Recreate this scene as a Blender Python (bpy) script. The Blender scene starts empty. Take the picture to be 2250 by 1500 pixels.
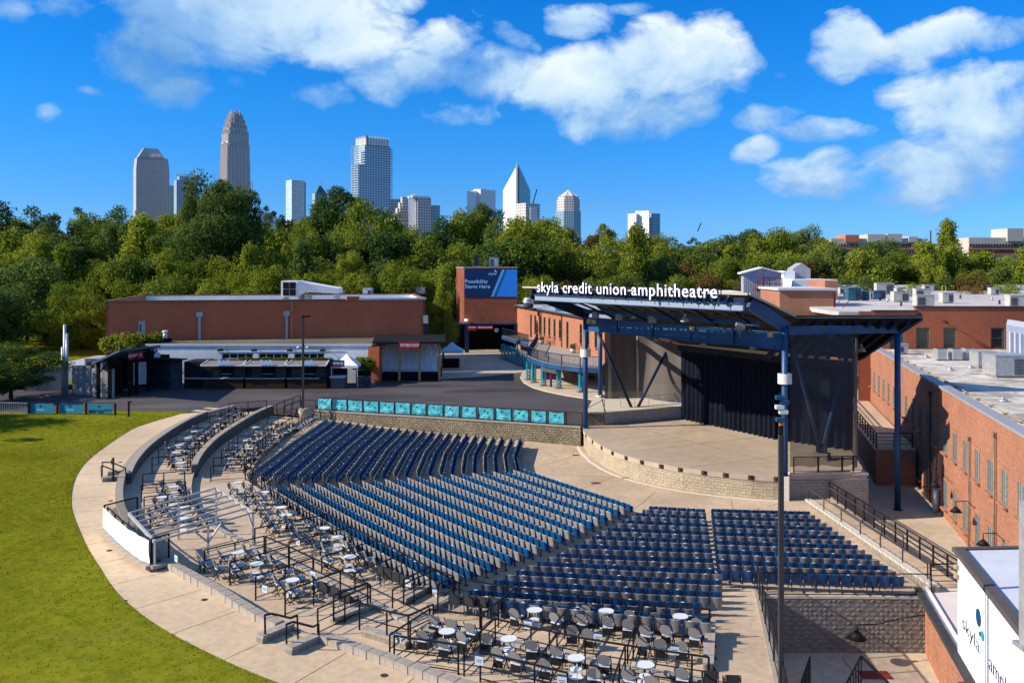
import bpy, math, random
from math import sin, cos, pi, radians, atan2, hypot, sqrt
from mathutils import Vector, Matrix, noise as mnoise
R = random.Random(7)
scene = bpy.context.scene
col = scene.collection

# ---------------------------------------------------------------- camera, world, sun, exposure
camd = bpy.data.cameras.new('camera'); camd.lens = 32; camd.sensor_width = 36; camd.sensor_fit = 'HORIZONTAL'
camd.shift_y = -0.0742; camd.clip_start = 0.3; camd.clip_end = 9000
cam = bpy.data.objects.new('camera', camd); col.objects.link(cam)
cam.location = (0, 0, 15); cam.rotation_euler = (pi / 2, 0, 0)
scene.camera = cam
SUN_EL, SUN_AZ = 30.0, 261.0        # azimuth clockwise from +Y: the sun stands on the left, a touch on the camera's side
sd = bpy.data.lights.new('sun', 'SUN'); sd.energy = 5.0; sd.angle = radians(0.55); sd.color = (1.0, 0.875, 0.71)
so = bpy.data.objects.new('sun', sd); col.objects.link(so)
sv = Vector((sin(radians(SUN_AZ)) * cos(radians(SUN_EL)), cos(radians(SUN_AZ)) * cos(radians(SUN_EL)), sin(radians(SUN_EL))))
so.rotation_euler = sv.to_track_quat('Z', 'Y').to_euler(); so.location = sv * 300
vs = scene.view_settings
vs.view_transform = 'Standard'; vs.look = 'None'; vs.exposure = 0.66; vs.gamma = 1.0; vs.use_curve_mapping = False

# clouds of the photograph: px centre, half sizes, tilt, strength, shade
CLOUDS = [
 (430, 20, 210, 95, 0.12, 1.0, .55), (640, 40, 240, 95, 0.1, 1.0, 1.1), (760, 95, 130, 60, 0.2, .95, 1.1), (340, 110, 125, 95, 0, .9, .22),
 (385, 175, 110, 60, 0, .62, .08), (20, 20, 70, 40, 0, .55, .6), (160, 25, 120, 30, 0, .45, .5), (530, 120, 90, 70, .3, .7, .7), (880, 5, 60, 20, 0, .6, .9),
 (960, 130, 120, 62, -.35, .95, .9), (1060, 150, 110, 60, .1, .9, .85), (840, 170, 95, 50, .1, .6, .55), (1120, 80, 70, 35, .5, .6, .7), (900, 190, 70, 30, 0, .35, .5),
 (1270, 45, 75, 42, .1, .85, .9), (1380, 20, 70, 18, .1, .5, .6), (1345, 160, 150, 70, -.15, 1.0, 1.1), (1440, 110, 100, 60, 0, 1.0, 1.1),
 (1570, 135, 105, 75, 0.15, 1.05, 1.2), (1250, 205, 120, 45, .1, .95, 1.0), (1390, 235, 170, 62, -.05, .95, .8), (1500, 220, 110, 60, -.3, .85, .75),
 (1850, 90, 80, 60, .4, .9, .9), (1880, 130, 115, 42, .05, 1.0, 1.1), (2040, 95, 150, 42, -.16, .95, 1.05), (2190, 70, 130, 32, -.05, .8, .8), (1990, 145, 120, 28, -.1, .6, .75),
 (1740, 165, 90, 22, -.15, .4, .5), (1700, 255, 85, 34, .05, .85, .8), (1800, 287, 110, 30, .12, .85, .85), (1665, 328, 60, 26, -.35, .8, .75),
 (2100, 200, 160, 62, -.1, .9, 1.0), (2210, 170, 110, 40, 0, .9, 1.0), (2120, 270, 160, 80, .1, 1.0, 1.05), (2240, 250, 80, 110, 0, .9, .9),
 (1800, 392, 120, 42, .15, .95, .85), (1830, 352, 70, 30, 0, .8, .9), (2000, 352, 150, 45, .1, .7, .7), (2140, 415, 160, 42, 0, .7, .75), (2060, 450, 140, 30, 0, .45, .7), (2230, 345, 120, 60, 0, .75, .6),
 (115, 247, 46, 36, .2, .5, .8), (220, 205, 60, 16, .1, .25, .3), (1440, 165, 110, 60, 0, 1.0, 1.0), (2140, 385, 230, 75, .03, .72, .62), (2010, 440, 190, 34, .05, .55, .6), (1760, 400, 110, 26, .1, .5, .7), (700, 200, 120, 40, 0, .25, .5), (1000, 240, 160, 40, 0, .15, .7)]

world = bpy.data.worlds.new('World'); scene.world = world; world.use_nodes = True
def build_world():
    nt = world.node_tree; nt.nodes.clear(); N = nt.nodes; L = nt.links
    def new(t, **k):
        n = N.new(t)
        for a, b in k.items(): setattr(n, a, b)
        return n
    def math_(op, a, b=None, c=None, clamp=False):
        n = new('ShaderNodeMath', operation=op); n.use_clamp = clamp
        for i, v in enumerate((a, b, c)):
            if v is None: continue
            if isinstance(v, (int, float)): n.inputs[i].default_value = v
            else: L.new(v, n.inputs[i])
        return n.outputs[0]
    out = new('ShaderNodeOutputWorld'); bg = new('ShaderNodeBackground'); L.new(bg.outputs[0], out.inputs[0])
    sky = new('ShaderNodeTexSky', sky_type='NISHITA'); sky.sun_disc = False
    sky.sun_elevation = radians(SUN_EL); sky.sun_rotation = radians(SUN_AZ); sky.altitude = 200
    sky.air_density = 1.0; sky.dust_density = 0.35; sky.ozone_density = 3.5
    tc = new('ShaderNodeTexCoord'); sep = new('ShaderNodeSeparateXYZ'); L.new(tc.outputs['Generated'], sep.inputs[0])
    x, y, z = sep.outputs
    az = math_('ARCTAN2', x, y)
    el = math_('ARCSINE', z)
    comb = new('ShaderNodeCombineXYZ'); L.new(az, comb.inputs[0]); L.new(math_('MULTIPLY', el, 1.5), comb.inputs[1])
    def noise(scale, detail, rough, off=(0, 0, 0), dist=0):
        m = new('ShaderNodeMapping'); m.inputs['Location'].default_value = off; L.new(comb.outputs[0], m.inputs[0])
        n = new('ShaderNodeTexNoise'); n.inputs['Scale'].default_value = scale; n.inputs['Detail'].default_value = detail
        n.inputs['Roughness'].default_value = rough; n.inputs['Distortion'].default_value = dist; L.new(m.outputs[0], n.inputs[0]); return n
    w1 = noise(7, 3, .55); w2 = noise(7, 3, .55, (5, 3, 2))
    n1 = noise(9, 12, .58, (1, 2, 0), .35); n2 = noise(26, 10, .62, (7, 2, 0)); n3 = noise(5, 6, .5, (3, 8, 1))
    azw = math_('MULTIPLY_ADD', math_('SUBTRACT', w1.outputs[0], .5), .06, az)
    elw = math_('MULTIPLY_ADD', math_('SUBTRACT', w2.outputs[0], .5), .04, el)
    total = None; shade = None; shape = None
    for (px, py, rx, ry, rot, s, sh) in CLOUDS:
        u, v = (px - 1125) / 2000, (583 - py) / 2000
        a0 = math.atan(u); e0 = math.atan(v * cos(a0)); ca = cos(a0)
        ra = rx / 2000 * ca * ca * .90; re = ry / 2000 * ca * .93
        dx = math_('SUBTRACT', azw, a0); dy = math_('SUBTRACT', elw, e0)
        c, s_ = cos(rot), sin(rot)
        p = math_('MULTIPLY_ADD', dx, c / ra, math_('MULTIPLY', dy, -s_ / ra))
        q = math_('MULTIPLY_ADD', dx, s_ / re, math_('MULTIPLY', dy, c / re))
        d2 = math_('MULTIPLY_ADD', p, p, math_('MULTIPLY', q, q))
        g = math_('MULTIPLY', math_('POWER', 2.718, math_('MULTIPLY', d2, -1.75)), s)
        f_ = math_('MULTIPLY_ADD', d2, -.62, s); shape = f_ if shape is None else math_('MAXIMUM', shape, f_)
        total = g if total is None else math_('ADD', total, g)
        gs = math_('MULTIPLY', g, sh)
        # underside of each cloud a little greyer
        gs = math_('MULTIPLY', gs, math_('MULTIPLY_ADD', math_('MAXIMUM', math_('MINIMUM', q, 1.2), -1.2), .30, 1.0))
        shade = gs if shade is None else math_('ADD', shade, gs)
    # unseen clouds round the rest of the sky, cover raised for neutral fill light
    outside = math_('MULTIPLY', math_('SUBTRACT', math_('ABSOLUTE', az), .60), 6, clamp=True)
    upper = math_('MULTIPLY', math_('SUBTRACT', el, .34), 6, clamp=True)
    gen = math_('MULTIPLY', math_('SUBTRACT', n3.outputs[0], .42), 6, clamp=True)
    gen = math_('MULTIPLY', gen, math_('MAXIMUM', outside, upper))
    elf = math_('MULTIPLY', el, 12, clamp=True)
    gen = math_('MULTIPLY', gen, elf)
    ratio = math_('DIVIDE', shade, math_('MAXIMUM', total, .001))
    tot2 = math_('MAXIMUM', math_('MAXIMUM', shape, -.9), math_('MULTIPLY_ADD', gen, 1.5, -.6))
    dn = math_('MULTIPLY_ADD', math_('SUBTRACT', n1.outputs[0], .5), 3.2, tot2)
    dn = math_('MULTIPLY_ADD', math_('SUBTRACT', n2.outputs[0], .5), .75, dn)
    dens = new('ShaderNodeMapRange', interpolation_type='LINEAR'); L.new(dn, dens.inputs[0])
    dens.inputs[1].default_value = .02; dens.inputs[2].default_value = .72
    gate = math_('MULTIPLY', math_('ADD', tot2, .55), 5, clamp=True)
    d = math_('MULTIPLY', math_('MULTIPLY', dens.outputs[0], .97), gate)
    # brightness inside the clouds
    br = math_('MULTIPLY_ADD', math_('SUBTRACT', n2.outputs[0], .5), .55, math_('MULTIPLY_ADD', math_('SUBTRACT', n1.outputs[0], .5), 2.0, math_('ADD', ratio, math_('MULTIPLY', gen, .8))))
    ramp = new('ShaderNodeValToRGB'); L.new(math_('MULTIPLY', br, .66, clamp=True), ramp.inputs[0])
    cr = ramp.color_ramp; cr.elements[0].position = .0; cr.elements[0].color = (1.0, 2.6, 5.2, 1)
    cr.elements[1].position = 1.0; cr.elements[1].color = (6.1, 6.9, 7.2, 1)
    e = cr.elements.new(.45); e.color = (1.9, 3.6, 6.2, 1); e = cr.elements.new(.72); e.color = (4.2, 5.6, 6.9, 1)
    hs = new('ShaderNodeHueSaturation'); hs.inputs['Saturation'].default_value = 1.25; hs.inputs['Value'].default_value = 1.0
    L.new(sky.outputs[0], hs.inputs['Color'])
    tint = new('ShaderNodeMix', data_type='RGBA', blend_type='MULTIPLY'); tint.inputs[0].default_value = 1
    L.new(hs.outputs[0], tint.inputs[6]); tr = new('ShaderNodeValToRGB'); L.new(math_('MULTIPLY', el, 2.0, clamp=True), tr.inputs[0])
    q = tr.color_ramp; q.elements[0].position = 0; q.elements[0].color = (.29, .68, 1.78, 1); q.elements[1].position = 1; q.elements[1].color = (.17, .75, 1.3, 1)
    for ps, cc in ((.07, (.28, .64, 1.45)), (.134, (.25, .60, 1.20)), (.332, (.15, .70, 1.22)), (.58, (.07, .74, 1.27))):
        e = q.elements.new(ps); e.color = (*cc, 1)
    L.new(tr.outputs[0], tint.inputs[7])
    mix = new('ShaderNodeMix', data_type='RGBA'); L.new(d, mix.inputs[0]); L.new(tint.outputs[2], mix.inputs[6]); L.new(ramp.outputs[0], mix.inputs[7])
    L.new(mix.outputs[2], bg.inputs[0]); bg.inputs[1].default_value = .091
build_world()

# ---------------------------------------------------------------- helpers
F, H, CX, CZ = 2000.0, 583.0, 1125.0, 15.0
S0 = Vector((14, 68, 0))                       # the point the seating bowl curves round
def at(px, py, z):
    d = (CZ - z) * F / (py - H); return Vector(((px - CX) * d / F, d, z))
def atd(px, py, d): return Vector(((px - CX) * d / F, d, CZ - (py - H) * d / F))
def V(*a): return Vector(a)

def link(o, parent=None):
    col.objects.link(o)
    if parent is not None: o.parent = parent
    return o
def tag(o, label=None, cat=None, group=None, kind=None):
    if label: o['label'] = label
    if cat: o['category'] = cat
    if group: o['group'] = group
    if kind: o['kind'] = kind
    return o
def empty(name, loc=(0, 0, 0), rz=0.0, label=None, cat=None, group=None, parent=None):
    o = bpy.data.objects.new(name, None); o.empty_display_size = .2
    o.location = loc; o.rotation_euler = (0, 0, rz); link(o, parent); tag(o, label, cat, group); return o

class MB:
    def __init__(s): s.v = []; s.f = []; s.mi = []; s.m = 0; s.smooth = False; s.sm = []
    def vert(s, p): s.v.append(tuple(p)); return len(s.v) - 1
    def face(s, pts):
        i = [s.vert(p) for p in pts]; s.f.append(i); s.mi.append(s.m); s.sm.append(s.smooth); return s
    def box(s, c, size, rz=0.0, M=None):
        x, y, z = (k / 2 for k in size)
        P = [Vector(p) for p in ((-x,-y,-z),(x,-y,-z),(x,y,-z),(-x,y,-z),(-x,-y,z),(x,-y,z),(x,y,z),(-x,y,z))]
        if M is not None: P = [M @ p for p in P]
        else:
            ca, sa = cos(rz), sin(rz); P = [V(p.x*ca-p.y*sa + c[0], p.x*sa+p.y*ca + c[1], p.z + c[2]) for p in P]
        return s.hexa(P)
    def hexa(s, P):
        b = len(s.v); s.v += [tuple(p) for p in P]
        for f in ((0,3,2,1),(4,5,6,7),(0,1,5,4),(1,2,6,5),(2,3,7,6),(3,0,4,7)):
            s.f.append([b + k for k in f]); s.mi.append(s.m); s.sm.append(s.smooth)
        return s
    def bb(s, x0, x1, y0, y1, z0, z1): return s.box(((x0+x1)/2, (y0+y1)/2, (z0+z1)/2), (x1-x0, y1-y0, z1-z0))
    def wall(s, a, b, z0, z1, t, side=0):
        """upright slab from a to b (plan), thickness t; side 0 centred, 1 to the left of a->b, -1 to the right"""
        a = V(a[0], a[1], 0); b = V(b[0], b[1], 0); d = (b - a).normalized(); n = V(-d.y, d.x, 0)
        o0 = n * (t/2 if side == 0 else (t if side > 0 else 0)); o1 = n * (-t/2 if side == 0 else (0 if side > 0 else -t))
        P = [a+o1, b+o1, b+o0, a+o0]
        return s.hexa([V(p.x, p.y, z0) for p in P] + [V(p.x, p.y, z1) for p in P])
    def bar(s, a, b, w, h=None, n=4, up=None):
        a = Vector(a); b = Vector(b); h = h or w; d = b - a
        if d.length < 1e-6: return s
        d.normalize(); u = Vector(up) if up else (V(0,0,1) if abs(d.z) < .95 else V(1,0,0))
        sx = d.cross(u).normalized(); sy = sx.cross(d).normalized(); i0 = len(s.v)
        if n == 4: ring = [(-.5,-.5),(.5,-.5),(.5,.5),(-.5,.5)]
        else: ring = [(.5*cos(2*pi*k/n), .5*sin(2*pi*k/n)) for k in range(n)]
        for p in (a, b):
            for q in ring: s.v.append(tuple(p + sx*q[0]*w + sy*q[1]*h))
        m = len(ring)
        for k in range(m):
            s.f.append([i0+k, i0+(k+1)%m, i0+m+(k+1)%m, i0+m+k]); s.mi.append(s.m); s.sm.append(n > 4)
        s.f.append([i0+k for k in range(m)][::-1]); s.mi.append(s.m); s.sm.append(False)
        s.f.append([i0+m+k for k in range(m)]); s.mi.append(s.m); s.sm.append(False)
        return s
    def tube(s, pts, w, n=6):
        for a, b in zip(pts[:-1], pts[1:]): s.bar(a, b, w, n=n)
        return s
    def cone(s, c, r0, r1, h, n=12, caps=True):
        i0 = len(s.v); c = Vector(c)
        for r, z in ((r0, 0), (r1, h)):
            for k in range(n): s.v.append((c.x + r*cos(2*pi*k/n), c.y + r*sin(2*pi*k/n), c.z + z))
        for k in range(n):
            s.f.append([i0+k, i0+(k+1)%n, i0+n+(k+1)%n, i0+n+k]); s.mi.append(s.m); s.sm.append(True)
        if caps:
            s.f.append([i0+k for k in range(n)][::-1]); s.mi.append(s.m); s.sm.append(False)
            s.f.append([i0+n+k for k in range(n)]); s.mi.append(s.m); s.sm.append(False)
        return s
    def prism(s, poly, z0, z1):
        """closed plan outline (counter-clockwise) extruded from z0 to z1"""
        n = len(poly); i0 = len(s.v)
        area = sum(poly[k][0]*poly[(k+1)%n][1] - poly[(k+1)%n][0]*poly[k][1] for k in range(n))
        if area < 0: poly = poly[::-1]
        for z in (z0, z1):
            for p in poly: s.v.append((p[0], p[1], z))
        for k in range(n):
            s.f.append([i0+k, i0+(k+1)%n, i0+n+(k+1)%n, i0+n+k]); s.mi.append(s.m); s.sm.append(False)
        s.f.append([i0+k for k in range(n)][::-1]); s.mi.append(s.m); s.sm.append(False)
        s.f.append([i0+n+k for k in range(n)]); s.mi.append(s.m); s.sm.append(False)
        return s
    def extrude_outline(s, outline, origin, ux, uy, depth_v):
        """outline in 2D placed by axes ux, uy and extruded along depth_v"""
        o = Vector(origin); n = len(outline); i0 = len(s.v)
        A = [o + ux*p[0] + uy*p[1] for p in outline]
        for p in A: s.v.append(tuple(p))
        for p in A: s.v.append(tuple(p + depth_v))
        for k in range(n):
            s.f.append([i0+k, i0+n+k, i0+n+(k+1)%n, i0+(k+1)%n]); s.mi.append(s.m); s.sm.append(False)
        s.f.append([i0+k for k in range(n)]); s.mi.append(s.m); s.sm.append(False)
        s.f.append([i0+n+k for k in range(n)][::-1]); s.mi.append(s.m); s.sm.append(False)
        return s
    def mesh(s, name, mats):
        me = bpy.data.meshes.new(name); me.from_pydata(s.v, [], s.f)
        if not isinstance(mats, (list, tuple)): mats = [mats]
        for m in mats: me.materials.append(m)
        me.polygons.foreach_set('material_index', s.mi); me.polygons.foreach_set('use_smooth', s.sm)
        uv = me.uv_layers.new(name='UVMap')
        data = [0.0] * (2 * len(me.loops)); vv = s.v
        for p in me.polygons:
            n = p.normal
            if abs(n.z) > .7:
                for li in p.loop_indices:
                    q = vv[me.loops[li].vertex_index]; data[2*li] = q[0]; data[2*li+1] = q[1]
            else:
                l = hypot(n.x, n.y) or 1; tx, ty = -n.y/l, n.x/l
                for li in p.loop_indices:
                    q = vv[me.loops[li].vertex_index]; data[2*li] = q[0]*tx + q[1]*ty; data[2*li+1] = q[2]
        uv.data.foreach_set('uv', data)
        me.update(); return me
    def obj(s, name, mats, parent=None, loc=None, rz=0.0):
        o = bpy.data.objects.new(name, s.mesh(name, mats))
        if loc is not None: o.location = loc
        o.rotation_euler = (0, 0, rz)
        return link(o, parent)
def inst(name, me, parent=None, loc=(0,0,0), rz=0.0, sc=None):
    o = bpy.data.objects.new(name, me); o.location = loc; o.rotation_euler = (0, 0, rz)
    if sc is not None: o.scale = sc if hasattr(sc, '__len__') else (sc, sc, sc)
    return link(o, parent)
KIDS = {}
def copy_tree(root, parent=None):
    c = root.copy(); col.objects.link(c)
    if parent is not None: c.parent = parent
    for ch in root.children: copy_tree(ch, c)
    return c
ORD = ['first','second','third','fourth','fifth','sixth','seventh','eighth','ninth','tenth','eleventh','twelfth','thirteenth','fourteenth','fifteenth','sixteenth','seventeenth','eighteenth','nineteenth','twentieth','twenty-first','twenty-second','twenty-third','twenty-fourth','twenty-fifth','twenty-sixth','twenty-seventh','twenty-eighth','twenty-ninth','thirtieth','thirty-first','thirty-second','thirty-third','thirty-fourth','thirty-fifth','thirty-sixth','thirty-seventh','thirty-eighth','thirty-ninth','fortieth'] + ['forty-'+k for k in ('first','second','third','fourth','fifth','sixth','seventh','eighth','ninth')]

# ---------------------------------------------------------------- materials
MATS = {}
def mat(name, c, rough=.8, var=.12, scale=1.5, bump=0.0, bscale=20, metal=0.0, c2=None, spec=.14, coords='Object', detail=6, alpha=1.0, big=None, stain=None, rnd=0):
    """plain surface: base colour broken up by two noises, fine relief; big=(scale, amount): broad patches"""
    if name in MATS: return MATS[name]
    m = bpy.data.materials.new(name); m.use_nodes = True; nt = m.node_tree; N = nt.nodes; L = nt.links
    b = N['Principled BSDF']; b.inputs['Roughness'].default_value = rough; b.inputs['Metallic'].default_value = metal
    b.inputs['Specular IOR Level'].default_value = spec; b.inputs['Alpha'].default_value = alpha
    tc = N.new('ShaderNodeTexCoord'); src = tc.outputs[coords]
    if coords == 'World': pass
    n = N.new('ShaderNodeTexNoise'); n.inputs['Scale'].default_value = scale; n.inputs['Detail'].default_value = detail; n.inputs['Roughness'].default_value = .65; L.new(src, n.inputs[0])
    ramp = N.new('ShaderNodeValToRGB'); L.new(n.outputs[0], ramp.inputs[0])
    if c2 is None: lo = [k*(1-var*1.6) for k in c]; hi = [min(1, k*(1+var*1.6)) for k in c]
    else: lo, hi = c, c2
    ramp.color_ramp.elements[0].position = .3; ramp.color_ramp.elements[0].color = (*lo, 1)
    ramp.color_ramp.elements[1].position = .7; ramp.color_ramp.elements[1].color = (*hi, 1)
    outc = ramp.outputs[0]
    if big:
        nb = N.new('ShaderNodeTexNoise'); nb.inputs['Scale'].default_value = big[0]; nb.inputs['Detail'].default_value = 3; L.new(src, nb.inputs[0])
        mr = N.new('ShaderNodeMapRange'); mr.inputs[1].default_value = .35; mr.inputs[2].default_value = .65; mr.inputs[3].default_value = 1 - big[1]; mr.inputs[4].default_value = 1 + big[1]*.5
        L.new(nb.outputs[0], mr.inputs[0]); mx = N.new('ShaderNodeMix'); mx.data_type = 'RGBA'; mx.blend_type = 'MULTIPLY'; mx.inputs[0].default_value = 1
        L.new(outc, mx.inputs[6]); L.new(mr.outputs[0], mx.inputs[7]); outc = mx.outputs[2]
    if stain:
        ns = N.new('ShaderNodeTexNoise'); ns.inputs['Scale'].default_value = stain[0]; ns.inputs['Detail'].default_value = 8; ns.inputs['Roughness'].default_value = .7; ns.inputs['Distortion'].default_value = .6
        L.new(src, ns.inputs[0]); mr = N.new('ShaderNodeMapRange'); mr.inputs[1].default_value = stain[1]; mr.inputs[2].default_value = stain[1] + .14; L.new(ns.outputs[0], mr.inputs[0])
        mm = N.new('ShaderNodeMath'); mm.operation = 'MULTIPLY'; mm.inputs[1].default_value = stain[3] if len(stain) > 3 else .7; L.new(mr.outputs[0], mm.inputs[0])
        mx = N.new('ShaderNodeMix'); mx.data_type = 'RGBA'; L.new(mm.outputs[0], mx.inputs[0]); L.new(outc, mx.inputs[6]); mx.inputs[7].default_value = (*stain[2], 1); outc = mx.outputs[2]
    if rnd:
        oi = N.new('ShaderNodeObjectInfo'); mr = N.new('ShaderNodeMapRange'); mr.inputs[3].default_value = 1-rnd; mr.inputs[4].default_value = 1+rnd; L.new(oi.outputs['Random'], mr.inputs[0])
        mx = N.new('ShaderNodeMix'); mx.data_type = 'RGBA'; mx.blend_type = 'MULTIPLY'; mx.inputs[0].default_value = 1; L.new(outc, mx.inputs[6]); L.new(mr.outputs[0], mx.inputs[7]); outc = mx.outputs[2]
    L.new(outc, b.inputs['Base Color'])
    if bump:
        n2 = N.new('ShaderNodeTexNoise'); n2.inputs['Scale'].default_value = bscale; n2.inputs['Detail'].default_value = 5; L.new(src, n2.inputs[0])
        bp = N.new('ShaderNodeBump'); bp.inputs['Strength'].default_value = min(1, bump*4); bp.inputs['Distance'].default_value = bump; L.new(n2.outputs[0], bp.inputs['Height']); L.new(bp.outputs[0], b.inputs['Normal'])
    MATS[name] = m; return m
def brick_mat(name, c1, c2, mortar, w=.22, h=.075, msize=.012, bump=.01, big=(.25, .2), rough=.9, offset=.5, var=.5, noise_amt=.35, stain=None, bias=0):
    if name in MATS: return MATS[name]
    m = bpy.data.materials.new(name); m.use_nodes = True; nt = m.node_tree; N = nt.nodes; L = nt.links
    b = N['Principled BSDF']; b.inputs['Roughness'].default_value = rough; b.inputs['Specular IOR Level'].default_value = .2
    uv = N.new('ShaderNodeUVMap'); br = N.new('ShaderNodeTexBrick'); L.new(uv.outputs[0], br.inputs[0])
    br.offset = offset; br.inputs['Scale'].default_value = 1; br.inputs['Brick Width'].default_value = w; br.inputs['Row Height'].default_value = h
    br.inputs['Mortar Size'].default_value = msize; br.inputs['Mortar Smooth'].default_value = .3; br.inputs['Bias'].default_value = bias
    br.inputs['Color1'].default_value = (*c1, 1); br.inputs['Color2'].default_value = (*c2, 1); br.inputs['Mortar'].default_value = (*mortar, 1)
    tc = N.new('ShaderNodeTexCoord'); nb = N.new('ShaderNodeTexNoise'); nb.inputs['Scale'].default_value = big[0]; nb.inputs['Detail'].default_value = 8; nb.inputs['Roughness'].default_value = .7; L.new(tc.outputs['Object'], nb.inputs[0])
    mr = N.new('ShaderNodeMapRange'); mr.inputs[1].default_value = .3; mr.inputs[2].default_value = .7; mr.inputs[3].default_value = 1-big[1]; mr.inputs[4].default_value = 1+big[1]; L.new(nb.outputs[0], mr.inputs[0])
    mx = N.new('ShaderNodeMix'); mx.data_type = 'RGBA'; mx.blend_type = 'MULTIPLY'; mx.inputs[0].default_value = 1; L.new(br.outputs[0], mx.inputs[6]); L.new(mr.outputs[0], mx.inputs[7]); outc = mx.outputs[2]
    nf = N.new('ShaderNodeTexNoise'); nf.inputs['Scale'].default_value = 9; nf.inputs['Detail'].default_value = 5; L.new(tc.outputs['Object'], nf.inputs[0])
    mr2 = N.new('ShaderNodeMapRange'); mr2.inputs[1].default_value = .3; mr2.inputs[2].default_value = .7; mr2.inputs[3].default_value = 1-noise_amt*.5; mr2.inputs[4].default_value = 1+noise_amt*.5; L.new(nf.outputs[0], mr2.inputs[0])
    mx2 = N.new('ShaderNodeMix'); mx2.data_type = 'RGBA'; mx2.blend_type = 'MULTIPLY'; mx2.inputs[0].default_value = 1; L.new(outc, mx2.inputs[6]); L.new(mr2.outputs[0], mx2.inputs[7]); outc = mx2.outputs[2]
    if stain:
        ns = N.new('ShaderNodeTexNoise'); ns.inputs['Scale'].default_value = stain[0]; ns.inputs['Detail'].default_value = 8; ns.inputs['Roughness'].default_value = .75; L.new(tc.outputs['Object'], ns.inputs[0])
        mr3 = N.new('ShaderNodeMapRange'); mr3.inputs[1].default_value = stain[1]; mr3.inputs[2].default_value = stain[1]+.12; mr3.inputs[4].default_value = stain[3]; L.new(ns.outputs[0], mr3.inputs[0])
        mx3 = N.new('ShaderNodeMix'); mx3.data_type = 'RGBA'; L.new(mr3.outputs[0], mx3.inputs[0]); L.new(outc, mx3.inputs[6]); mx3.inputs[7].default_value = (*stain[2], 1); outc = mx3.outputs[2]
    L.new(outc, b.inputs['Base Color'])
    bp = N.new('ShaderNodeBump'); bp.inputs['Strength'].default_value = .8; bp.inputs['Distance'].default_value = bump; bp.invert = True
    ad = N.new('ShaderNodeMath'); ad.operation = 'MULTIPLY_ADD'; L.new(nf.outputs[0], ad.inputs[0]); ad.inputs[1].default_value = -noise_amt*2; L.new(br.outputs['Fac'], ad.inputs[2])
    L.new(ad.outputs[0], bp.inputs['Height']); L.new(bp.outputs[0], b.inputs['Normal'])
    MATS[name] = m; return m
def leaf_mat(name, c, c2, trans=.3):
    if name in MATS: return MATS[name]
    m = bpy.data.materials.new(name); m.use_nodes = True; nt = m.node_tree; N = nt.nodes; L = nt.links; N.remove(N['Principled BSDF'])
    tc = N.new('ShaderNodeTexCoord'); n = N.new('ShaderNodeTexNoise'); n.inputs['Scale'].default_value = .45; n.inputs['Detail'].default_value = 4; L.new(tc.outputs['Object'], n.inputs[0])
    ri = N.new('ShaderNodeObjectInfo'); ad = N.new('ShaderNodeMath'); ad.operation = 'MULTIPLY_ADD'; L.new(ri.outputs['Random'], ad.inputs[0]); ad.inputs[1].default_value = .5; 
    n2 = N.new('ShaderNodeTexNoise'); n2.inputs['Scale'].default_value = 3.5; L.new(tc.outputs['Object'], n2.inputs[0])
    s = N.new('ShaderNodeMath'); s.operation = 'ADD'; L.new(n.outputs[0], s.inputs[0]); L.new(n2.outputs[0], s.inputs[1]); s2 = N.new('ShaderNodeMath'); s2.operation = 'MULTIPLY_ADD'; L.new(s.outputs[0], s2.inputs[0]); s2.inputs[1].default_value = .9; s2.inputs[2].default_value = -.65
    L.new(s2.outputs[0], ad.inputs[2]); r = N.new('ShaderNodeValToRGB'); L.new(ad.outputs[0], r.inputs[0]); r.color_ramp.elements[0].color = (*c,1); r.color_ramp.elements[1].color = (*c2,1); r.color_ramp.elements[0].position = .15; r.color_ramp.elements[1].position = .95
    d = N.new('ShaderNodeBsdfDiffuse'); t = N.new('ShaderNodeBsdfTranslucent'); mx = N.new('ShaderNodeMixShader'); mx.inputs[0].default_value = trans
    L.new(r.outputs[0], d.inputs[0]); L.new(r.outputs[0], t.inputs[0]); L.new(d.outputs[0], mx.inputs[1]); L.new(t.outputs[0], mx.inputs[2]); L.new(mx.outputs[0], N['Material Output'].inputs[0]); MATS[name] = m; return m
def glass_mat(name, c=(.02,.03,.035), rough=.08, spec=.6):
    if name in MATS: return MATS[name]
    m = bpy.data.materials.new(name); m.use_nodes = True; b = m.node_tree.nodes['Principled BSDF']
    b.inputs['Base Color'].default_value = (*c, 1); b.inputs['Roughness'].default_value = rough; b.inputs['Specular IOR Level'].default_value = spec
    MATS[name] = m; return m

M_conc = mat('path_concrete', (.56,.43,.28), .85, .09, 3, .004, 60, big=(.15,.14), stain=(.7,.60,(.26,.2,.14),.45))
M_conc2 = mat('terrace_concrete', (.47,.36,.25), .85, .1, 2.5, .004, 50, big=(.22,.16), stain=(.9,.60,(.24,.19,.14),.45))
M_stage = mat('stage_concrete', (.42,.34,.26), .8, .06, 1.2, .002, 40, big=(.12,.12), stain=(.16,.53,(.27,.19,.11),.5))
M_joint = mat('joint_dark', (.10,.085,.07), .95)
M_asph = mat('asphalt', (.070,.062,.066), .92, .16, 14, .006, 70, big=(.07,.35), stain=(.12,.55,(.10,.086,.08),.7))
M_grass = mat('lawn_grass', (.088,.110,.007), .95, 0, 2.2, .0, 60, spec=0, c2=(.195,.188,.014), detail=12, big=(.09,.34), stain=(.22,.56,(.21,.165,.035),.6))
M_block = mat('block_grey', (.23,.205,.17), .95, .22, 5, .03, 14)
M_cap = mat('cap_block', (.31,.275,.235), .95, .14, 5, .012, 35)
M_black = mat('black_metal', (.012,.012,.014), .5, .1)
M_white = mat('white_paint', (.74,.75,.76), .55, .05, 2)
M_steelblue = mat('blue_steel', (.012,.065,.17), .45, .12, 2.5, spec=.4, big=(.5,.3))
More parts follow.
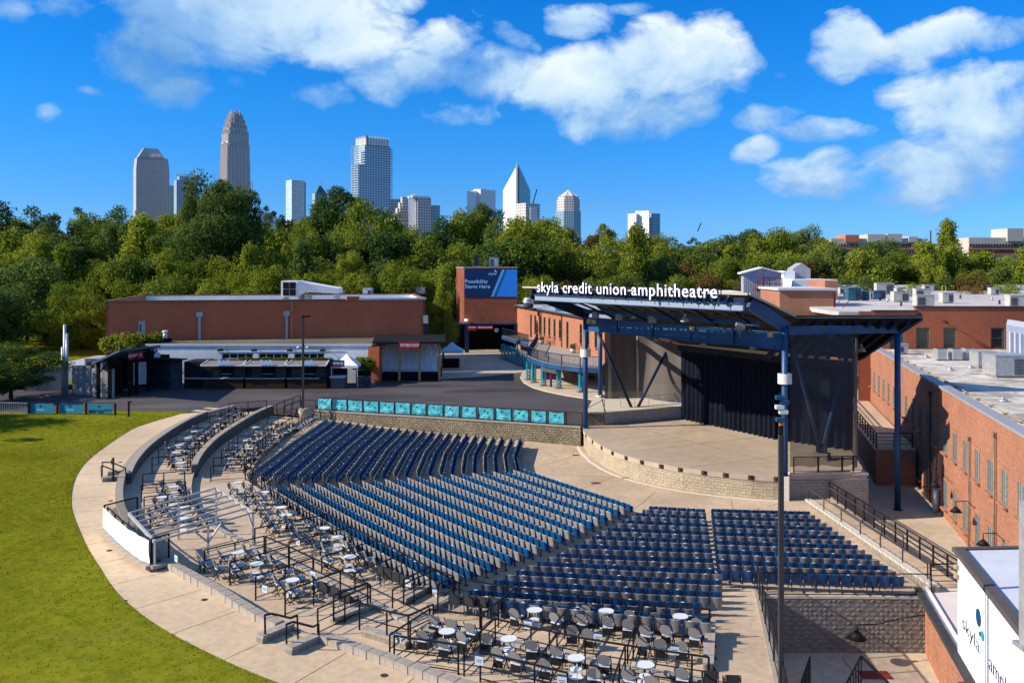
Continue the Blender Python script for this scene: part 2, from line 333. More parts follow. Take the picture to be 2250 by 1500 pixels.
M_grey = mat('grey_metal', (.32,.33,.34), .5, .1, 3, metal=.2)
M_galv = mat('galvanised', (.42,.43,.44), .42, .12, 3, metal=.5)
M_curt = mat('black_curtain', (.010,.013,.022), .95, .2, 3, spec=.04)
M_dark = mat('dark_interior', (.008,.008,.01), .9, .2, 3)
M_roofdark = mat('dark_roofing', (.045,.045,.05), .8, .15, 2)
M_teal = mat('teal_banner', (.06,.40,.47), .4, .12, 5, spec=.4)
M_red = mat('red_sign', (.33,.012,.03), .5, .05)
M_glass = glass_mat('window_glass')

# ================================================================ SETTING: ground, lawn, plaza, path, terraces, bowl
def interp(x, T):
    if x <= T[0][0]: return T[0][1]
    for (a, b), (c, d) in zip(T[:-1], T[1:]):
        if x <= c: return b + (d-b)*(x-a)/(c-a)
    return T[-1][1]
def smooth(a, b, x):
    t = max(0.0, min(1.0, (x-a)/(b-a))); return t*t*(3-2*t)
def E(r): return interp(r, [(12, 0.0), (27, .35), (35, .9)])
def rS(p): return hypot(p[0]-S0.x, p[1]-S0.y)
def thS(p): return math.degrees(atan2(p[1]-S0.y, p[0]-S0.x)) % 360
def pol(r, t, z=0.0): return V(S0.x + r*cos(radians(t)), S0.y + r*sin(radians(t)), z)
def boundary(pxs, z): return sorted((thS(q), rS(q)) for q in (at(a, b, z) for a, b in pxs))
def rb(B, t):
    # smooth (catmull-rom) lookup of radius by angle
    if t <= B[0][0]: return B[0][1] + (t-B[0][0])*(B[1][1]-B[0][1])/(B[1][0]-B[0][0])*.3
    if t >= B[-1][0]: return B[-1][1] + (t-B[-1][0])*(B[-1][1]-B[-2][1])/(B[-1][0]-B[-2][0])*.3
    for k in range(len(B)-1):
        if t <= B[k+1][0]:
            p1, p2 = B[k], B[k+1]; p0 = B[max(0,k-1)]; p3 = B[min(len(B)-1,k+2)]
            m1 = (p2[1]-p0[1])/((p2[0]-p0[0]) or 1); m2 = (p3[1]-p1[1])/((p3[0]-p1[0]) or 1)
            h = p2[0]-p1[0]; u = (t-p1[0])/h
            return (2*u**3-3*u*u+1)*p1[1] + (u**3-2*u*u+u)*h*m1 + (-2*u**3+3*u*u)*p2[1] + (u**3-u*u)*h*m2
ZP, ZB, ZC = 1.6, 1.3, 1.0
B_lawn = boundary([(300,938),(240,975),(185,1020),(160,1070),(157,1110),(175,1165),(215,1240),(265,1310),(340,1370),(450,1430),(560,1480),(700,1530),(900,1590),(1150,1650)], ZP)
B_curb = boundary([(440,914),(355,958),(300,1002),(270,1047),(262,1082),(264,1112),(290,1165),(330,1218),(378,1246),(480,1303),(600,1373),(720,1408),(850,1453),(960,1493),(1100,1537),(1300,1590),(1600,1650)], 1.65)
B_bc = boundary([(590,906),(520,944),(460,989),(430,1030),(421,1064),(430,1110),(470,1160),(560,1205),(640,1240),(740,1290),(850,1345),(930,1385),(1080,1408),(1247,1450),(1437,1483),(1570,1503)], 1.3)
B_cs = boundary([(700,918),(620,965),(560,1028),(543,1048),(600,1092),(700,1157),(800,1212),(900,1267),(985,1312),(1113,1340),(1300,1362),(1510,1388),(1575,1396)], .92)
TH0, TH1 = 158.0, 262.0

def hills(x, y):
    d = hypot(x, y)
    z = 1.45
    h = smooth(150, 300, y) * (9 + 3*sin(x*.011+1) + 2*sin(x*.03))
    h += smooth(60, 130, -x) * smooth(20, 90, y) * 3.0
    z += h * (1 - smooth(900, 2500, d)*.5)
    if x > 18: z = z + (-2.45 - z) * smooth(18, 20, x) * (1 - smooth(104, 112, y))
    if y < 44 and x > 7: z = min(z, -2.45)
    return z
def build_ground():
    b = MB(); th = [k*4.0 for k in range(90)]; rs = [0, 15, 25, 33, 36, 40, 46, 52, 60, 75, 95, 110, 125, 150, 180, 220, 270, 340, 450, 650, 1000, 1700, 3000, 6500]
    idx = {}
    for i, r in enumerate(rs):
        for j, t in enumerate(th):
            p = pol(r, t); z = hills(p.x, p.y)
            if r < 46: z = min(z, -2.6)
            idx[i, j] = b.vert((p.x, p.y, z))
    n = len(th)
    for i in range(len(rs)-1):
        for j in range(n):
            b.f.append([idx[i,j], idx[i+1,j], idx[i+1,(j+1)%n], idx[i,(j+1)%n]]); b.mi.append(0); b.sm.append(True)
    m = mat('woodland_ground', (.045,.05,.015), .95, 0, .3, c2=(.10,.085,.035), big=(.02,.3))
    tag(b.obj('ground', m), kind='structure')
build_ground()

def sheet(name, poly, z, m, kind='structure', zf=None, parent=None):
    b = MB(); b.face([(p[0], p[1], (zf(p) if zf else z)) for p in poly]); return tag(b.obj(name, m, parent), kind=kind)

# plaza of dark asphalt, concrete pads behind and beside it
near = [V(6.1,76.0,0),V(-.95,78.5,0),V(-5.95,80.4,0),V(-11.95,82.4,0),V(-18.1,84.6,0)] + [at(a, c, ZP) for a, c in ((590,893),(455,905),(270,917),(120,912),(-300,905))]
poly = [tuple(p[:2]) for p in near] + [(-85, 82), (-85, 128), (-12, 128), (22, 128), (22, 96), (13, 90), (8.5, 86)]
b = MB(); b.prism(poly, .9, ZP); tag(b.obj('plaza_asphalt', M_asph), kind='structure')
M_patch = [mat('asphalt_patch', (.050,.047,.052), .9, .15, 10, big=(.2,.2)), mat('asphalt_patch_pale', (.092,.083,.083), .9, .15, 10, big=(.2,.2))]
for k, (px, py, w_, d_, a_) in enumerate(((820,872,5,2.2,.1),(980,888,3.2,1.6,-.3),(1080,858,6,1.5,.2),(560,872,4,2.0,0),(1180,905,4,1.1,-.5),(380,892,5,1.3,.1),(905,848,7,1.2,.05))):
    p = at(px, py, ZP); b = MB(); n = 14; b.face([(p.x+cos(a_)*w_*cos(t)*(1+.12*sin(3*t+k))-sin(a_)*d_*sin(t), p.y+sin(a_)*w_*cos(t)+cos(a_)*d_*sin(t)*(1+.15*sin(2*t+k)), ZP+.004) for t in [2*pi*i/n for i in range(n)]]); b.obj('patch', M_patch[k % 2], bpy.data.objects['plaza_asphalt'])
for k, (a, c, a2, c2) in enumerate(((560,880,1230,925),(640,868,1180,893),(760,856,1260,880),(300,895,700,897))):
    A2, C2 = at(a,c,ZP+.006), at(a2,c2,ZP+.006); dd = (C2-A2).normalized(); s_ = V(-dd.y,dd.x,0)*.035; b = MB()
    for i in range(12):
        q0 = A2.lerp(C2,i/12)+V(0,.25*sin(i*.9+k),0); q1 = A2.lerp(C2,(i+1)/12)+V(0,.25*sin((i+1)*.9+k),0); b.face([q0-s_,q1-s_,q1+s_,q0+s_])
    b.obj('seam', M_patch[0], bpy.data.objects['plaza_asphalt'])
pad = [at(a, c, ZP) for a, c in ((905,832),(965,833),(1060,827),(1148,818),(1180,800))]
b = MB(); b.prism([tuple(p[:2]) for p in pad] + [(8,150),(-14,150),(-12,116)], 1.3, ZP+.012); tag(b.obj('concrete_forecourt', mat('forecourt_concrete', (.42,.36,.29), .85, .12, 1.5, .003, 40, big=(.1,.2))), kind='structure')
arc = [at(a, c, ZP) for a, c in ((1160,812),(1147,820),(1143,830),(1150,841),(1172,853),(1205,862),(1245,870),(1290,877),(1320,882))]
b = MB(); b.prism([tuple(p[:2]) for p in arc] + [(11,88),(22,92),(22,128),(2,128)], 1.3, ZP+.12); tag(b.obj('raised_pavement', mat('pavement_pale', (.46,.39,.29), .85, .1, 2, .003, 40)), kind='structure')

# lawn
b = MB(); NL = 120
for k in range(NL):
    t0 = TH0-4 + (275-TH0+4)*k/NL; t1 = TH0-4 + (275-TH0+4)*(k+1)/NL
    rr = [1.0, 1.03, 1.08, 1.2, 1.5, 2.2, 4.0]
    for a, c in zip(rr[:-1], rr[1:]):
        P = [pol(rb(B_lawn,t0)*a,t0), pol(rb(B_lawn,t1)*a,t1), pol(rb(B_lawn,t1)*c,t1), pol(rb(B_lawn,t0)*c,t0)]
        b.face([(p.x, min(p.y, 83.5), ZP+.02 + .004*max(0, rS(p)-rb(B_lawn, thS(p)))) for p in P][::-1])
lawn = tag(b.obj('lawn', M_grass), kind='structure')
# blades: short tufts through the part of the lawn nearest the camera and along its edge
b = MB(); RL = random.Random(3)
for k in range(14000):
    t = RL.uniform(160, 252); e = RL.random()**1.5 * 16
    p = pol(rb(B_lawn, t) + .02 + e, t)
    if p.y > 82 or p.y < 24: continue
    if abs(p.x/p.y) > .60: continue
    z = ZP+.02 + .004*e; s = RL.uniform(.025, .055) * (1 + p.y/60); a = RL.uniform(0, 2*pi); w = s*.35
    lx, ly = RL.uniform(-.5,.5)*s, RL.uniform(-.5,.5)*s
    b.face([(p.x-cos(a)*w, p.y-sin(a)*w, z), (p.x+cos(a)*w, p.y+sin(a)*w, z), (p.x+lx, p.y+ly, z+s)])
tag(b.obj('grass', leaf_mat('grass_blade', (.11,.13,.005), (.24,.24,.012), .5)), kind='stuff')

def strip(b, fa, fb, t0, t1, n, za, zb, flip=False):
    for k in range(n):
        a = t0 + (t1-t0)*k/n; c = t0 + (t1-t0)*(k+1)/n
        P = [(fa(a), a, za), (fa(c), c, za), (fb(c), c, zb), (fb(a), a, zb)]
        pts = [tuple(pol(r, t, z)) for r, t, z in P]
        b.face(pts if flip else pts[::-1])
# the outer path, laid in slabs with open joints
b = MB(); strip(b, lambda t: rb(B_curb,t)-.2, lambda t: rb(B_lawn,t)+.05, TH0-3, 272, 110, ZP-.05, ZP-.05)
path = tag(b.obj('path', M_joint), kind='structure')
tt = TH0-3
while tt < 272:
    step = 3.1/rb(B_curb, tt)*57.3; t1 = min(272, tt+step); b = MB(); g = .02/rb(B_curb,tt)*57.3
    rm = lambda t: rb(B_curb,t)-.2; rM = lambda t: rb(B_lawn,t)+.02
    for k in range(4):
        a = tt+g + (t1-tt-2*g)*k/4; c = tt+g + (t1-tt-2*g)*(k+1)/4
        q = [pol(rm(a),a), pol(rM(a),a), pol(rM(c),c), pol(rm(c),c)]
        b.prism([(p.x,p.y) for p in q], ZP-.12, ZP + R.uniform(-.001,.001))
    b.obj('slab', M_conc, path); tt = t1
# terrace B (outer), terrace C (inner)
b = MB(); strip(b, lambda t: rb(B_bc,t), lambda t: rb(B_curb,t), TH0-3, 259.2, 100, ZB, ZB)
strip(b, lambda t: rb(B_bc,t), lambda t: rb(B_bc,t), TH0-3, 259.2, 100, ZB, ZC-.05, True)
tag(b.obj('outer_terrace', M_conc2), kind='structure')
b = MB(); strip(b, lambda t: rb(B_cs,t), lambda t: rb(B_bc,t), TH0-3, 259.1, 100, ZC, ZC)
tag(b.obj('inner_terrace', M_conc2), kind='structure')
# bowl floor: polar sheet inside an outline
RW = [(18.6, 57.3), (18.6, 40.5), (11.1, 40.6), (10.2, 36), (9.0, 31.0), (8.0, 27.0)]
outline = [tuple(pol(rb(B_cs, t)+.02, t)[:2]) for t in [TH0-6 + (262-TH0+6)*k/60 for k in range(61)]]
outline = outline + [tuple(pol(rb(B_bc, 263)+.5, 263)[:2]), (3.5, 27.0)] + RW[::-1] + [(20, 62), (18, 75), (7, 78), (-5, 81), (-12, 83.5), (-21, 86)]
def ray_r(t):
    d = V(cos(radians(t)), sin(radians(t)), 0); best = 999; n = len(outline)
    for k in range(n):
        a = outline[k]; c = outline[(k+1)%n]
        ax, ay, bx, by = a[0]-S0.x, a[1]-S0.y, c[0]-S0.x, c[1]-S0.y
        ex, ey = bx-ax, by-ay; den = d.x*ey - d.y*ex
        if abs(den) < 1e-9: continue
        s = (ax*ey - ay*ex)/den; u = (ax*d.y - ay*d.x)/den
        if s > 0 and -1e-6 <= u <= 1+1e-6: best = min(best, s)
    return best
b = MB(); TT = [k*1.0 for k in range(360)]; rads = [ray_r(t) for t in TT]; rings = [.001, .2, .35, .45, .55, .65, .75, .85, .93, 1.0]; idx = {}
for i, q in enumerate(rings):
    for j, t in enumerate(TT):
        p = pol(rads[j]*q, t); idx[i, j] = b.vert((p.x, p.y, E(rads[j]*q)))
for i in range(len(rings)-1):
    for j in range(360):
        b.f.append([idx[i,j], idx[i+1,j], idx[i+1,(j+1)%360], idx[i,(j+1)%360]]); b.mi.append(0); b.sm.append(True)
bowl = tag(b.obj('bowl_floor', M_conc2), kind='structure')
def joint(p, q, w=.035):
    b = MB(); p = V(*p, 0); q = V(*q, 0); n = max(1, int((q-p).length/1.5)); d = (q-p).normalized(); s = V(-d.y, d.x, 0)*w/2
    for k in range(n):
        a = p.lerp(q, k/n); c = p.lerp(q, (k+1)/n)
        b.face([(v.x, v.y, E(rS(v))+.005) for v in (a-s, c-s, c+s, a+s)])
    b.obj('joint', M_joint, bowl)
for a, c in (((1.5,76.2),(3.5,71)), ((5.5,72.5),(1.0,66.5)), ((7.2,64.5),(4.2,60.5)), ((7.2,64.5),(-1,66)), ((9.5,60.3),(7.0,54.8)), ((14,58.2),(13.2,53.6)), ((3.9,60),(7.4,59)), ((4.5,75.8),(6.2,69.5)), ((17,57.5),(10,52))):
    joint(a, c)
# risers (block faces) where the terraces step down
b = MB(); strip(b, lambda t: rb(B_cs,t)-.0, lambda t: rb(B_cs,t), TH0-3, 259.1, 100, ZC, .6, True); tag(b.obj('terrace_riser', M_block), kind='structure')
# right-hand corridor, pit floor
zc = lambda y: interp(y, [(24,-2.25),(42,-2.2),(47,-1.9),(53,-1.55),(63,-1.5),(75,-1.3),(106,.6)])
b = MB(); ys = [24,30,36,40.5,44,48,53,58,63,70,80,95,108]
for y0, y1 in zip(ys[:-1], ys[1:]):
    b.face([(8, y0, zc(y0)), (42, y0, zc(y0)), (42, y1, zc(y1)), (8 if y1 <= 40.5 else 17, y1, zc(y1))] if y0 < 40.5 else [(17, y0, zc(y0)), (42, y0, zc(y0)), (42, y1, zc(y1)), (17, y1, zc(y1))])
tag(b.obj('service_yard', mat('yard_concrete', (.48,.40,.30), .85, .1, 2, .003, 40, big=(.2,.15), stain=(.5,.58,(.3,.26,.21),.6))), kind='structure')

# ---------------------------------------------------------------- curb of split-face cap blocks round the outer path
curb = empty('curb'); tag(curb, 'long curved curb of pale split face cap blocks between outer path and terrace', 'curb')
curb.location = (0,0,0)
def block_mesh(name, L, W, Hh, m, jag=.012, seed=0):
    rr = random.Random(seed); b = MB(); x, y = L/2-.006, W/2
    j = lambda: rr.uniform(-jag, jag)
    P = [V(-x+j()*.3,-y+j(),0),V(x+j()*.3,-y+j(),0),V(x+j()*.3,y+j(),0),V(-x+j()*.3,y+j(),0)]
    P += [V(p.x, p.y*.97, Hh+j()*.4) for p in P]
    b.hexa(P); return b.mesh(name, m)
caps = [block_mesh('cap_block', .62, .42, .30, M_cap, .012, k) for k in range(6)]
b = MB()
strip(b, lambda t: rb(B_curb,t)-.17, lambda t: rb(B_curb,t)-.17, TH0-2, 270, 110, 1.3, ZP+.06, False)
strip(b, lambda t: rb(B_curb,t)+.17, lambda t: rb(B_curb,t)+.17, TH0-2, 270, 110, 1.3, ZP+.06, True)
b.obj('footing', M_block, curb)
t = TH0-1.5; k = 0
gap0, gap1 = thS(at(648,1425,ZP)), thS(at(596,1390,ZP))
while t < 270 and k < 290:
    stp = .63/rb(B_curb, t)*57.3; tm = t+stp/2
    if not (min(gap0,gap1) < tm < max(gap0,gap1)):
        p = pol(rb(B_curb, tm), tm, ZP-.02)
        a = pol(rb(B_curb, tm-.3), tm-.3); c = pol(rb(B_curb, tm+.3), tm+.3)
        inst('block', caps[k % 6], curb, p, atan2(c.y-a.y, c.x-a.x) + R.uniform(-.012,.012))
    t += stp; k += 1

# ---------------------------------------------------------------- walls of concrete block
def block_wall(name, a, c, z0, z1, t, label, rowh=.2, bl=.42, capm=None, side=0, cat='wall', each=True, seed=1, m=None, capt=.12):
    """plain core with every face block its own proud piece on the side seen (left of a->c when side=1)"""
    root = empty(name, (0,0,0), 0, label, cat); m = m or M_block
    b = MB(); b.wall(a, c, z0, z1, t, side); b.obj('core', M_joint if each else m, root)
    a3 = V(a[0],a[1],0); c3 = V(c[0],c[1],0); L = (c3-a3).length; d = (c3-a3).normalized(); n = V(-d.y,d.x,0); rz = atan2(d.y,d.x)
    if capm:
        nb = max(1, int(L/.8)); off = n*(t/2 if side>0 else (-t/2 if side<0 else 0))
        cm = MB().box((0,0,0),(L/nb-.01, t+.1, capt)).mesh('cap', capm)
        for k in range(nb):
            p = a3.lerp(c3, (k+.5)/nb)+off; inst('cap', cm, root, (p.x,p.y,z1+capt/2), rz)
    if each:
        rows = int((z1-z0)/rowh); rr = random.Random(seed)
        meshes = [split_block(bl-.012, rowh-.012, .05, m, 100+seed*10+k) for k in range(6)]
        half = [split_block(bl/2-.012, rowh-.012, .05, m, 500+seed*10+k) for k in range(2)]
        for r_ in range(rows):
            x = 0 if r_ % 2 == 0 else -bl/2
            while x < L-.03:
                x0 = max(0, x); x1 = min(L, x+bl); w = x1-x0
                if w > .1:
                    p = a3 + d*((x0+x1)/2) ; z = z1 - (r_+.5)*rowh
                    o = inst('block', (meshes if w > bl*.9 else half)[rr.randrange(6 if w > bl*.9 else 2)], root, (p.x,p.y,z), rz)
                    if w <= bl*.9: o.scale = (w/(bl/2), 1, 1)
                    if rr.random() < .5 and w > bl*.9: o.scale = (-1, 1, 1)
                x += bl
    return root
def split_block(L, Hh, dp, m, seed):
    rr = random.Random(seed); b = MB(); nx, nz = 4, 2; g = {}
    for i in range(nx+1):
        for k in range(nz+1):
            edge = i in (0,nx) or k in (0,nz)
            y = -(dp*.45 if edge else dp*rr.uniform(.5, 1.0)) ; g[i,k] = b.vert((-L/2+L*i/nx, y, -Hh/2+Hh*k/nz))
    for i in range(nx):
        for k in range(nz): b.f.append([g[i,k],g[i+1,k],g[i+1,k+1],g[i,k+1]]); b.mi.append(0); b.sm.append(False)
    # returns to the wall
    ring = [(i,0) for i in range(nx)] + [(nx,k) for k in range(nz)] + [(i,nz) for i in range(nx,0,-1)] + [(0,k) for k in range(nz,0,-1)]
    for q, p in enumerate(ring):
        p2 = ring[(q+1)%len(ring)]; v1 = b.v[g[p]]; v2 = b.v[g[p2]]
        b.face([(v1[0],0,v1[2]),(v2[0],0,v2[2]),v2,v1])
    return b.mesh('block', m)
M_pitblk = mat('pit_block', (.19,.18,.17), .95, .35, 7, .03, 18)
# pit wall: seen side faces the camera, so run it right to left (left side of a->c is -Y ... )
block_wall('retaining_wall', (11.1,40.55), (18.4,40.45), -2.2, .2, .3, 'tall rough grey split face block wall at back of sunken yard below blue seats', m=M_pitblk, capm=mat('pale_coping',(.52,.46,.37),.9,.1,3), side=1, seed=2)
# left side wall of the pit, seen edge on, carries the chain link fence
# long wall under the banner fence
RWL = [(5.75,75.7),(-1,78.3),(-6,80.2),(-12,82.2),(-18.2,84.4)]
M_wallb = brick_mat('retaining_blocks', (.26,.22,.145), (.19,.165,.115), (.08,.07,.05), .42, .2, .02, .05, (.5,.3), noise_amt=1.0)
rw = empty('retaining_wall'); tag(rw, 'long tan block wall behind the front seats under teal banner fence', 'wall')
b = MB()
for a, c in zip(RWL[:-1], RWL[1:]): b.wall(a, c, -.1, 1.52, .35)
b.obj('core', M_wallb, rw)
for a, c in zip(RWL[:-1], RWL[1:]):
    L = hypot(c[0]-a[0], c[1]-a[1]); n = int(L/.8); me = MB().box((0,0,0),(L/n-.012,.45,.12)).mesh('coping', M_cap)
    for k in range(n):
        inst('coping', me, rw, (a[0]+(c[0]-a[0])*(k+.5)/n, a[1]+(c[1]-a[1])*(k+.5)/n, 1.58), atan2(c[1]-a[1], c[0]-a[0]))
# curved parapet between outer and inner terrace (left part) and inner face of the ring wall
def ring_wall(name, B, off, t0, t1, z0, z1, th, m, capm, label, capL=.8, cap_up=.1):
    root = empty(name); tag(root, label, 'wall')
    b = MB(); n = max(4, int((t1-t0)/1.2))
    for s, fl in ((-th/2, False), (th/2, True)):
        strip(b, lambda t: rb(B,t)+off+s, lambda t: rb(B,t)+off+s, t0, t1, n, z0, z1, fl)
    strip(b, lambda t: rb(B,t)+off-th/2, lambda t: rb(B,t)+off+th/2, t0, t1, n, z1, z1)
    for t in (t0, t1):
        b.face([tuple(pol(rb(B,t)+off-th/2,t,z0)), tuple(pol(rb(B,t)+off+th/2,t,z0)), tuple(pol(rb(B,t)+off+th/2,t,z1)), tuple(pol(rb(B,t)+off-th/2,t,z1))])
    b.obj('core', m, root)
    if capm:
        st = capL/rb(B,t0)*57.3; k = int((t1-t0)/st); me = block_mesh('cap_block', capL, th+.06, cap_up, capm, .006, 77)
        for i in range(k):
            tm = t0+(i+.5)*(t1-t0)/k; a = pol(rb(B,tm-.3)+off,tm-.3); c = pol(rb(B,tm+.3)+off,tm+.3); p = pol(rb(B,tm)+off,tm,z1)
            inst('cap', me, root, p, atan2(c.y-a.y,c.x-a.x))
    return root
M_wallg = brick_mat('ring_wall_blocks', (.13,.125,.115), (.10,.098,.092), (.05,.05,.05), .42, .2, .015, .02, (.4,.25), noise_amt=.6)
ring_wall('ring_wall', B_curb, -.38, 162.5, 196, ZB-.02, 1.95, .34, M_wallg, M_cap, 'dark curved block wall along the inner side of the curb, far left of bowl')
ring_wall('parapet_wall', B_bc, 0, 154.5, 192.5, ZC-.02, 1.78, .36, M_wallg, M_cap, 'dark curved parapet wall between the two table terraces, left of blue seats')
ring_wall('terrace_edge', B_bc, 0, 208, 259, ZC-.02, ZB+.06, .3, M_block, M_cap, 'low curved block edging between outer and inner table terraces', .62, .1)
ring_wall('terrace_edge', B_cs, 0, 236, 259, .6, ZC+.03, .3, M_block, M_cap, 'low curved block edging between inner table terrace and back seat row', .62, .1)

# ================================================================ STADIUM SEATS
M_seatb = mat('seat_blue', (.002,.056,.165), .38, .10, 5, spec=.5, rnd=.16)
M_seatg = mat('seat_grey', (.205,.198,.197), .5, .08, 5, spec=.4, rnd=.12)
M_legb = mat('seat_leg_blue', (.006,.028,.075), .5, .1)
M_cup = mat('cup_holder', (.35,.42,.48), .3, .1, metal=.3)
M_tagw = mat('seat_number_tag', (.75,.75,.75), .5, .03)
def seat_parts():
    """seat faces +X local (its front), width along Y; origin on the floor"""
    out = {}
    b = MB(); nx = 4; rows = [(0.36,.005,.38),(0.50,-.02,.46),(0.74,-.075,.475),(.835,-.10,.45),(.87,-.112,.37)]
    g = {}
    for side in (0, 1):
        for i, (z, x, w) in enumerate(rows):
            for k in range(nx+1):
                u = -1+2*k/nx; g[side,i,k] = b.vert((x - .045*(1-u*u) + (0 if side else .03), u*w/2, z))
    b.smooth = True
    for i in range(len(rows)-1):
        for k in range(nx):
            b.f.append([g[1,i,k],g[1,i,k+1],g[1,i+1,k+1],g[1,i+1,k]][::-1] if False else [g[1,i,k+1],g[1,i,k],g[1,i+1,k],g[1,i+1,k+1]]); b.mi.append(0); b.sm.append(True)
            b.f.append([g[0,i,k],g[0,i,k+1],g[0,i+1,k+1],g[0,i+1,k]]); b.mi.append(0); b.sm.append(True)
    e = len(rows)-1
    for k in range(nx): b.f.append([g[1,e,k+1],g[1,e,k],g[0,e,k],g[0,e,k+1]]); b.mi.append(0); b.sm.append(False)
    for i in range(e):
        for k in (0, nx): b.f.append([g[1,i,k],g[0,i,k],g[0,i+1,k],g[1,i+1,k]]); b.mi.append(0); b.sm.append(False)
    out['backrest'] = b
    b = MB()   # pan tipped up
    pts = [(.06,.36),(.16,.37),(.20,.60),(.215,.68),(.15,.68),(.11,.52)]
    b.extrude_outline([(p[0], p[1]) for p in pts], V(0,-.205,0), V(1,0,0), V(0,0,1), V(0,.41,0))
    out['seat'] = b
    b = MB()   # standard with arm rest on one side; added dark strip mimics the shaded gap
    b.box((.02,.255,.30),(.06,.03,.60)); b.box((.02,.255,.012),(.26,.05,.024)); b.box((.06,.258,.615),(.32,.065,.035)); b.box((.0,.258,.42),(.12,.05,.34)); b.box((-.075,.2625,.60),(.09,.052,.46))
    out['leg'] = b
    b = MB(); b.cone((.26,.255,.55),.036,.045,.09,8); out['cup_holder'] = b
    return out
SP = seat_parts()
seat_me = {}
for cn, mm in (('b', M_seatb), ('g', M_seatg)):
    seat_me[cn] = (SP['backrest'].mesh('backrest', mm), SP['seat'].mesh('seat', mm))
me_tag = MB().box((-.125,0,.872),(.05,.12,.012)).mesh('number_tag', M_tagw); b_tag = MB().box((-.125,0,.872),(.05,.12,.012)); me_leg = SP['leg'].mesh('leg', M_legb); me_cup = SP['cup_holder'].mesh('cup_holder', M_cup)
ROWS = 24
def row_pts(fl, fr, bl, br, i, n=ROWS):
    u = i/(n-1); a = V(*fl).lerp(V(*bl), u); c = V(*fr).lerp(V(*br), u); return a, c
def atE(px, py, dz=.86):
    z = 0.3
    for _ in range(8):
        p = at(px, py, z+dz); z = E(rS(p))
    return V(p.x, p.y, 0)
seats = []      # (pos, angle of facing, colour, section, row, index)
def fill(a, c, colr, sec, row, sp=.525, n0=0):
    d = (c-a); L = d.length; n = max(1, int(round(L/sp))); d.normalize(); f = atan2(d.x, -d.y)  # facing = left normal turned
    nrm = V(-d.y, d.x, 0)
    if (S0 - a).dot(nrm) < 0: nrm = -nrm
    ang = atan2(nrm.y, nrm.x)
    for k in range(n):
        p = a.lerp(c, (k+.5)/n); seats.append((p, ang, colr, sec, row, n0+k))
    return n
secR = [atE(1564,1116), atE(1780,1122), atE(1577,1250), atE(1988,1264)]
for i in range(15):
    a, c = row_pts(*secR, i, 15); fill(a, c, 'b' if i % 2 == 0 else 'g', 'right', i)
secC = [atE(1427,1110), atE(1551,1117)]
crL = [(1427,1110),(1413,1118),(1400,1126),(1386,1133),(1372,1142),(1357,1150),(1343,1158),(1328,1167),(1311,1174),(1294,1185),(1260,1199),(1241,1207),(1221,1214),(1201,1222),(1180,1230),(1159,1239),(1136,1249),(1111,1259),(1085,1270),(1060,1281),(1032,1292),(1027,1305),(1078,1315),(1160,1325)]
crR = [(1551,1117),(1553,1125),(1554,1133),(1555,1142),(1556,1150),(1558,1158),(1559,1167),(1561,1176),(1562,1185),(1563,1195),(1564,1205),(1566,1214),(1567,1224),(1569,1235),(1572,1247),(1588,1260),(1590,1271),(1590,1284),(1590,1297),(1588,1311),(1543,1322),(1527,1336),(1563,1353),(1565,1366)]
# rows laid from fitted end lines (front row to back row)
A0, A1 = atE(*crL[0]), atE(*crL[19]); C0, C1 = atE(*crR[0]), atE(*crR[14])
C2, C3 = atE(*crR[15]), atE(*crR[19])
ROWY = {}
for i in range(24):
    a = A0.lerp(A1, i/19) if i < 21 else atE(*crL[i]); 
    c = C0.lerp(C1, i/14) if i < 15 else (C2.lerp(C3, (i-15)/4) if i < 20 else atE(*crR[i]))
    fill(a, c, 'b' if i % 2 == 0 else 'g', 'centre right', i)
secL = [atE(1151,1029), atE(1387,1107), atE(586,1062), atE(962,1277)]
for i in range(24):
    a, c = row_pts(*secL, i); fill(a, c, 'b' if i % 2 == 0 else 'g', 'centre left', i)
l_far = (atE(1145,962), atE(721,919)); l_bend = (atE(1131,999), atE(642,972)); l_bot = (atE(1137,1027), atE(548,1042))
for i in range(24):
    u = i/23; a, m_, c = l_far[0].lerp(l_far[1], u), l_bend[0].lerp(l_bend[1], u), l_bot[0].lerp(l_bot[1], u)
    n = fill(a, m_, 'b' if i % 2 == 0 else 'g', 'far left', i); fill(m_, c, 'b' if i % 2 == 0 else 'g', 'far left', i, n0=n)
def seat_mat4(p, ang, jit=0):
    return Matrix.Translation((p.x, p.y, E(rS(p)))) @ Matrix.Rotation(ang + jit, 4, 'Z')
vis = sorted(range(len(seats)), key=lambda k: seats[k][0].length)
single = set(vis[:300])
SEC = {'right': 'right block', 'centre right': 'centre right block', 'centre left': 'centre left block', 'far left': 'far left block'}
stuff = {k: [[], [], []] for k in ('v',)}
SV, SF, SM, SS = [], [], [], []
def add_stuff(b, M, mi):
    i0 = len(SV)
    for v in b.v: SV.append(tuple(M @ Vector(v)))
    for f, s_ in zip(b.f, b.sm): SF.append([i0+k for k in f]); SM.append(mi); SS.append(s_)
NR = {}
for (p, ang, c, sec, row, k) in seats: NR[sec, row] = max(NR.get((sec, row), 0), k+1)
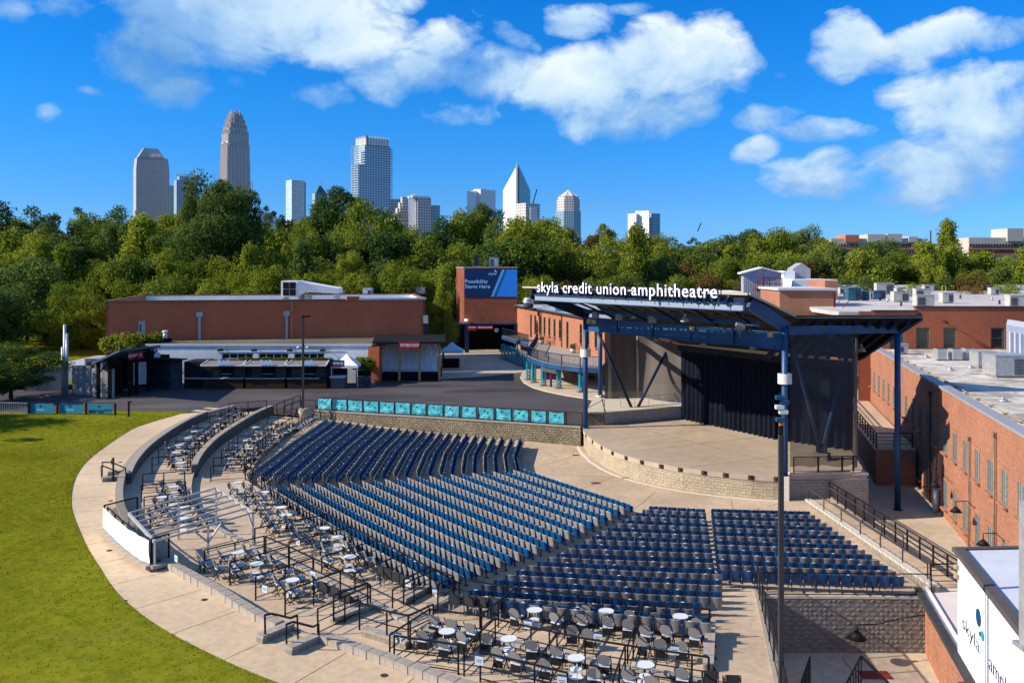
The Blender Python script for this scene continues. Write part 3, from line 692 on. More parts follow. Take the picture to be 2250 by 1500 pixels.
for j, (p, ang, c, sec, row, k) in enumerate(seats):
    if j in single:
        cw = 'blue' if c == 'b' else 'grey'
        side = ORD[k] + ' from left'
        nrow = {'right': 15}.get(sec, 24)
        rown = ('rearmost row' if row == nrow-1 else ORD[nrow-1-row] + ' row from back')
        e = empty('stadium_seat', (p.x, p.y, E(rS(p))), ang, '%s seat, %s in %s, %s' % (cw, side, rown, SEC[sec]), 'seat', 'fixed seats in the amphitheatre bowl')
        bm_, sm_ = seat_me[c]
        inst('backrest', bm_, e, (0,0,R.uniform(-.008,.008)), R.uniform(-.05,.05)); inst('seat', sm_, e); inst('leg', me_leg, e)
        if k % 2 == 0: inst('cup_holder', me_cup, e)
        if (k*7+row*5) % 4 == 0: inst('number_tag', me_tag, e)
    else:
        M = seat_mat4(p, ang, R.uniform(-.04,.04)); mi = 0 if c == 'b' else 1
        add_stuff(SP['backrest'], M, mi); add_stuff(SP['seat'], M, mi); add_stuff(SP['leg'], M, 2)
        if k % 2 == 0: add_stuff(SP['cup_holder'], M, 3)
        if (k*7+row*5) % 4 == 0: add_stuff(b_tag, M, 4)
me = bpy.data.meshes.new('stadium_seats'); me.from_pydata(SV, [], SF)
for m in (M_seatb, M_seatg, M_legb, M_cup, M_tagw): me.materials.append(m)
me.polygons.foreach_set('material_index', SM); me.polygons.foreach_set('use_smooth', SS); me.update()
o = bpy.data.objects.new('stadium_seats', me); link(o); tag(o, 'rows of blue and grey tip up seats filling the rest of the bowl', 'seats', kind='stuff')

# ================================================================ STAGE
ZS = 1.5
arc_px = [(1281,941),(1284,948),(1292,957),(1307,970),(1333,985),(1360,996),(1400,1008),(1453,1019),(1500,1027),(1547,1033),(1600,1038.5),(1650,1043),(1700,1046),(1722,1047)]
arc_w = [at(a, c, ZS) for a, c in arc_px]
back_w = [V(17.75,58.55,0), V(23.0,59.0,0), V(27,76,0), V(21,92,0), V(9.5,90,0), V(8.0,82,0), V(5.95,76.9,0)]
stage = empty('stage', (14,70,0)); stage.location = (0,0,0)
tag(stage, 'wide pale concrete stage floor with curved block front below blue steel roof', 'stage')
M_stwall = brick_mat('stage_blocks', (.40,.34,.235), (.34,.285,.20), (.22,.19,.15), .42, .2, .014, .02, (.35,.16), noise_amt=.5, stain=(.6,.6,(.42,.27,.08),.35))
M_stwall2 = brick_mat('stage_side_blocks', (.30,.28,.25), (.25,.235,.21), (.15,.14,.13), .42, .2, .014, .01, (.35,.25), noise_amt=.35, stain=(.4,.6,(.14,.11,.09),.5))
inner = [p for p in arc_w]
def offs(pts, d):
    out = []
    for k, p in enumerate(pts):
        a = pts[max(0,k-1)]; c = pts[min(len(pts)-1,k+1)]; t = (c-a); t.z = 0; t.normalize(); out.append(V(p.x - t.y*d*-1, p.y - t.x*d, 0) if False else V(p.x + t.y*d, p.y - t.x*d, 0))
    return out
ai = offs(arc_w, -.06)      # wall face a touch behind the coping
if (ai[6]-S0).length > (arc_w[6]-S0).length: ai = offs(arc_w, .06)
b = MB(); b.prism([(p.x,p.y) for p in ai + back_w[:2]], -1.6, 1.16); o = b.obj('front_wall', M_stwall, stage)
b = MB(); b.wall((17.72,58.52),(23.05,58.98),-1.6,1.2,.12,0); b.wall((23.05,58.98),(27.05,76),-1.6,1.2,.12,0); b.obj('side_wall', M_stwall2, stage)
b = MB(); b.prism([(p.x,p.y) for p in arc_w + back_w], 1.16, ZS); b.obj('floor', M_stage, stage)
b = MB(); b.prism([(p.x,p.y) for p in back_w[0:1]+[V(23.0,59.0,0),V(23.4,60.5,0),V(18.0,60.0,0)]], ZS+.005, ZS+.02); 
# open joints across the stage floor
for a, c in (((8.5,66),(21,72.5)),((12,61),(24,67)),((9,78),(18,62.5)),((12.8,80.5),(21.5,65)),((7.2,70),(16,74.8))):
    d = (V(*c,0)-V(*a,0)).normalized(); s = V(-d.y,d.x,0)*.02; A=V(*a,ZS+.004); C_=V(*c,ZS+.004)
    MB().face([A-s, C_-s, C_+s, A+s]).obj('joint', M_joint, stage)
# light boxes let into the stage edge
me = MB().box((0,0,0),(.36,.10,.27)).mesh('light_box', M_black); me2 = MB().box((0,0,0),(.13,.02,.2)).mesh('lamp_window', mat('lamp_lens',(.08,.05,.04),.3))
for zx, zy in ((240,175),(265,203),(305,231),(367,259),(438,289),(528,317),(633,343),(755,368),(890,392),(1037,411),(1190,429),(1352,441),(1517,448)):
    p = at(1200+zx/3, 900+zy/3, 1.34)
    k = min(range(len(arc_w)), key=lambda i: (arc_w[i]-V(p.x,p.y,ZS)).length); k = max(1,min(len(arc_w)-2,k)); t = arc_w[k+1]-arc_w[k-1]
    n = V(t.y,-t.x,0).normalized(); 
    if n.dot(S0-p) > 0: n = -n
    q = min((arc_w[i].lerp(arc_w[i+1], j/10) for i in range(len(arc_w)-1) for j in range(10)), key=lambda w_: abs(1125+w_.x/w_.y*2000-(1200+zx/3)))
    p = V(q.x, q.y, 1.34) - n*.02
    o = inst('light_box', me, stage, p, atan2(t.y,t.x)); inst('lamp_window', me2, o, (-.08,-.055,0) if n.dot(V(sin(o.rotation_euler.z),-cos(o.rotation_euler.z),0))>0 else (-.08,.055,0))
# smooth pier at the right end of the curved front, pale copings on the side wall
MB().box((17.45,58.28,.0),(.62,.42,3.1),radians(-25)).obj('pier', mat('pier_concrete',(.45,.42,.40),.85,.08,2), stage)
cpm = mat('side_coping',(.50,.45,.37),.9,.1,3)
b = MB(); b.wall((17.9,58.5),(22.0,58.88),ZS,ZS+.16,.4,1); b.obj('coping', cpm, stage); b = MB(); b.wall((22.06,58.86),(23.1,58.97),ZS-.1,ZS+.05,.42,1); b.obj('coping', cpm, stage)
# gutter of pale stone round the foot of the stage
b = MB(); go = offs(arc_w, .55); gi = offs(arc_w, .30)
if (go[6]-S0).length < (arc_w[6]-S0).length: go = offs(arc_w, -.55); gi = offs(arc_w, -.30)
for k in range(len(go)-1):
    b.face([(q.x,q.y,.012) for q in (gi[k],gi[k+1],go[k+1],go[k])])
b.obj('gutter', mat('gutter_pale',(.62,.58,.52),.8,.08,3), bowl)
me = MB().cone((0,0,0),.34,.34,.012,20).mesh('manhole_cover', mat('rusty_iron',(.10,.07,.045),.8,.2,8))
for a, c in ((1309,1061),(1373,1050)): inst('manhole_cover', me, bowl, at(a,c,0)+V(0,0,.012), 0, (1 if a < 1350 else .7,)*3 if False else (1 if a<1350 else .75, .8 if a<1350 else .3, 1))
for a, c in ((1265,1000),): inst('drain_grate', MB().box((0,0,0),(.5,.35,.02)).mesh('drain_grate', M_black), bowl, at(a,c,0)+V(0,0,.01))

# low block walls and plinth on the left of the stage
M_plw = brick_mat('plinth_blocks', (.27,.235,.16), (.22,.19,.135), (.10,.09,.07), .42, .2, .02, .04, (.5,.25), noise_amt=1.0)
wl = empty('stage_wing_wall'); tag(wl, 'low concrete block wall wrapping the left rear corner of the stage, pale slab on top', 'wall')
b = MB(); b.prism([(6.3,76.7),(7.75,76.85),(8.3,86.3),(7.9,86.4)], 1.45, 2.55); b.obj('core', M_plw, wl)
b = MB(); b.prism([(6.22,76.6),(7.82,76.75),(8.4,86.4),(7.85,86.5)], 2.55, 2.68); b.obj('coping', cpm, wl)
b = MB(); b.prism([(7.8,77.0),(15.2,80.5),(17,91),(8.4,88.5)], 1.4, 2.5); b.obj('core', brick_mat('wing_blocks',(.36,.37,.38),(.31,.32,.33),(.2,.2,.2),.42,.2,.012,.006,(.3,.15),noise_amt=.3), wl)
b = MB(); b.prism([(7.95,76.95),(15.3,80.4),(17,91.1),(8.5,88.6)], 2.5, 2.62); b.obj('coping', cpm, wl)
# little pyramid cap under the rear column
b = MB(); b.cone((8.3,85.6,2.68),.5,.3,.22,4); b.obj('column_cap', cpm, wl)

# ================================================================ STAGE ROOF
FLp, FRp = V(6.1,75.6,0), V(17.5,58.4,0)
TL, TR = V(.95,74.5,13.2), V(14.7,56.5,13.2)
KL, KR = V(7.2,77.0,11.6), V(18.6,59.6,11.62)
roof = empty('stage_roof'); tag(roof, 'blue steel roof over the stage with raised front canopy and dark underside', 'stage roof')
M_soffit = mat('soffit_deck', (.030,.026,.019), .8, .15, 2)
M_darkmetal = mat('dark_blue_metal', (.010,.022,.05), .5, .12, 2)
M_fascia = mat('fascia_grey', (.24,.29,.36), .55, .05, 2)
M_trim = mat('roof_trim', (.42,.38,.31), .6, .08, 2)
def slab(b, P, t):
    n = (P[1]-P[0]).cross(P[2]-P[0]).normalized(); 
    if n.z < 0: n = -n
    Q = [p - n*t for p in P]; b.face(P); b.face(Q[::-1])
    for k in range(len(P)): b.face([P[k], Q[k], Q[(k+1)%len(P)], P[(k+1)%len(P)]])
b = MB(); slab(b, [TL, TR, KR, KL], .07); b.obj('canopy_deck', M_darkmetal, roof)
b = MB(); b.bar(TL+V(0,0,.02), TR+V(0,0,.02), .3, .13); b.bar(TR+V(0,0,.02), KR+V(0,0,.02), .22, .12); b.bar(TL+V(0,0,.02), KL+V(0,0,.02), .22, .12); b.obj('eave_trim', M_trim, roof)
# roof deck seams beneath the canopy
b = MB()
for k in range(1, 14):
    u = k/14; b.bar(TL.lerp(TR,u)-V(0,0,.14), KL.lerp(KR,u)-V(0,0,.14), .05, .09)
b.obj('purlins', M_grey, roof)
# fascia channel carrying the letter shadows
fa0, fa1 = at(1176,652,0), None
def zline(px, py, z): return at(px, py, z)
f0 = zline(1177,650,12.55); f1 = zline(1634,668,12.62)
f0.z = f1.z = 0
fd = (f1-f0).normalized(); fn = V(fd.y,-fd.x,0)
if fn.dot(V(0,0,0)-f0) < 0: fn = -fn
b = MB(); P = [f0+V(0,0,12.22), f1+V(0,0,12.22)]
b.bar(f0+V(0,0,12.42), f1+V(0,0,12.42), .16, .44, up=(0,0,1)); b.obj('fascia_beam', M_fascia, roof)
b = MB(); b.bar(f0+V(0,0,12.20)+fn*.08, f1+V(0,0,12.20)+fn*.08, .3, .05); b.bar(f0+V(0,0,12.66)+fn*.08, f1+V(0,0,12.66)+fn*.08, .3, .05); b.obj('fascia_flange', M_steelblue, roof)
b = MB(); b.bar(f0+V(0,0,12.85)-fn*.1, f1+V(0,0,12.85)-fn*.1, .08, .3); b.obj('fascia_top', M_darkmetal, roof)
# inner tie beam with hangers
i0, i1 = at(1222,679,11.2), at(1672,711,11.2)
b = MB(); b.bar(i0, i1, .18, .34); b.obj('tie_beam', M_steelblue, roof)
b = MB()
for u in (.24, .37, .54, .92): p = i0.lerp(i1, u); b.box((p.x, p.y-.15, 10.95), (.55,.4,.5)); b.bar((p.x,p.y,10.7),(p.x,p.y,10.2),.04)
b.obj('hoist', M_grey, roof)
# main girder across the front
b = MB(); g0, g1 = V(6.2,75.6,0), V(17.4,58.5,0)
b.bar(g0+V(0,0,10.15), g1+V(0,0,10.15), .12, 1.0); b.obj('girder_web', M_steelblue, roof)
b = MB(); b.bar(g0+V(0,0,9.62), g1+V(0,0,9.62), .42, .06); b.bar(g0+V(0,0,10.68), g1+V(0,0,10.68), .42, .06)
for u in [k/5 for k in range(1,5)]: p = g0.lerp(g1,u); b.box((p.x,p.y,10.15),(.05,.36,.98),atan2((g1-g0).y,(g1-g0).x))
b.obj('girder_flange', M_steelblue, roof)
# raking beams at both ends
b = MB(); b.bar(V(14.9,57.2,12.65), V(17.8,58.8,10.9), .3, .8, up=(0,0,1)); b.obj('raking_beam', M_steelblue, roof)
b = MB(); b.bar(V(1.6,74.7,12.7), V(6.4,75.9,10.85), .3, .8, up=(0,0,1)); b.obj('raking_beam', M_darkmetal, roof)  # left beam in darker blue, its shade put into the colour
for u in (.18,.36,.54,.72,.88):
    a = TL.lerp(TR,u)+(KL-TL)*.12-V(0,0,.5); c = FLp.lerp(FRp,u)+V(0,0,10.85)
    MB().bar(a, c, .1, .16).obj('raking_beam', M_darkmetal, roof)
# rear roof
RP = dict(KR=KR, TB=V(26.9,60.0,11.62), RR=V(25.9,68.2,8.1), RM=V(20.6,74.5,8.1), LM=V(15.2,81.5,8.1), LL=V(10.2,89.5,9.6), KL=KL)
b = MB()
for t3 in (('KR','TB','RR'),('KR','RR','RM'),('KR','RM','LM'),('KR','LM','KL'),('KL','LM','LL')): slab(b, [RP[k] for k in t3], .12)
b.obj('rear_deck', M_soffit, roof)
b = MB(); b.bar(KR+V(-.1,-.05,.05), RP['TB']+V(0,-.05,.05), .3, .16); b.obj('eave', M_roofdark, roof)
b = MB(); b.bar(KR+V(-.1,-.16,-.04), RP['TB']+V(0,-.16,-.04), .05, .05); b.obj('eave_drip', M_trim, roof)
b = MB(); b.bar(RP['TB'], RP['RR'], .3, .5); b.obj('verge', M_darkmetal, roof)
b = MB()
for k in range(9):
    u = (k+.6)/9.4; p = KR.lerp(RP['TB'], u); b.bar(p+V(0,.1,-.32), p+V(-.4,7.0,-3.3), .2, .38)
b.obj('rafters', M_darkmetal, roof)
c4 = V(26.05,61.5,0)
b = MB(); b.bar(V(17.7,58.5,10.82), V(c4.x,c4.y,10.72), .3, .55); b.obj('side_beam', M_steelblue, roof)
# columns
def column(p, z0, z1, label=None):
    b = MB(); b.cone((p[0],p[1],z0), .2, .2, z1-z0, 16); b.cone((p[0],p[1],z0), .32,.32,.05,12); b.obj('column', M_steelblue, roof)
column(FLp, ZS, 10.9); column(FRp, ZS, 11.0); column(c4, -1.5, 10.75); column((8.3,85.6), 2.85, 10.0)
b = MB(); b.bar(V(8.3,85.6,9.8), V(6.2,76,10.2), .25, .5); b.obj('side_beam', M_steelblue, roof)
# V struts on concrete feet
def vstrut(base, tops, foot_z, sm=None):
    e_ = MB(); e_.box((base.x,base.y,foot_z+.22),(1.0,.9,.44),radians(-35)); e_.obj('strut_foot', M_block, roof)
    for t in tops: MB().bar(base+V((t-base).x*.03,0,.35), t, .26, .26, n=10).obj('strut', sm or M_steelblue, roof)
    MB().box((base.x,base.y,base.z+.3),(.7,.3,.5),radians(-35)).obj('strut_shoe', M_black, roof)
vb = V(10.6,79.9,2.0); vstrut(V(10.7,79.6,1.9), [V(7.4,78.6,9.3), V(14.6,83.4,8.0)], ZS, M_darkmetal)
vstrut(V(21.6,63.5,1.95), [V(18.5,60.4,10.1), V(24.0,65.2,8.6)], ZS)
# drum shades clamped on the front columns
for p, nm in ((FLp,'left'), (FRp,'right')):
    o = empty('drum_shade', (p.x,p.y,7.75), 0, 'white drum shade clamped round the %s front column of the stage roof' % nm, 'lamp shade')
    b = MB(); b.cone((0,0,-.33),.44,.44,.66,20,False); b.cone((0,0,-.33),.41,.41,.66,20,False); b.obj('shade', mat('drum_white',(.62,.60,.57),.6,.12,6), o); b = MB(); b.box((0,0,.3),(.8,.05,.05)); b.box((0,0,-.3),(.8,.05,.05)); b.obj('bracket', M_grey, o)
# bell lamps
def bell():
    b = MB(); b.cone((0,0,0),.33,.30,.08,14,False); b.cone((0,0,.08),.30,.12,.24,14); b.cone((0,0,.32),.11,.09,.22,10); return b
mbell = bell().mesh('shade', mat('lamp_shade_grey',(.40,.36,.29),.5,.15,6,metal=.1)); mcord = MB().bar((0,0,.5),(0,0,2.0),.03).mesh('cord', M_black)
for k, (a, c, d, w) in enumerate(((1394,700,70,'first from left, just under the canopy'),(1505,706,62,'second, under the canopy near its middle'),(1442,750,76,'left of three below the main girder'),(1546,760,72,'middle of three below the main girder'),(1655,768,66,'right of three below the main girder, by column'),(1892,772,64,'behind the right scrim edge under the rear roof'))):
    p = atd(a, c, d); e = empty('pendant_lamp', p, 0, 'grey bell pendant lamp, %s' % w, 'lamp', 'bell lamps under the stage roof')
    inst('shade', mbell, e); inst('cord', mcord, e)
for k, (a, c, d, w) in enumerate(((1294,706,74.2,'left end'),(1305,707,73,'left end, beside its twin'),(1521,722,65.5,'middle'),(1692,734,58.9,'right end'))):
    p = atd(a, c, d-.35); e = empty('speaker_box', p, radians(-20), 'small tan speaker box on the %s of the main stage girder' % w, 'lamp'); MB().box((0,0,0),(.32,.3,.36)).obj('body', mat('tan_box',(.45,.33,.17),.6,.1,4), e); MB().box((0,.22,0),(.1,.16,.1)).obj('bracket', M_black, e)  # speaker boxes on the main girder, no lamp inside

# ---------------------------------------------------------------- curtains and scrims
def cloth(name, pts, z0f, z1f, m, period, amp, label, cat, nz=6, parent=None, swag=0, seed=0):
    rr = random.Random(seed); b = MB(); L = 0; segs = []
    for a, c in zip(pts[:-1], pts[1:]): segs.append((V(*a,0), V(*c,0))); 
    tot = sum((c-a).length for a, c in segs); n = int(tot/period*6); g = {}
    for i in range(n+1):
        s = tot*i/n; q = s
        for a, c in segs:
            l = (c-a).length
            if q <= l+1e-6: break
            q -= l
        d = (c-a).normalized(); nn = V(-d.y, d.x, 0); p = a + d*min(q,l); u = s/tot
        for k in range(nz+1):
            v = k/nz; z = z0f(u) + (z1f(u)-z0f(u))*v
            ph = 2*pi*s/period + 4.5*mnoise.noise((s*.30, seed, 0)) + .5*mnoise.noise((s*.9, v*2, seed))
            A = amp*(1.15-.55*v)*(.7+.6*abs(mnoise.noise((s*.5, 3, seed))))
            off = A*sin(ph) + swag*mnoise.noise((s*.45, v*1.2, seed+9))
            g[i,k] = b.vert((p.x+nn.x*off, p.y+nn.y*off, z + (.06*sin(ph) if k == 0 else 0)))
    for i in range(n):
        for k in range(nz): b.f.append([g[i,k],g[i+1,k],g[i+1,k+1],g[i,k+1]]); b.mi.append(0); b.sm.append(True)
    o = b.obj(name, m, parent)
    return tag(o, label, cat)
cloth('stage_curtain', [(14.9,80.2),(20.3,70.9),(24.9,66.2)], lambda u: ZS+.05, lambda u: 7.5, M_curt, .56, .21, 'black pleated curtain hanging across the back of the stage', 'curtain', seed=3)
tr_ = empty('curtain_track'); tag(tr_, 'dark fringed batten along the top of the stage curtain', 'batten')
b = MB(); b.bar((14.7,80.4,7.75),(20.3,70.8,7.75),.2,.5); b.bar((20.3,70.8,7.75),(25,66,7.75),.2,.5); b.obj('batten', mat('batten_dark',(.03,.026,.026),.9,.6,8), tr_)
b = MB(); b.bar((14.7,80.2,8.05),(20.2,70.6,8.05),.05); b.bar((20.2,70.6,8.05),(25,65.8,8.05),.05); b.obj('pipe', M_grey, tr_)
def mesh_mat(name, c, alpha):
    m = bpy.data.materials.new(name); m.use_nodes = True; nt = m.node_tree; N = nt.nodes; L = nt.links; b = N['Principled BSDF']
    b.inputs['Base Color'].default_value = (*c,1); b.inputs['Roughness'].default_value = .9; tb = N.new('ShaderNodeBsdfTransparent'); mx = N.new('ShaderNodeMixShader'); mx.inputs[0].default_value = alpha
    L.new(tb.outputs[0], mx.inputs[1]); L.new(b.outputs[0], mx.inputs[2]); L.new(mx.outputs[0], N['Material Output'].inputs[0]); return m
M_scrimL = mesh_mat('scrim_brown', (.085,.072,.066), .95); M_scrimR = mesh_mat('scrim_dark', (.030,.036,.045), .62)
cloth('wing_scrim', [(8.6,84.6),(11.7,85.4)], lambda u: 2.15, lambda u: 8.75+.05*u, M_scrimL, 1.1, .07, 'brown mesh scrim, left panel behind the leaning blue strut', 'scrim', 8, swag=.8, seed=5)
cloth('wing_scrim', [(11.75,85.3),(15.4,81.6)], lambda u: 2.45+.5*u, lambda u: 8.8-1.1*u, M_scrimL, 2.2, .04, 'brown mesh scrim panel stretched between the pole and black curtain', 'scrim', 8, swag=.9, seed=8)
MB().bar((11.72,85.2,2.3),(11.72,85.2,9),.09,n=8).obj('scrim_pole', M_galv); tag(bpy.data.objects['scrim_pole'], 'thin grey pole between the two brown wing scrims', 'pole')
cloth('wing_scrim', [(17.95,58.75),(22.35,59.35)], lambda u: 2.0, lambda u: 10.5, M_scrimR, 1.9, .04, 'dark see through mesh scrim hung from the right side beam', 'scrim', 8, swag=.2, seed=11)
cloth('wing_scrim', [(22.4,59.4),(24.6,65.4)], lambda u: 1.7+.1*sin(u*5), lambda u: 10.3-1.6*u, mesh_mat('scrim_side',(.10,.088,.08),.9), 1.2, .12, 'grey brown scrim folded back along the right rear side of the stage', 'scrim', 8, swag=.25, seed=12)

# ---------------------------------------------------------------- the big sign on the canopy edge
def text_mesh(txt, size, extrude, m, name, bold=0.0, spacing=1.0, mat2=None):
    cu = bpy.data.curves.new('tmp', 'FONT'); cu.body = txt; cu.size = size; cu.extrude = extrude/2; cu.offset = bold; cu.space_character = spacing; cu.resolution_u = 3
    o = bpy.data.objects.new('tmp', cu); col.objects.link(o); dg = bpy.context.evaluated_depsgraph_get(); me = bpy.data.meshes.new_from_object(o.evaluated_get(dg))
    me.name = name; me.materials.clear(); me.materials.append(m)
    if mat2:
        me.materials.append(mat2)
        for p in me.polygons: p.material_index = 0 if p.normal.z > .9 else 1
    bpy.data.objects.remove(o); bpy.data.curves.remove(cu); return me
def text_on(txt, origin, right, up, width, size, m, name='lettering', extrude=.02, bold=0.0, parent=None, spacing=1.0, mat2=None, split=False, stretch=None):
    """lettering whose baseline starts at origin and runs along right, fitted to width"""
    right = Vector(right).normalized(); up = Vector(up).normalized(); nz = right.cross(up)
    R4 = Matrix((right, up, nz)).transposed().to_4x4()
    def place(me, dx, sx):
        o = bpy.data.objects.new(name, me); link(o, parent)
        o.matrix_local = Matrix.Translation(Vector(origin) + right*dx) @ R4 @ Matrix.Diagonal((sx, 1, 1, 1)); return o
    full = text_mesh(txt, size, extrude, m, name, bold, spacing, mat2)
    xs = [v.co.x for v in full.vertices]; w = max(xs)-min(xs); sx = width/w if width else 1
    if not split: return place(full, -min(xs)*sx, sx)
    out = []; cum = txt[:0]
    for k, ch in enumerate(txt):
        if ch == ' ': continue
        pre = text_mesh(txt[:k+1], size, extrude, m, name, bold, spacing, mat2); me = text_mesh(ch, size, extrude, m, name, bold, spacing, mat2)
        x1 = max(v.co.x for v in pre.vertices); cx = max(v.co.x for v in me.vertices)
        out.append(place(me, (x1-cx-min(xs))*sx, sx)); bpy.data.meshes.remove(pre)
    bpy.data.meshes.remove(full); return out
sgn = empty('roof_sign'); tag(sgn, 'long white lettered sign reading skyla credit union amphitheatre on canopy edge', 'sign')
M_let = mat('letter_white', (.86,.84,.82), .4, .02); M_letb = mat('letter_side', (.01,.09,.26), .4, .08)
s0 = at(1182,641,12.89); s1 = at(1578,654.5,12.98)
text_on('skyla credit union amphitheatre', s0, (s1-s0), (0,0,1), (s1-s0).length, 1.2, M_let, 'letter', .18, .004, sgn, 1.08, M_letb, True)
sb = V(*(s1-s0)).normalized(); sn = V(-sb.y, sb.x, 0)
b = MB(); b.bar(s0+sn*.2+V(0,0,.1), s1+sn*.2+V(0,0,.1), .06, .08); b.bar(s0+sn*.2+V(0,0,.5), s1+sn*.2+V(0,0,.5), .06, .06)
for k in range(16): p = s0.lerp(s1, k/15)+sn*.25; b.bar(p+V(0,0,.6), p+V(0,0,-.4), .06)
b.obj('sign_frame', M_darkmetal, sgn)
for k, px in enumerate((1271,1373,1466)):
    p = at(px, 648+ (px-1271)*.04, 12.6)-sn*.3; MB().box(tuple(p),(.42,.25,.2),radians(-55)).obj('flood_lamp', mat('flood_white',(.7,.66,.6),.4,.05), sgn)

# stage side railing
M_rail = M_black

# ================================================================ BUILDINGS round the plaza
M_brkdark = brick_mat('red_painted_brick', (.62,.165,.068), (.54,.135,.06), (.42,.12,.07), .22,.075,.008,.006,(.2,.16), noise_amt=.25, stain=(.35,.64,(.33,.13,.07),.5))
M_brkor = brick_mat('orange_brick', (.40,.135,.07), (.31,.10,.055), (.36,.22,.15), .22,.075,.012,.01,(.25,.16), noise_amt=.4, stain=(.6,.62,(.45,.28,.19),.6))
M_brkorF = brick_mat('orange_brick_bold', (.37,.125,.062), (.24,.075,.040), (.40,.27,.19), .26,.10,.016,.012,(.3,.14), noise_amt=.4)
M_wood = mat('tan_timber', (.50,.28,.09), .7, .15, 5)
M_tar = mat('gravel_roof', (.135,.12,.095), .95, .2, 2, .01, 30, big=(.15,.2))
M_roofw = mat('white_membrane', (.56,.52,.46), .75, .1, .8, .003, 10, big=(.12,.18), stain=(.42,.47,(.20,.165,.13),.8))
M_wblue = mat('pale_wall', (.66,.70,.74), .7, .07, 1.5, big=(.4,.12))
M_darkgl = glass_mat('dark_glass', (.018,.022,.022), .2, .35)
M_frame_w = mat('frame_pale', (.55,.56,.57), .5, .05)
M_frame_g = mat('frame_green', (.045,.085,.08), .5, .08)
M_mural = mat('dark_panel_blue', (.03,.045,.065), .6, .35, 1.2)
def wall_open(name, a, c, z0, z1, openings, m, parent, reveal=.16, back=.3):
    """wall seen from the right-hand side of a->c; openings (u0,u1,v0,v1) are cut through with reveals"""
    a = V(a[0],a[1],0); c = V(c[0],c[1],0); d = (c-a).normalized(); L = (c-a).length; n = V(d.y,-d.x,0)   # outward
    us = sorted(set([0,L]+[u for o in openings for u in o[:2]])); vs = sorted(set([z0,z1]+[v for o in openings for v in o[2:4]]))
    b = MB()
    def pt(u,v,w=0): p = a+d*u-n*w; return (p.x,p.y,v)
    for u0,u1 in zip(us[:-1],us[1:]):
        for v0,v1 in zip(vs[:-1],vs[1:]):
            um,vm = (u0+u1)/2,(v0+v1)/2
            if any(o[0]<um<o[1] and o[2]<vm<o[3] for o in openings): continue
            b.face([pt(u0,v0),pt(u1,v0),pt(u1,v1),pt(u0,v1)])
    for o in openings:
        u0,u1,v0,v1 = o[:4]; r = reveal
        b.face([pt(u0,v0),pt(u0,v1),pt(u0,v1,r),pt(u0,v0,r)]); b.face([pt(u1,v0,r),pt(u1,v1,r),pt(u1,v1),pt(u1,v0)])
        b.face([pt(u0,v0,r),pt(u1,v0,r),pt(u1,v0),pt(u0,v0)]); b.face([pt(u0,v1),pt(u1,v1),pt(u1,v1,r),pt(u0,v1,r)])
    b.face([pt(0,z0,back),pt(0,z1,back),pt(L,z1,back),pt(L,z0,back)]); b.face([pt(0,z1),pt(L,z1),pt(L,z1,back),pt(0,z1,back)])
    return b.obj(name, m, parent), a, d, n
def window(parent, a, d, n, u0, u1, v0, v1, cols, rows, fm, gm, r=.15, name='window', bw=.07, mid=None, sill=None):
    """frame object with its panes; lies at depth r behind the wall face"""
    p0 = a+d*((u0+u1)/2)-n*r; w, h = u1-u0, v1-v0; rz = atan2(d.y,d.x)
    b = MB()
    for x in (-w/2+bw/2, w/2-bw/2): b.box((x,0,h/2),(bw,.1,h))
    for z in (bw/2, h-bw/2): b.box((0,0,z),(w-2*bw,.1,bw))
    for k in range(1,cols): b.box((-w/2+w*k/cols,-.0,h/2),(bw*.6,.07,h-2*bw))
    for k in range(1,rows): b.box((0,.0,h*k/rows),(w-2*bw,.08,bw*.6))
    f = b.obj(name, fm, parent, (p0.x,p0.y,v0), rz)
    MB().box((0,.03,h/2),(w-2*bw,.015,h-2*bw)).obj('pane', gm, f)
    if sill: MB().box((0,-.16,-.05),(w+.16,.3,.1)).obj('sill', sill, f)
    return f

# --- long red painted brick hall
hall = empty('brick_hall'); tag(hall, 'long windowless dark red brick hall behind the three bars', 'building')
hA, hB = V(-48.2,108,0), V(-10.9,115,0); hd = (hB-hA).normalized(); hn = V(-hd.y,hd.x,0)
doors = [(at(303,745,1)-at(303,745,1)).x]
def hu(px):  # distance along the hall's front for a pixel column
    t = (px-1125)/2000; return ((t*hA.y - hA.x)/(hd.x - t*hd.y))
wo, a_, d_, n_ = wall_open('front_wall', hA, hB, 1.3, 10.7, [(hu(303),hu(320),6.1,8.4)], M_brkdark, hall)
dr = MB(); w = hu(320)-hu(303); p = hA+hd*(hu(303)+w/2)-n_*.1; dr.box((0,0,1.15),(w-.06,.08,2.26)); dd = dr.obj('door', M_galv, hall, (p.x,p.y,6.12), atan2(hd.y,hd.x)); MB().box((-.15,-.05,1.3),(.14,.03,1.1)).obj('pane', M_darkgl, dd)
q0, q1 = hA+hn*21, hB+hn*21
b = MB(); b.wall(hA, q0, 1.3, 10.7, .35, -1); b.wall(q0, q1, 1.3, 10.7, .35); b.wall(hB, q1, 1.3, 10.7, .35, 1); b.obj('side_wall', M_brkdark, hall)
b = MB(); b.prism([tuple(k[:2]) for k in (hA+hd*.4+hn*.35, hB-hd*.4+hn*.35, q1-hd*.4-hn*.3, q0+hd*.4-hn*.3)], 9.5, 9.85); b.obj('roof', M_roofw, hall)
b = MB(); b.wall(hA+hd*.0+hn*.36, hA+hn*20.6+hd*0, 9.85, 10.66, .05, -1); b.wall(q0-hn*.2, q1-hn*.2, 9.85, 10.66, .05, -1); b.wall(hB-hd*.38+hn*.3, q1-hd*.38-hn*.3, 9.85, 10.66, .05, 1); b.obj('parapet_lining', M_white, hall)
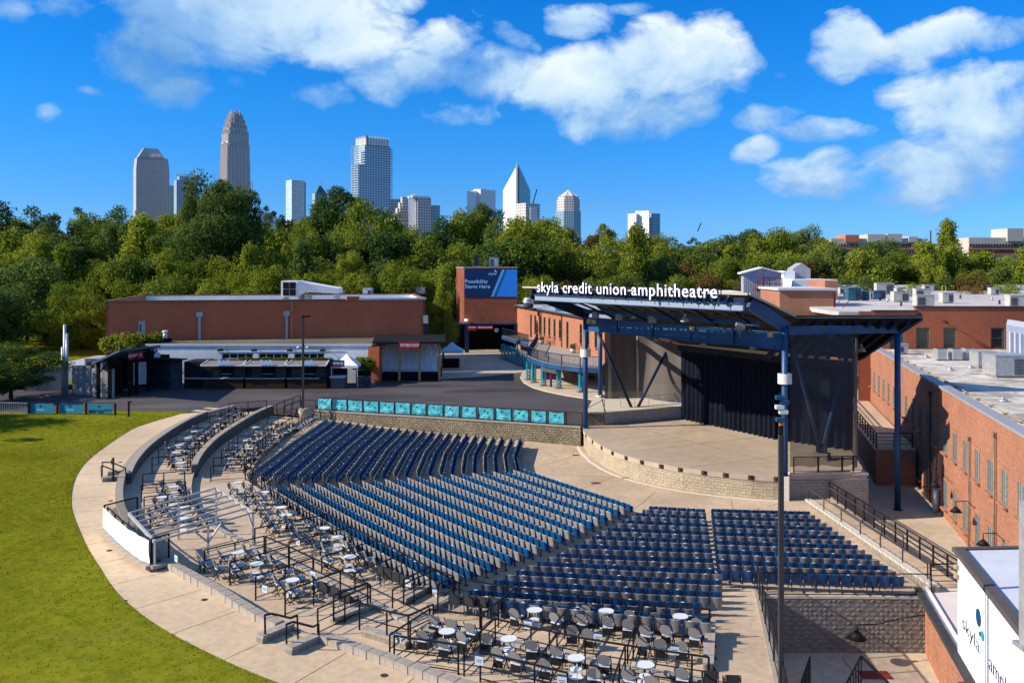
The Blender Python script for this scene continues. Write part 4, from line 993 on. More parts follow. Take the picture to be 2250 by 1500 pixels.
b = MB(); b.wall(hA-hd*.04, hA+hd*hu(760), 10.7, 10.82, .42); b.wall(hA, q0, 10.7, 10.82, .42); b.wall(q0, q1, 10.7, 10.82, .42); b.wall(hB, q1, 10.7, 10.82, .42); b.obj('coping', mat('coping_brown',(.16,.12,.10),.8,.1), hall)
b = MB(); b.wall(hA+hd*hu(762), hA+hd*hu(790), 10.7, 11.15, .35); b.obj('parapet_step', M_brkdark, hall)
b = MB(); b.wall(hA+hd*hu(791), hB, 10.7, 10.95, .5); b.obj('metal_flashing', M_wblue, hall)
b = MB()
for px in (420, 560):  # low tapered crickets on the roof
    c = hA+hd*hu(px)+hn*2; b.cone((c.x,c.y+1.5,9.85),2.6,.1,.75,4)
b.obj('roof_cricket', mat('cricket_pale',(.62,.56,.50),.8,.05), hall)
for px in (439, 630):
    c = hA+hd*hu(px)+n_*.16; e = MB(); e.box((c.x,c.y,9.1),(.75,.3,.6),atan2(hd.y,hd.x)); e.obj('hopper', M_galv, hall); MB().box((c.x,c.y,7.4),(.28,.2,3.0),atan2(hd.y,hd.x)).obj('downpipe', M_galv, hall)
c = hA+hd*hu(935)+n_*.2; MB().box((c.x,c.y,8.2),(.6,.5,1.0)).obj('hopper', M_galv, hall); MB().box((c.x,c.y,5.6),(.35,.25,4.2)).obj('downpipe', M_roofdark, hall)
MB().bar(hA+hd*hu(641)+n_*.04+V(0,0,6.1), hA+hd*hu(641)+n_*.04+V(0,0,10.6), .05).obj('conduit', M_frame_w, hall)
# landing with rails at the hall's door
ld = empty('door_landing'); tag(ld, 'small raised landing with grey rails at the red hall door', 'landing')
l0, l1 = hA+hd*hu(252)+n_*1.5, hA+hd*hu(321)+n_*1.5
b = MB(); b.prism([tuple(k[:2]) for k in (l0, l1, l1-n_*1.45, l0-n_*1.45)], 5.2, 5.95); b.obj('slab', M_tar, ld)
b = MB()
for u in (0,.33,.66,1): p = l0.lerp(l1,u)+n_*0; b.bar(p+V(0,0,5.95), p+V(0,0,6.95), .06)
b.bar(l0+V(0,0,6.95)+hd*1.0, l1+V(0,0,6.95), .06); b.bar(l0+V(0,0,6.5)+hd*1.0, l1+V(0,0,6.5), .05); b.obj('rail', M_galv, ld)
# rooftop machinery on the hall
def unit(px0, px1, py, z, h, depth, label, m=None, grille=None, cat='roof unit', group=None, fan=False, d=None):
    """a boxy roof unit whose foot stands on the roof at height z and shows at py"""
    p0, p1 = at(px0,py,z), at(px1,py,z); c = (p0+p1)/2; w = (p1-p0).length
    e = empty('roof_unit', (c.x, c.y+depth/2, z), 0, label, cat, group); m = m or M_galv
    MB().box((0,0,h/2+.08),(w,depth,h-.1)).obj('cabinet', m, e); MB().box((0,0,h+.04),(w+.08,depth+.08,.06)).obj('lid', m, e)
    MB().box((0,0,.05),(w*.9,depth*.9,.1)).obj('curb', M_grey, e)
    b = MB(); g0 = -w*.42 if grille != 'right' else w*.05; gw = w*.40
    for k in range(max(3,int(h/.14))): b.box((g0+gw/2,-depth/2-.015,.25+(h-.4)*k/max(3,int(h/.14))),(gw,.03,.06))
    b.obj('grille', M_roofdark, e)
    if fan: MB().cone((w*.2,0,h+.07),min(w,depth)*.3,min(w,depth)*.3,.12,14).obj('fan', M_roofdark, e)
    return e
e = empty('air_intake', (0,0,0)); tag(e, 'big silver ductwork with black square grille on the red hall roof', 'ductwork')
p0, p1 = atd(617,650,118), atd(654,650,118)
w = p1.x-p0.x; cx = (p0.x+p1.x)/2
b = MB(); b.box((cx,119.6,11.95),(w,3.0,2.1)); b.obj('hood', M_wblue, e)
b = MB()
for i in (0,1):
    for k in (0,1): b.box((cx-w*.2+i*w*.4, 118.05, 11.5+k*.9),(w*.36,.06,.82))
b.obj('grille', M_dark, e)
b = MB(); p2 = atd(684,640,122); p3 = atd(750,640,122)
b.hexa([V(p0.x+w,118.6,11.0),V(p2.x,119,11.6),V(p2.x,123,11.6),V(p0.x+w,121,11.0),V(p0.x+w,118.6,13.0),V(p2.x,119,12.7),V(p2.x,123,12.7),V(p0.x+w,121,13.0)])
b.hexa([V(p2.x,119,11.5),V(p3.x,119.5,11.3),V(p3.x,123,11.3),V(p2.x,123,11.5),V(p2.x,119,12.7),V(p3.x,119.5,12.0),V(p3.x,123,12.0),V(p2.x,123,12.7)])
b.obj('duct', M_white, e)
b = MB()
for x in (p0.x, p0.x+w, p2.x, p3.x-.3): MB().box((x,120.5,10.6),(.3,3,1.2)).obj('stand', M_galv, e)
unit(685,742,650,10.1,.7,1.6,'low tan roof unit between duct and edge of the red hall', M_white)
unit(797,816,648,10.4,.95,2,'left silver roof box by the flashing of the red hall', M_wblue, 'right')
unit(868,884,646,10.4,1.0,2,'middle silver roof box at right end of red hall', M_wblue)
unit(896,932,646,10.4,1.0,2.2,'right silver roof box at right end of red hall', M_wblue)
# chimney vent on the low roof
e = empty('roof_vent', (atd(363,757,107).x,107,6.05), 0, 'white roof vent on dark curb, low roof left of bars', 'vent'); MB().box((0,0,.2),(1.2,1,.4)).obj('curb', M_dark, e); b = MB(); b.cone((0,0,.4),.28,.22,.7,10); b.cone((0,0,1.1),.36,.3,.2,10); b.obj('cowl', M_white, e)

# --- low white fronted building with garage doors
low = empty('bar_hall'); tag(low, 'low white walled building with three glazed garage doors behind the bars', 'building')
wx = lambda px, d: (px-1125)/2000*d
D1 = 104.0; W0 = wx(322,D1); W1 = wx(815,D1); ops = []
for a0, a1 in ((487,557),(568,635),(646,714)): ops.append((wx(a0,D1)-W0, wx(a1,D1)-W0, 1.7, 5.02))
ops.append((wx(352,D1)-W0, wx(373,D1)-W0, 4.3, 4.85))
wo, a_, d_, n_ = wall_open('front_wall', (W0,D1), (W1,D1), 1.4, 5.95, ops, M_wblue, low, .12)
for k, o in enumerate(ops[:3]): window(low, a_, d_, n_, o[0], o[1], o[2], o[3], 4, 5, M_frame_w, M_darkgl, .1, 'garage_door', .12)
o = ops[3]; window(low, a_, d_, n_, *o, 2, 1, M_black, M_darkgl, .1)
b = MB(); b.prism([(W0-4,D1+.1),(W1+.3,D1+.1),(W1+5,114.2),(-47,107.3),(W0-6,106)], 5.7, 6.02); b.obj('roof', M_tar, low)
b = MB(); b.bb(W0-.1, W1+.1, D1-.12, D1+.02, 5.8, 6.04); b.obj('fascia', M_frame_w, low)
for px in (487,561,639,711):
    x = wx(px, D1); b = MB(); b.box((x,D1-.45,5.35),(.62,.3,.2)); b.bar((x,D1,5.6),(x,D1-.45,5.45),.05); b.obj('wall_lamp', M_black, low)
b = MB(); 
for z, xx in ((5.55,0),(5.15,.3)): b.bar((W0+8,D1-.05,z),(W1-3,D1-.05,z+.12),.04)
b.obj('conduit', M_frame_w, low)
MB().bb(wx(812,105),wx(836,105),103.9,106.5,1.4,5.7).obj('brick_end', M_brkdark, low)

# --- the three bars
M_barwall = mat('bar_black_wall', (.013,.013,.015), .7, .15, 3); M_barfront = mat('bar_brown_front', (.035,.020,.014), .7, .2, 4)
M_awn = mat('awning_grey', (.19,.165,.15), .7, .1, 3); M_paleblue = mat('bar_letter', (.45,.68,.98), .4, .03)  # pale blue faces of unlit letters
DB = 99.5
MB().bb(wx(403,DB),wx(447,DB),99.7,103,1.5,4.45).obj('bar_screen_wall', M_barwall); tag(bpy.data.objects['bar_screen_wall'], 'plain black screen wall joined to the left of the bars', 'wall')
cw = [(447,540,'left'),(541,631,'middle'),(632,722,'right')]
wins = [(460,484),(513,537),(551,574),(603,626),(639,662),(692,713)]; lets = [(478.4,508),(571.6,600),(662,690)]
for k, (x0, x1, w) in enumerate(cw):
    X0, X1 = wx(x0,DB), wx(x1,DB); e = empty('bar_kiosk', ((X0+X1)/2, DB, 1.6), 0, 'black bar kiosk with pale BAR letters, %s of the three' % w, 'bar', 'bars along the far side of the plaza'); hw = (X1-X0)/2; cx = (X0+X1)/2
    oo = []
    for (a0, a1) in wins[2*k:2*k+2]: oo.append((wx(a0,DB)-X0, wx(a1,DB)-X0, 1.2, 2.12))
    wo, a_, d_, n_ = wall_open('front_wall', (-hw+.04,.2), (hw-.04,.2), 0, 2.75, [(o[0],o[1],o[2],o[3]) for o in oo]+[(hw-.75,hw+.75,1.25,2.2)], M_barwall, e, .15, 3)
    for o in oo: window(e, a_, d_, n_, *o, 2, 3, M_frame_g, M_darkgl, .1)
    MB().bb(-hw+.05,hw-.05,.55,3.4,0,2.8).obj('body', M_barwall, e)
    MB().bb(-hw+.1,hw-.15,-.5,.15,.05,1.08).obj('counter_front', M_barfront, e)
    MB().bb(-hw+(.0 if k else -2.0),hw-.15 if k < 2 else hw-.95,-.62,.15,1.08,1.14).obj('counter', mat('counter_top',(.42,.5,.56),.25,.04,spec=.6), e)
    b = MB(); b.hexa([V(-hw+.0,-.95,2.48),V(hw-.06,-.95,2.48),V(hw-.06,.5,2.86),V(-hw+.35,.5,2.86),V(-hw+.0,-.95,2.58),V(hw-.06,-.95,2.58),V(hw-.06,.5,2.96),V(-hw+.35,.5,2.96)]); b.obj('awning', M_awn, e)
    b = MB(); b.bar((-hw,-.97,2.56),(hw-.06,-.97,2.56),.1,.14); b.bar((-hw+.02,-.95,2.6),(-hw+.37,.5,2.98),.1); b.bar((hw-.08,-.95,2.6),(hw-.08,.5,2.98),.1); b.obj('awning_trim', M_frame_w, e)
    lx0, lx1 = wx(lets[k][0],98.4)-cx, wx(lets[k][1],98.4)-cx
    text_on('BAR', (lx0,-1.05,2.62), (1,0,0), (0,0,1), lx1-lx0, .78, M_paleblue, 'letter', .12, .02, e, 1, None, True)
    b = MB(); b.bar((-.6,.3,1.5),(.7,.3,1.5),.05); b.obj('tap_rail', M_galv, e)
# hedge on top
def leafy(name, pts, rad, n, s, m, seed, parent=None, sq=(1,1,1)):
    rr = random.Random(seed); b = MB()
    for k in range(n):
        c = pts[rr.randrange(len(pts))]; d = V(rr.gauss(0,1), rr.gauss(0,1), rr.gauss(0,1)).normalized(); r = rad*(rr.random()**.45)
        p = V(c[0]+d.x*r*sq[0], c[1]+d.y*r*sq[1], c[2]+d.z*r*sq[2]); a = V(rr.gauss(0,1), rr.gauss(0,1), rr.gauss(0,1)).normalized(); u = a.cross(d+V(.1,.2,.3)).normalized(); v = (d*.6+u.cross(a)).normalized(); q = s*rr.uniform(.6,1.3)
        b.face([p-u*q*.5, p+v*q*.6-u*q*.1, p+u*q*.5, p-v*q*.4])
    return b.obj(name, m, parent)
M_leafY = leaf_mat('leaf_yellow_green', (.095,.145,.015), (.31,.34,.038), .4)
M_leafM = leaf_mat('leaf_mid_green', (.075,.125,.018), (.29,.32,.04), .42)
M_leafD = leaf_mat('leaf_dark_green', (.038,.080,.024), (.16,.215,.045), .38)
M_leafR = leaf_mat('leaf_rust', (.08,.07,.015), (.24,.14,.05), .3)
M_leafH = leaf_mat('leaf_hedge', (.09,.13,.012), (.26,.27,.03), .4)
M_bark = mat('bark', (.075,.055,.042), .95, .25, 4, .03, 10)
hp = [(wx(530+k*6.5,101),101.2,4.50+.06*sin(k)) for k in range(31)]
pl = empty('hedge_planter', (wx(630,101),101,4.4)); pl.location = (0,0,0); tag(pl, 'clipped green hedge growing along the tops of the bars', 'hedge'); leafy('leaves', hp, .34, 5200, .15, M_leafH, 4, pl, (1.2,1,.75)); MB().bb(wx(530,101),wx(725,101),100.6,102.2,4.38,4.6).obj('planter_box', M_barwall, pl)
# curved dark mural panels and gate left of the bars
e = empty('mural_panels'); tag(e, 'two dark blue painted panels standing left of the bars', 'panel')
MB().wall((wx(331,100),100.6),(wx(373,98.5),98.6),1.6,4.7,.15).obj('panel', M_mural, e); MB().wall((wx(373.4,98.5),98.6),(wx(403,100),99.6),1.6,4.75,.15).obj('panel', M_mural, e)
MB().wall((wx(336,100),99.5),(wx(404,98.5),98.2),4.78,4.9,1.6).obj('lid', M_dark, e)

# --- left shelter with red board
sh = empty('shelter'); tag(sh, 'black timber shelter with slanting roof and red board at far left', 'shelter')
A = V(wx(200,92),92,5.15); B_ = V(wx(262,88),88,6.85); C_ = V(wx(352,99),99,6.35); Dd = A+C_-B_
b = MB(); slab(b, [A,B_,C_,Dd], .18); b.obj('roof', mat('shelter_roof',(.05,.10,.16),.4,.1), sh)
b = MB()
for px, d, zt in ((216,92,5.2),(241,91.5,5.8),(286,93.5,6.0),(300,95,6.0),(326,97,6.1)):
    x = wx(px,d); b = MB(); b.bar((x,d,1.6),(x,d,zt),.3); b.bar((x,d,zt-1.1),(x+.9,d+.2,zt-.1),.14); b.obj('post', M_dark, sh)
MB().wall((wx(236,98),98),(wx(330,101),102),1.6,5.6,.2).obj('back_wall', M_dark, sh); MB().wall((wx(252,93.4),93.4),(wx(268,98),98),1.6,5.0,.15).obj('side_wall', M_dark, sh)  # walls near-black to stand in for the shade under the roof
b = MB(); b.wall((wx(280,96),97.5),(wx(310,97),98.5),2.2,4.6,.1); b.obj('white_door', M_wblue, sh)
b = MB(); b.wall((wx(274,92),92.8),(wx(309,94),94.6),5.35,6.15,.08); rb_ = b.obj('board', M_red, sh)
a0 = V(wx(275.5,92),92.72,5.62); a1 = V(wx(307.5,94),94.45,5.62)
text_on('BEER-DOGS-BEER-WINE', a0+V(.05,-.06,0), (a1-a0), (0,0,1), (a1-a0).length*.96, .42, M_white, 'lettering', .02, .006, sh)

# --- far left: concrete screen walls, tall pipes, small roofs
M_pcon = mat('panel_concrete', (.30,.31,.32), .8, .15, 1.2, .004, 20, big=(.4,.25))
for k, (x0, x1, d0, d1, zt, lb) in enumerate(((54,137,97,97.5,4.1,'long grey concrete screen wall behind the far left tree'),(159,200,95,94,4.6,'grey concrete panel wall between the tall pipes and shelter'),(203,251,93,92.3,4.5,'upright corrugated steel panel wall beside shelter'))):
    e = empty('screen_wall'); tag(e, lb, 'wall'); n = 3 if k < 2 else 6; a = V(wx(x0,d0),d0,0); c = V(wx(x1,d1),d1,0)
    for i in range(n): MB().wall(a.lerp(c,i/n)+V(.02,0,0), a.lerp(c,(i+1)/n)-V(.02,-(i%2)*.05,0), 1.55, zt+.03*(i%2), .16).obj('panel', M_pcon if k < 2 else M_galv, e)
e = empty('steel_pipes', (0,0,0)); tag(e, 'cluster of tall bare steel pipes standing by the left screen wall', 'pipes')
for px, zt, r in ((138,6.6,.16),(142.5,8.9,.16),(147,8.0,.15)): MB().cone((wx(px,94),94,1.6),r,r,zt-1.6,12).obj('pipe', M_galv, e)
MB().bb(wx(100,100),wx(262,100),100,112,1.5,3.9).obj('flat_annex', mat('annex_pale',(.36,.40,.45),.7,.12,1.2)); tag(bpy.data.objects['flat_annex'], 'low pale flat roofed annex behind the shelter at far left', 'building')
unit(186,225,812,3.95,1.1,2,'grey roof box on the pale annex behind the shelter', M_grey)

# --- merch shop
ms = empty('merch_shop'); tag(ms, 'open timber merch shop with red sign and white panelled back wall', 'stall')
DM = 106.0
b = MB(); b.hexa([V(wx(818,104.6),104.6,6.0),V(wx(979,104.6),104.6,6.0),V(wx(979,112),112,6.25),V(wx(826,112),112,6.25),V(wx(818,104.6),104.6,6.22),V(wx(979,104.6),104.6,6.22),V(wx(979,112),112,6.5),V(wx(826,112),112,6.5)]); b.obj('roof', M_dark, ms)
MB().bb(wx(834,DM),wx(964,DM),DM+.3,111,1.5,2.5).obj('platform', M_dark, ms)
for k in range(9):
    x0 = wx(838,108)+k*(wx(960,108)-wx(838,108))/9; x1 = wx(838,108)+(k+1)*(wx(960,108)-wx(838,108))/9
    MB().bb(x0+.015,x1-.015,108.6,108.7,2.5,6.0).obj('panel', M_wblue, ms)
MB().bb(wx(834,DM),wx(839,DM),DM+.4,108.6,2.5,6.0).obj('side_panel', M_wblue, ms); MB().bb(wx(838,107),wx(960,107),107.4,108.6,2.5,2.62).obj('counter', M_white, ms)
for px in (832.5,877.5,922,965.5):
    x = wx(px,DM); MB().bar((x,DM,1.6),(x,DM,6.0),.26).obj('post', M_wood, ms)
    for s in (-1,1):
        if (px < 840 and s < 0) or (px > 960 and s > 0): continue
        MB().bar((x,DM,4.6),(x+s*1.0,DM,5.9),.16).obj('brace', M_wood, ms)
MB().bb(wx(877,104.4),wx(922.5,104.4),104.32,104.45,5.42,6.28).obj('sign_board', M_red, ms)
text_on('THE MERCH SHOP', (wx(879,104.3),104.3,5.68), (1,0,0), (0,0,1), wx(920.5,104.3)-wx(879,104.3), .5, M_white, 'lettering', .02, .008, ms)
# --- tents
def tent(label, px0, px1, d, z0, ze, zp, depth, cloth_m, valance=None):
    X0, X1 = wx(px0,d), wx(px1,d); cx = (X0+X1)/2; hw = (X1-X0)/2; e = empty('pop_up_tent', (cx,d+depth/2,z0), 0, label, 'tent')
    b = MB(); hd_ = depth/2; P = [V(-hw,-hd_,ze-z0),V(hw,-hd_,ze-z0),V(hw,hd_,ze-z0),V(-hw,hd_,ze-z0)]; top = V(0,0,zp-z0); 
    for k in range(4):
        a, c = P[k], P[(k+1)%4]; mid = (a+c)/2; m1 = a.lerp(top,.55)-V(0,0,.12); m2 = c.lerp(top,.55)-V(0,0,.12); b.face([a,c,m2,m1]); b.face([m1,m2,top])
        b.face([a,a-V(0,0,.28),c-V(0,0,.28),c])
    b.obj('canopy', cloth_m, e)
    for p in P: MB().bar((p.x*.97,p.y*.97,0),(p.x*.97,p.y*.97,ze-z0),.06).obj('leg', M_white, e)
    return e
tw = tent('white pop up tent over the black wine stand', 727, 786, 100, 1.6, 4.0, 5.2, 2.9, M_white)
ws = empty('wine_stand'); tag(ws, 'small black wine counter with WINE sign under the white tent', 'stand')
MB().bb(wx(726,99.4),wx(757,99.4),99.3,99.4,3.95,4.65).obj('sign_board', M_barwall, ws); MB().bb(wx(726,99.4),wx(757,99.4),99.28,99.3,3.95,4.1).obj('sign_stripe', M_red, ws)
text_on('WINE', (wx(731,99.25),99.25,4.18), (1,0,0), (0,0,1), wx(755,99.25)-wx(731,99.25), .42, M_paleblue, 'lettering', .02, .01, ws)
MB().bb(wx(727,99.6),wx(757,99.6),99.5,101.4,1.6,2.75).obj('counter', mat('grey_boards',(.12,.11,.11),.8,.25,6), ws); MB().bb(wx(725,99.6),wx(758,99.6),99.3,101.4,2.75,2.85).obj('counter_top', M_wblue, ws); MB().bb(wx(727,99.6),wx(757,99.6),101.3,101.4,2.85,3.95).obj('back', M_barwall, ws)
tent('small pale blue pop up tent by the merch shop right corner', 967, 1016, 118, 1.6, 3.9, 5.0, 3.0, mat('tent_blue',(.30,.48,.66),.6,.05))
MB().bb(wx(972,119),wx(1008,119),119,120.6,1.6,2.7).obj('dark_table', M_dark); tag(bpy.data.objects['dark_table'], 'black covered table under the pale blue tent', 'table')
e = empty('planter'); tag(e, 'leafy green planter between wine tent and merch shop', 'planter'); MB().bb(wx(784,103),wx(814,103),102.4,103.6,1.6,3.1).obj('box', M_dark, e); leafy('leaves', [(wx(786+k*3,103),103,3.9) for k in range(10)], .75, 2200, .2, M_leafH, 5, e)
for k, px in enumerate((787,800)):
    b = MB(); x = wx(px,101.5)
    for i in range(10): b.bar((x+i*.13,101.5,1.65),(x+i*.13,101.5,2.65),.025)
    b.bar((x,101.5,2.66),(x+1.2,101.5,2.66),.04); b.bar((x,101.5,1.66),(x+1.2,101.5,1.66),.04); tag(b.obj('crowd_barrier', M_galv), '%s steel crowd barrier beside the merch shop' % ('left','right')[k], 'barrier')

# --- billboard tower
bt = empty('billboard_tower'); tag(bt, 'square brick tower raised on steel legs, blue billboard on its front', 'building')
T0 = V(wx(1020,140),140,0); T1 = V(wx(1136.5,140),140,0); TLf = V(wx(1003,147),147,0); TRf = T1+(TLf-T0)
b = MB(); b.prism([tuple(p[:2]) for p in (T0,T1,TRf,TLf)], 6.2, 14.6); b.obj('brick_body', brick_mat('tower_brick',(.29,.085,.045),(.19,.05,.032),(.16,.07,.05),.24,.08,.012,.01,(.3,.25),noise_amt=.6,stain=(.35,.6,(.05,.025,.02),.6)), bt)
b = MB(); b.prism([tuple(p[:2]) for p in (T0+V(-.1,-.1,0),T1+V(.1,-.1,0),TRf+V(.1,.1,0),TLf+V(-.1,.1,0))], 14.6, 14.75); b.obj('coping', M_fascia, bt)
b = MB(); b.wall(T0+V(-.1,-.1,0), T1+V(.1,-.1,0), 5.95, 6.2, .3); b.wall(T0, TLf, 5.95, 6.2, .3); b.obj('base_beam', M_steelblue, bt)
for p in (T0+V(.4,0,0), TLf+V(.3,0,0), T1): MB().bar((p.x,p.y,1.6),(p.x,p.y,6.0),.65,n=4).obj('leg', M_darkmetal, bt)
MB().wall((-9,147),(9,147),1.5,6.1,.3).obj('dark_back_wall', M_dark, bt); MB().bb(-9,T1.x+8,140.5,147,5.7,5.95).obj('soffit', M_dark, bt)
bb_ = empty('billboard', (0,0,0)); tag(bb_, 'navy and sky blue billboard reading Possibility Starts Here on the brick tower', 'billboard')
x0, x1 = T0.x+.02, T1.x-.02; zz0, zz1 = 10.2, 14.35; y = 139.9
MB().bb(x0,x1,y,y+.08,zz0,zz1).obj('panel', mat('board_navy',(.008,.032,.12),.4,.03), bb_)
W = x1-x0
def tri(o1,o2,o3,o4,m,dy,nm): MB().face([(x0+W*o1,y-dy,zz0),(x0+W*o2,y-dy,zz0),(x0+W*o4,y-dy,zz1),(x0+W*o3,y-dy,zz1)]).obj(nm, m, bb_)
tri(.505,1,.715,1,mat('board_sky',(.03,.22,.72),.4,.05),.01,'band'); tri(.55,.605,.76,.81,mat('board_teal',(.01,.13,.26),.4,.03),.016,'band')
tri(.505,.55,.715,.76,mat('board_pale',(.13,.36,.80),.4,.05),.013,'band')
M_btxt = mat('board_text',(.30,.62,.85),.4,.02)
text_on('Possibility', (x0+.12,y-.02,12.28), (1,0,0),(0,0,1), W*.435, .8, M_btxt,'lettering',.01,.008,bb_); text_on('Starts Here', (x0+.12,y-.02,11.5), (1,0,0),(0,0,1), W*.475, .8, M_btxt,'lettering',.01,.008,bb_)
text_on('skyla', (x0+W*.455,y-.02,13.55), (1,0,0),(0,0,1), W*.15, .5, M_btxt,'lettering',.01,.004,bb_)
def disc(p, r, m, nm, parent, nrm=V(0,-1,0), ex=1.0):
    u = nrm.cross(V(0,0,1)).normalized(); v = u.cross(nrm).normalized(); MB().face([Vector(p)+u*r*ex*cos(2*pi*k/20)+v*r*sin(2*pi*k/20) for k in range(20)]).obj(nm, m, parent)
disc((x0+W*.585,y-.02,14.15),.13,M_btxt,'dot',bb_); disc((x0+W*.61,y-.02,13.98),.09,M_paleblue,'dot',bb_)
for k, (p0_, p1_, tx) in enumerate(((1028,1047,'CONCESSIONS'),(1049,1083,'RESTROOMS'))):
    e = empty('hanging_sign'); tag(e, 'small red %s sign hung below the brick billboard tower' % tx.lower(), 'sign')
    MB().bb(wx(p0_,139),wx(p1_,139),139,139.1,5.25 if k else 5.05,5.8).obj('board', M_red, e); text_on(tx,(wx(p0_+1,138.9),138.96,5.42),(1,0,0),(0,0,1),wx(p1_-1,139)-wx(p0_+1,139),.34,M_white,'lettering',.01,.006,e)
e = empty('round_sign'); tag(e, 'round grey restroom sign beside the hanging red signs', 'sign'); disc((wx(1091,139),139,5.1),.32,M_galv,'plate',e); 
for dx in (-.1,.1): MB().bb(wx(1091,139)+dx-.03,wx(1091,139)+dx+.03,138.96,138.98,4.95,5.25).obj('pictogram', M_black, e)
e = empty('wall_lamp'); tag(e, 'bright lit lamp at the lower left corner of the brick tower', 'lamp'); lm = bpy.data.materials.new('lamp_glow'); lm.use_nodes = True; lb = lm.node_tree.nodes['Principled BSDF']; lb.inputs['Emission Color'].default_value = (1,.78,.5,1); lb.inputs['Emission Strength'].default_value = 14
MB().box((wx(1023.5,139.5),139.6,6.65),(.28,.2,.24)).obj('globe', lm, e); MB().box((wx(1023.5,139.5),139.8,6.75),(.34,.2,.1)).obj('bracket', M_black, e)
unit(1075,1095,587,14.75,1.3,2,'silver round topped duct on the roof of the brick tower', M_galv)
unit(1041,1053,586,14.8,1.6,2,'dark roof box on the left of the brick tower roof', M_roofdark)

# --- brick wing with arched windows and balcony
wg = empty('brick_wing'); tag(wg, 'sunlit orange brick wing with tall arched windows left of the stage', 'building')
wl_ = lambda px: 36.07/((px-1125)/2000+.252)
def wp(px): d = wl_(px); return V(36.07-.252*d, d, 0)
W0_, W1_ = wp(1130), wp(1334); wd = (W1_-W0_).normalized()
wu = lambda px: (wp(px)-W0_).length
ops = []
hw = .48
spec_ = [(1166.7,4.5,7.9),(1176,5.5,7.9),(1186,5.5,7.9),(1196.4,5.5,7.9),(1207,5.5,7.9),(1218.4,5.5,7.9),(1230.3,5.5,7.9),(1246.7,4.5,7.9),(1276.3,5.5,7.9),(1292,5.5,7.9),(1309.3,5.5,7.9)]
for px, za, zb_ in spec_: u = wu(px); ops.append((u-hw,u+hw,za,zb_))
gr = [(wu(px)-1,wu(px)+1,1.7,3.7) for px in (1215,1255,1300)]
wo, a_, d_, n_ = wall_open('front_wall', W0_, W1_, 1.3, 8.75, ops+gr, M_brkor, wg, .09)
for k, o in enumerate(ops):
    f = window(wg, a_, d_, n_, *o, 1, 2, M_frame_g, M_darkgl, .07, 'window' if k not in (0,7) else 'glazed_door', .1, sill=M_brkor if k not in (0,7) else None)
    # brick arch over the opening: fills the corners
    c = a_+d_*((o[0]+o[1])/2)-n_*.0; b = MB(); r = hw; m_ = 8
    for s in (-1,1):
        pts = [c+d_*(s*r)+V(0,0,o[3]+.001)] + [c+d_*(s*r*cos(t*pi/2/m_))+V(0,0,o[3]-.35+.35*sin(t*pi/2/m_)) for t in range(m_+1)]
        b.face([p-n_*.02 for p in pts])
    b.obj('arch', M_brkor, wg)
for o in gr: window(wg, a_, d_, n_, *o, 3, 2, M_frame_g, M_darkgl, .07)
b = MB(); P = [W0_+n_*.45, W1_+n_*.45, W1_-n_*9, W0_-n_*12]; b.prism([tuple(p[:2]) for p in P], 8.75, 8.95); b.obj('roof', mat('grey_sheet_roof',(.36,.37,.40),.6,.12,1.5), wg)
b = MB(); b.bar(P[0]+V(0,0,8.85), P[1]+V(0,0,8.85), .16, .22); b.obj('gutter', M_roofdark, wg)
b = MB()
for px in (1190.5,1235.5): u = wu(px); p = a_+d_*u+n_*.12; b.bar(p+V(0,0,4.5), p+V(0,0,8.7), .12)
b.obj('downpipe', M_roofdark, wg)
MB().wall(W1_, W1_-n_*10, 1.3, 8.75, .3).obj('end_wall', M_brkor, wg)
e = empty('roof_fan', (atd(1161,655,128).x,128,9.0), 0, 'silver mushroom fan on the roof of the brick wing', 'roof fan'); b = MB(); b.cone((0,0,0),.7,.7,.5,12); b.obj('curb', M_roofdark, e); b = MB(); b.cone((0,0,.5),.55,.85,.5,14); b.cone((0,0,1.0),.85,.5,.5,14); b.obj('cowl', M_galv, e)
# balcony deck
bd = empty('balcony'); tag(bd, 'curved blue steel balcony along the brick wing with vertical bar railing', 'balcony')
ZD = 4.4
edge = [at(a, c, ZD) for a, c in ((1160,781),(1166,785),(1182,791),(1205,797),(1234,802),(1275,806),(1317,807.5))]
far_e = [at(1104,737,ZD), at(1132,745.5,ZD), at(1161,754,ZD)]
b = MB(); b.prism([tuple(p[:2]) for p in edge]+[tuple((W1_)[:2]), tuple((a_+d_*wu(1184))[:2])], ZD-.12, ZD); b.prism([tuple(p[:2]) for p in far_e]+[tuple(edge[0][:2]), tuple((a_+d_*wu(1184))[:2]), tuple((a_+d_*wu(1140))[:2])], ZD-.2, ZD-.02)
b.obj('deck', mat('deck_grey',(.33,.30,.26),.8,.12,3), bd)
b = MB()
for pts in (edge, far_e):
    b = MB()
    for p, q in zip(pts[:-1], pts[1:]): b.bar(p-V(0,0,.28), q-V(0,0,.28), .22, .5)
    b.obj('edge_beam', M_steelblue, bd)
pass
def bars(b, p, q, h, gap=.16, w=.03):
    n = max(1,int((q-p).length/gap))
    for k in range(n): s = p.lerp(q,(k+.5)/n); b.bar(s+V(0,0,.08), s+V(0,0,h), w)
b = MB()
for pts in (edge, far_e, [far_e[-1]+V(1.2,0,0), edge[0]+V(.2,.5,0)]):
    for p, q in zip(pts[:-1], pts[1:]):
        bars(b, p, q, 1.1); b.bar(p+V(0,0,1.12), q+V(0,0,1.12), .07); b.bar(p+V(0,0,.1), q+V(0,0,.1), .05)
        n = max(1,int((q-p).length/1.8))
        for k in range(n+1): s = p.lerp(q,k/n); b.bar(s, s+V(0,0,1.12), .07)
b.obj('railing', M_darkmetal, bd)
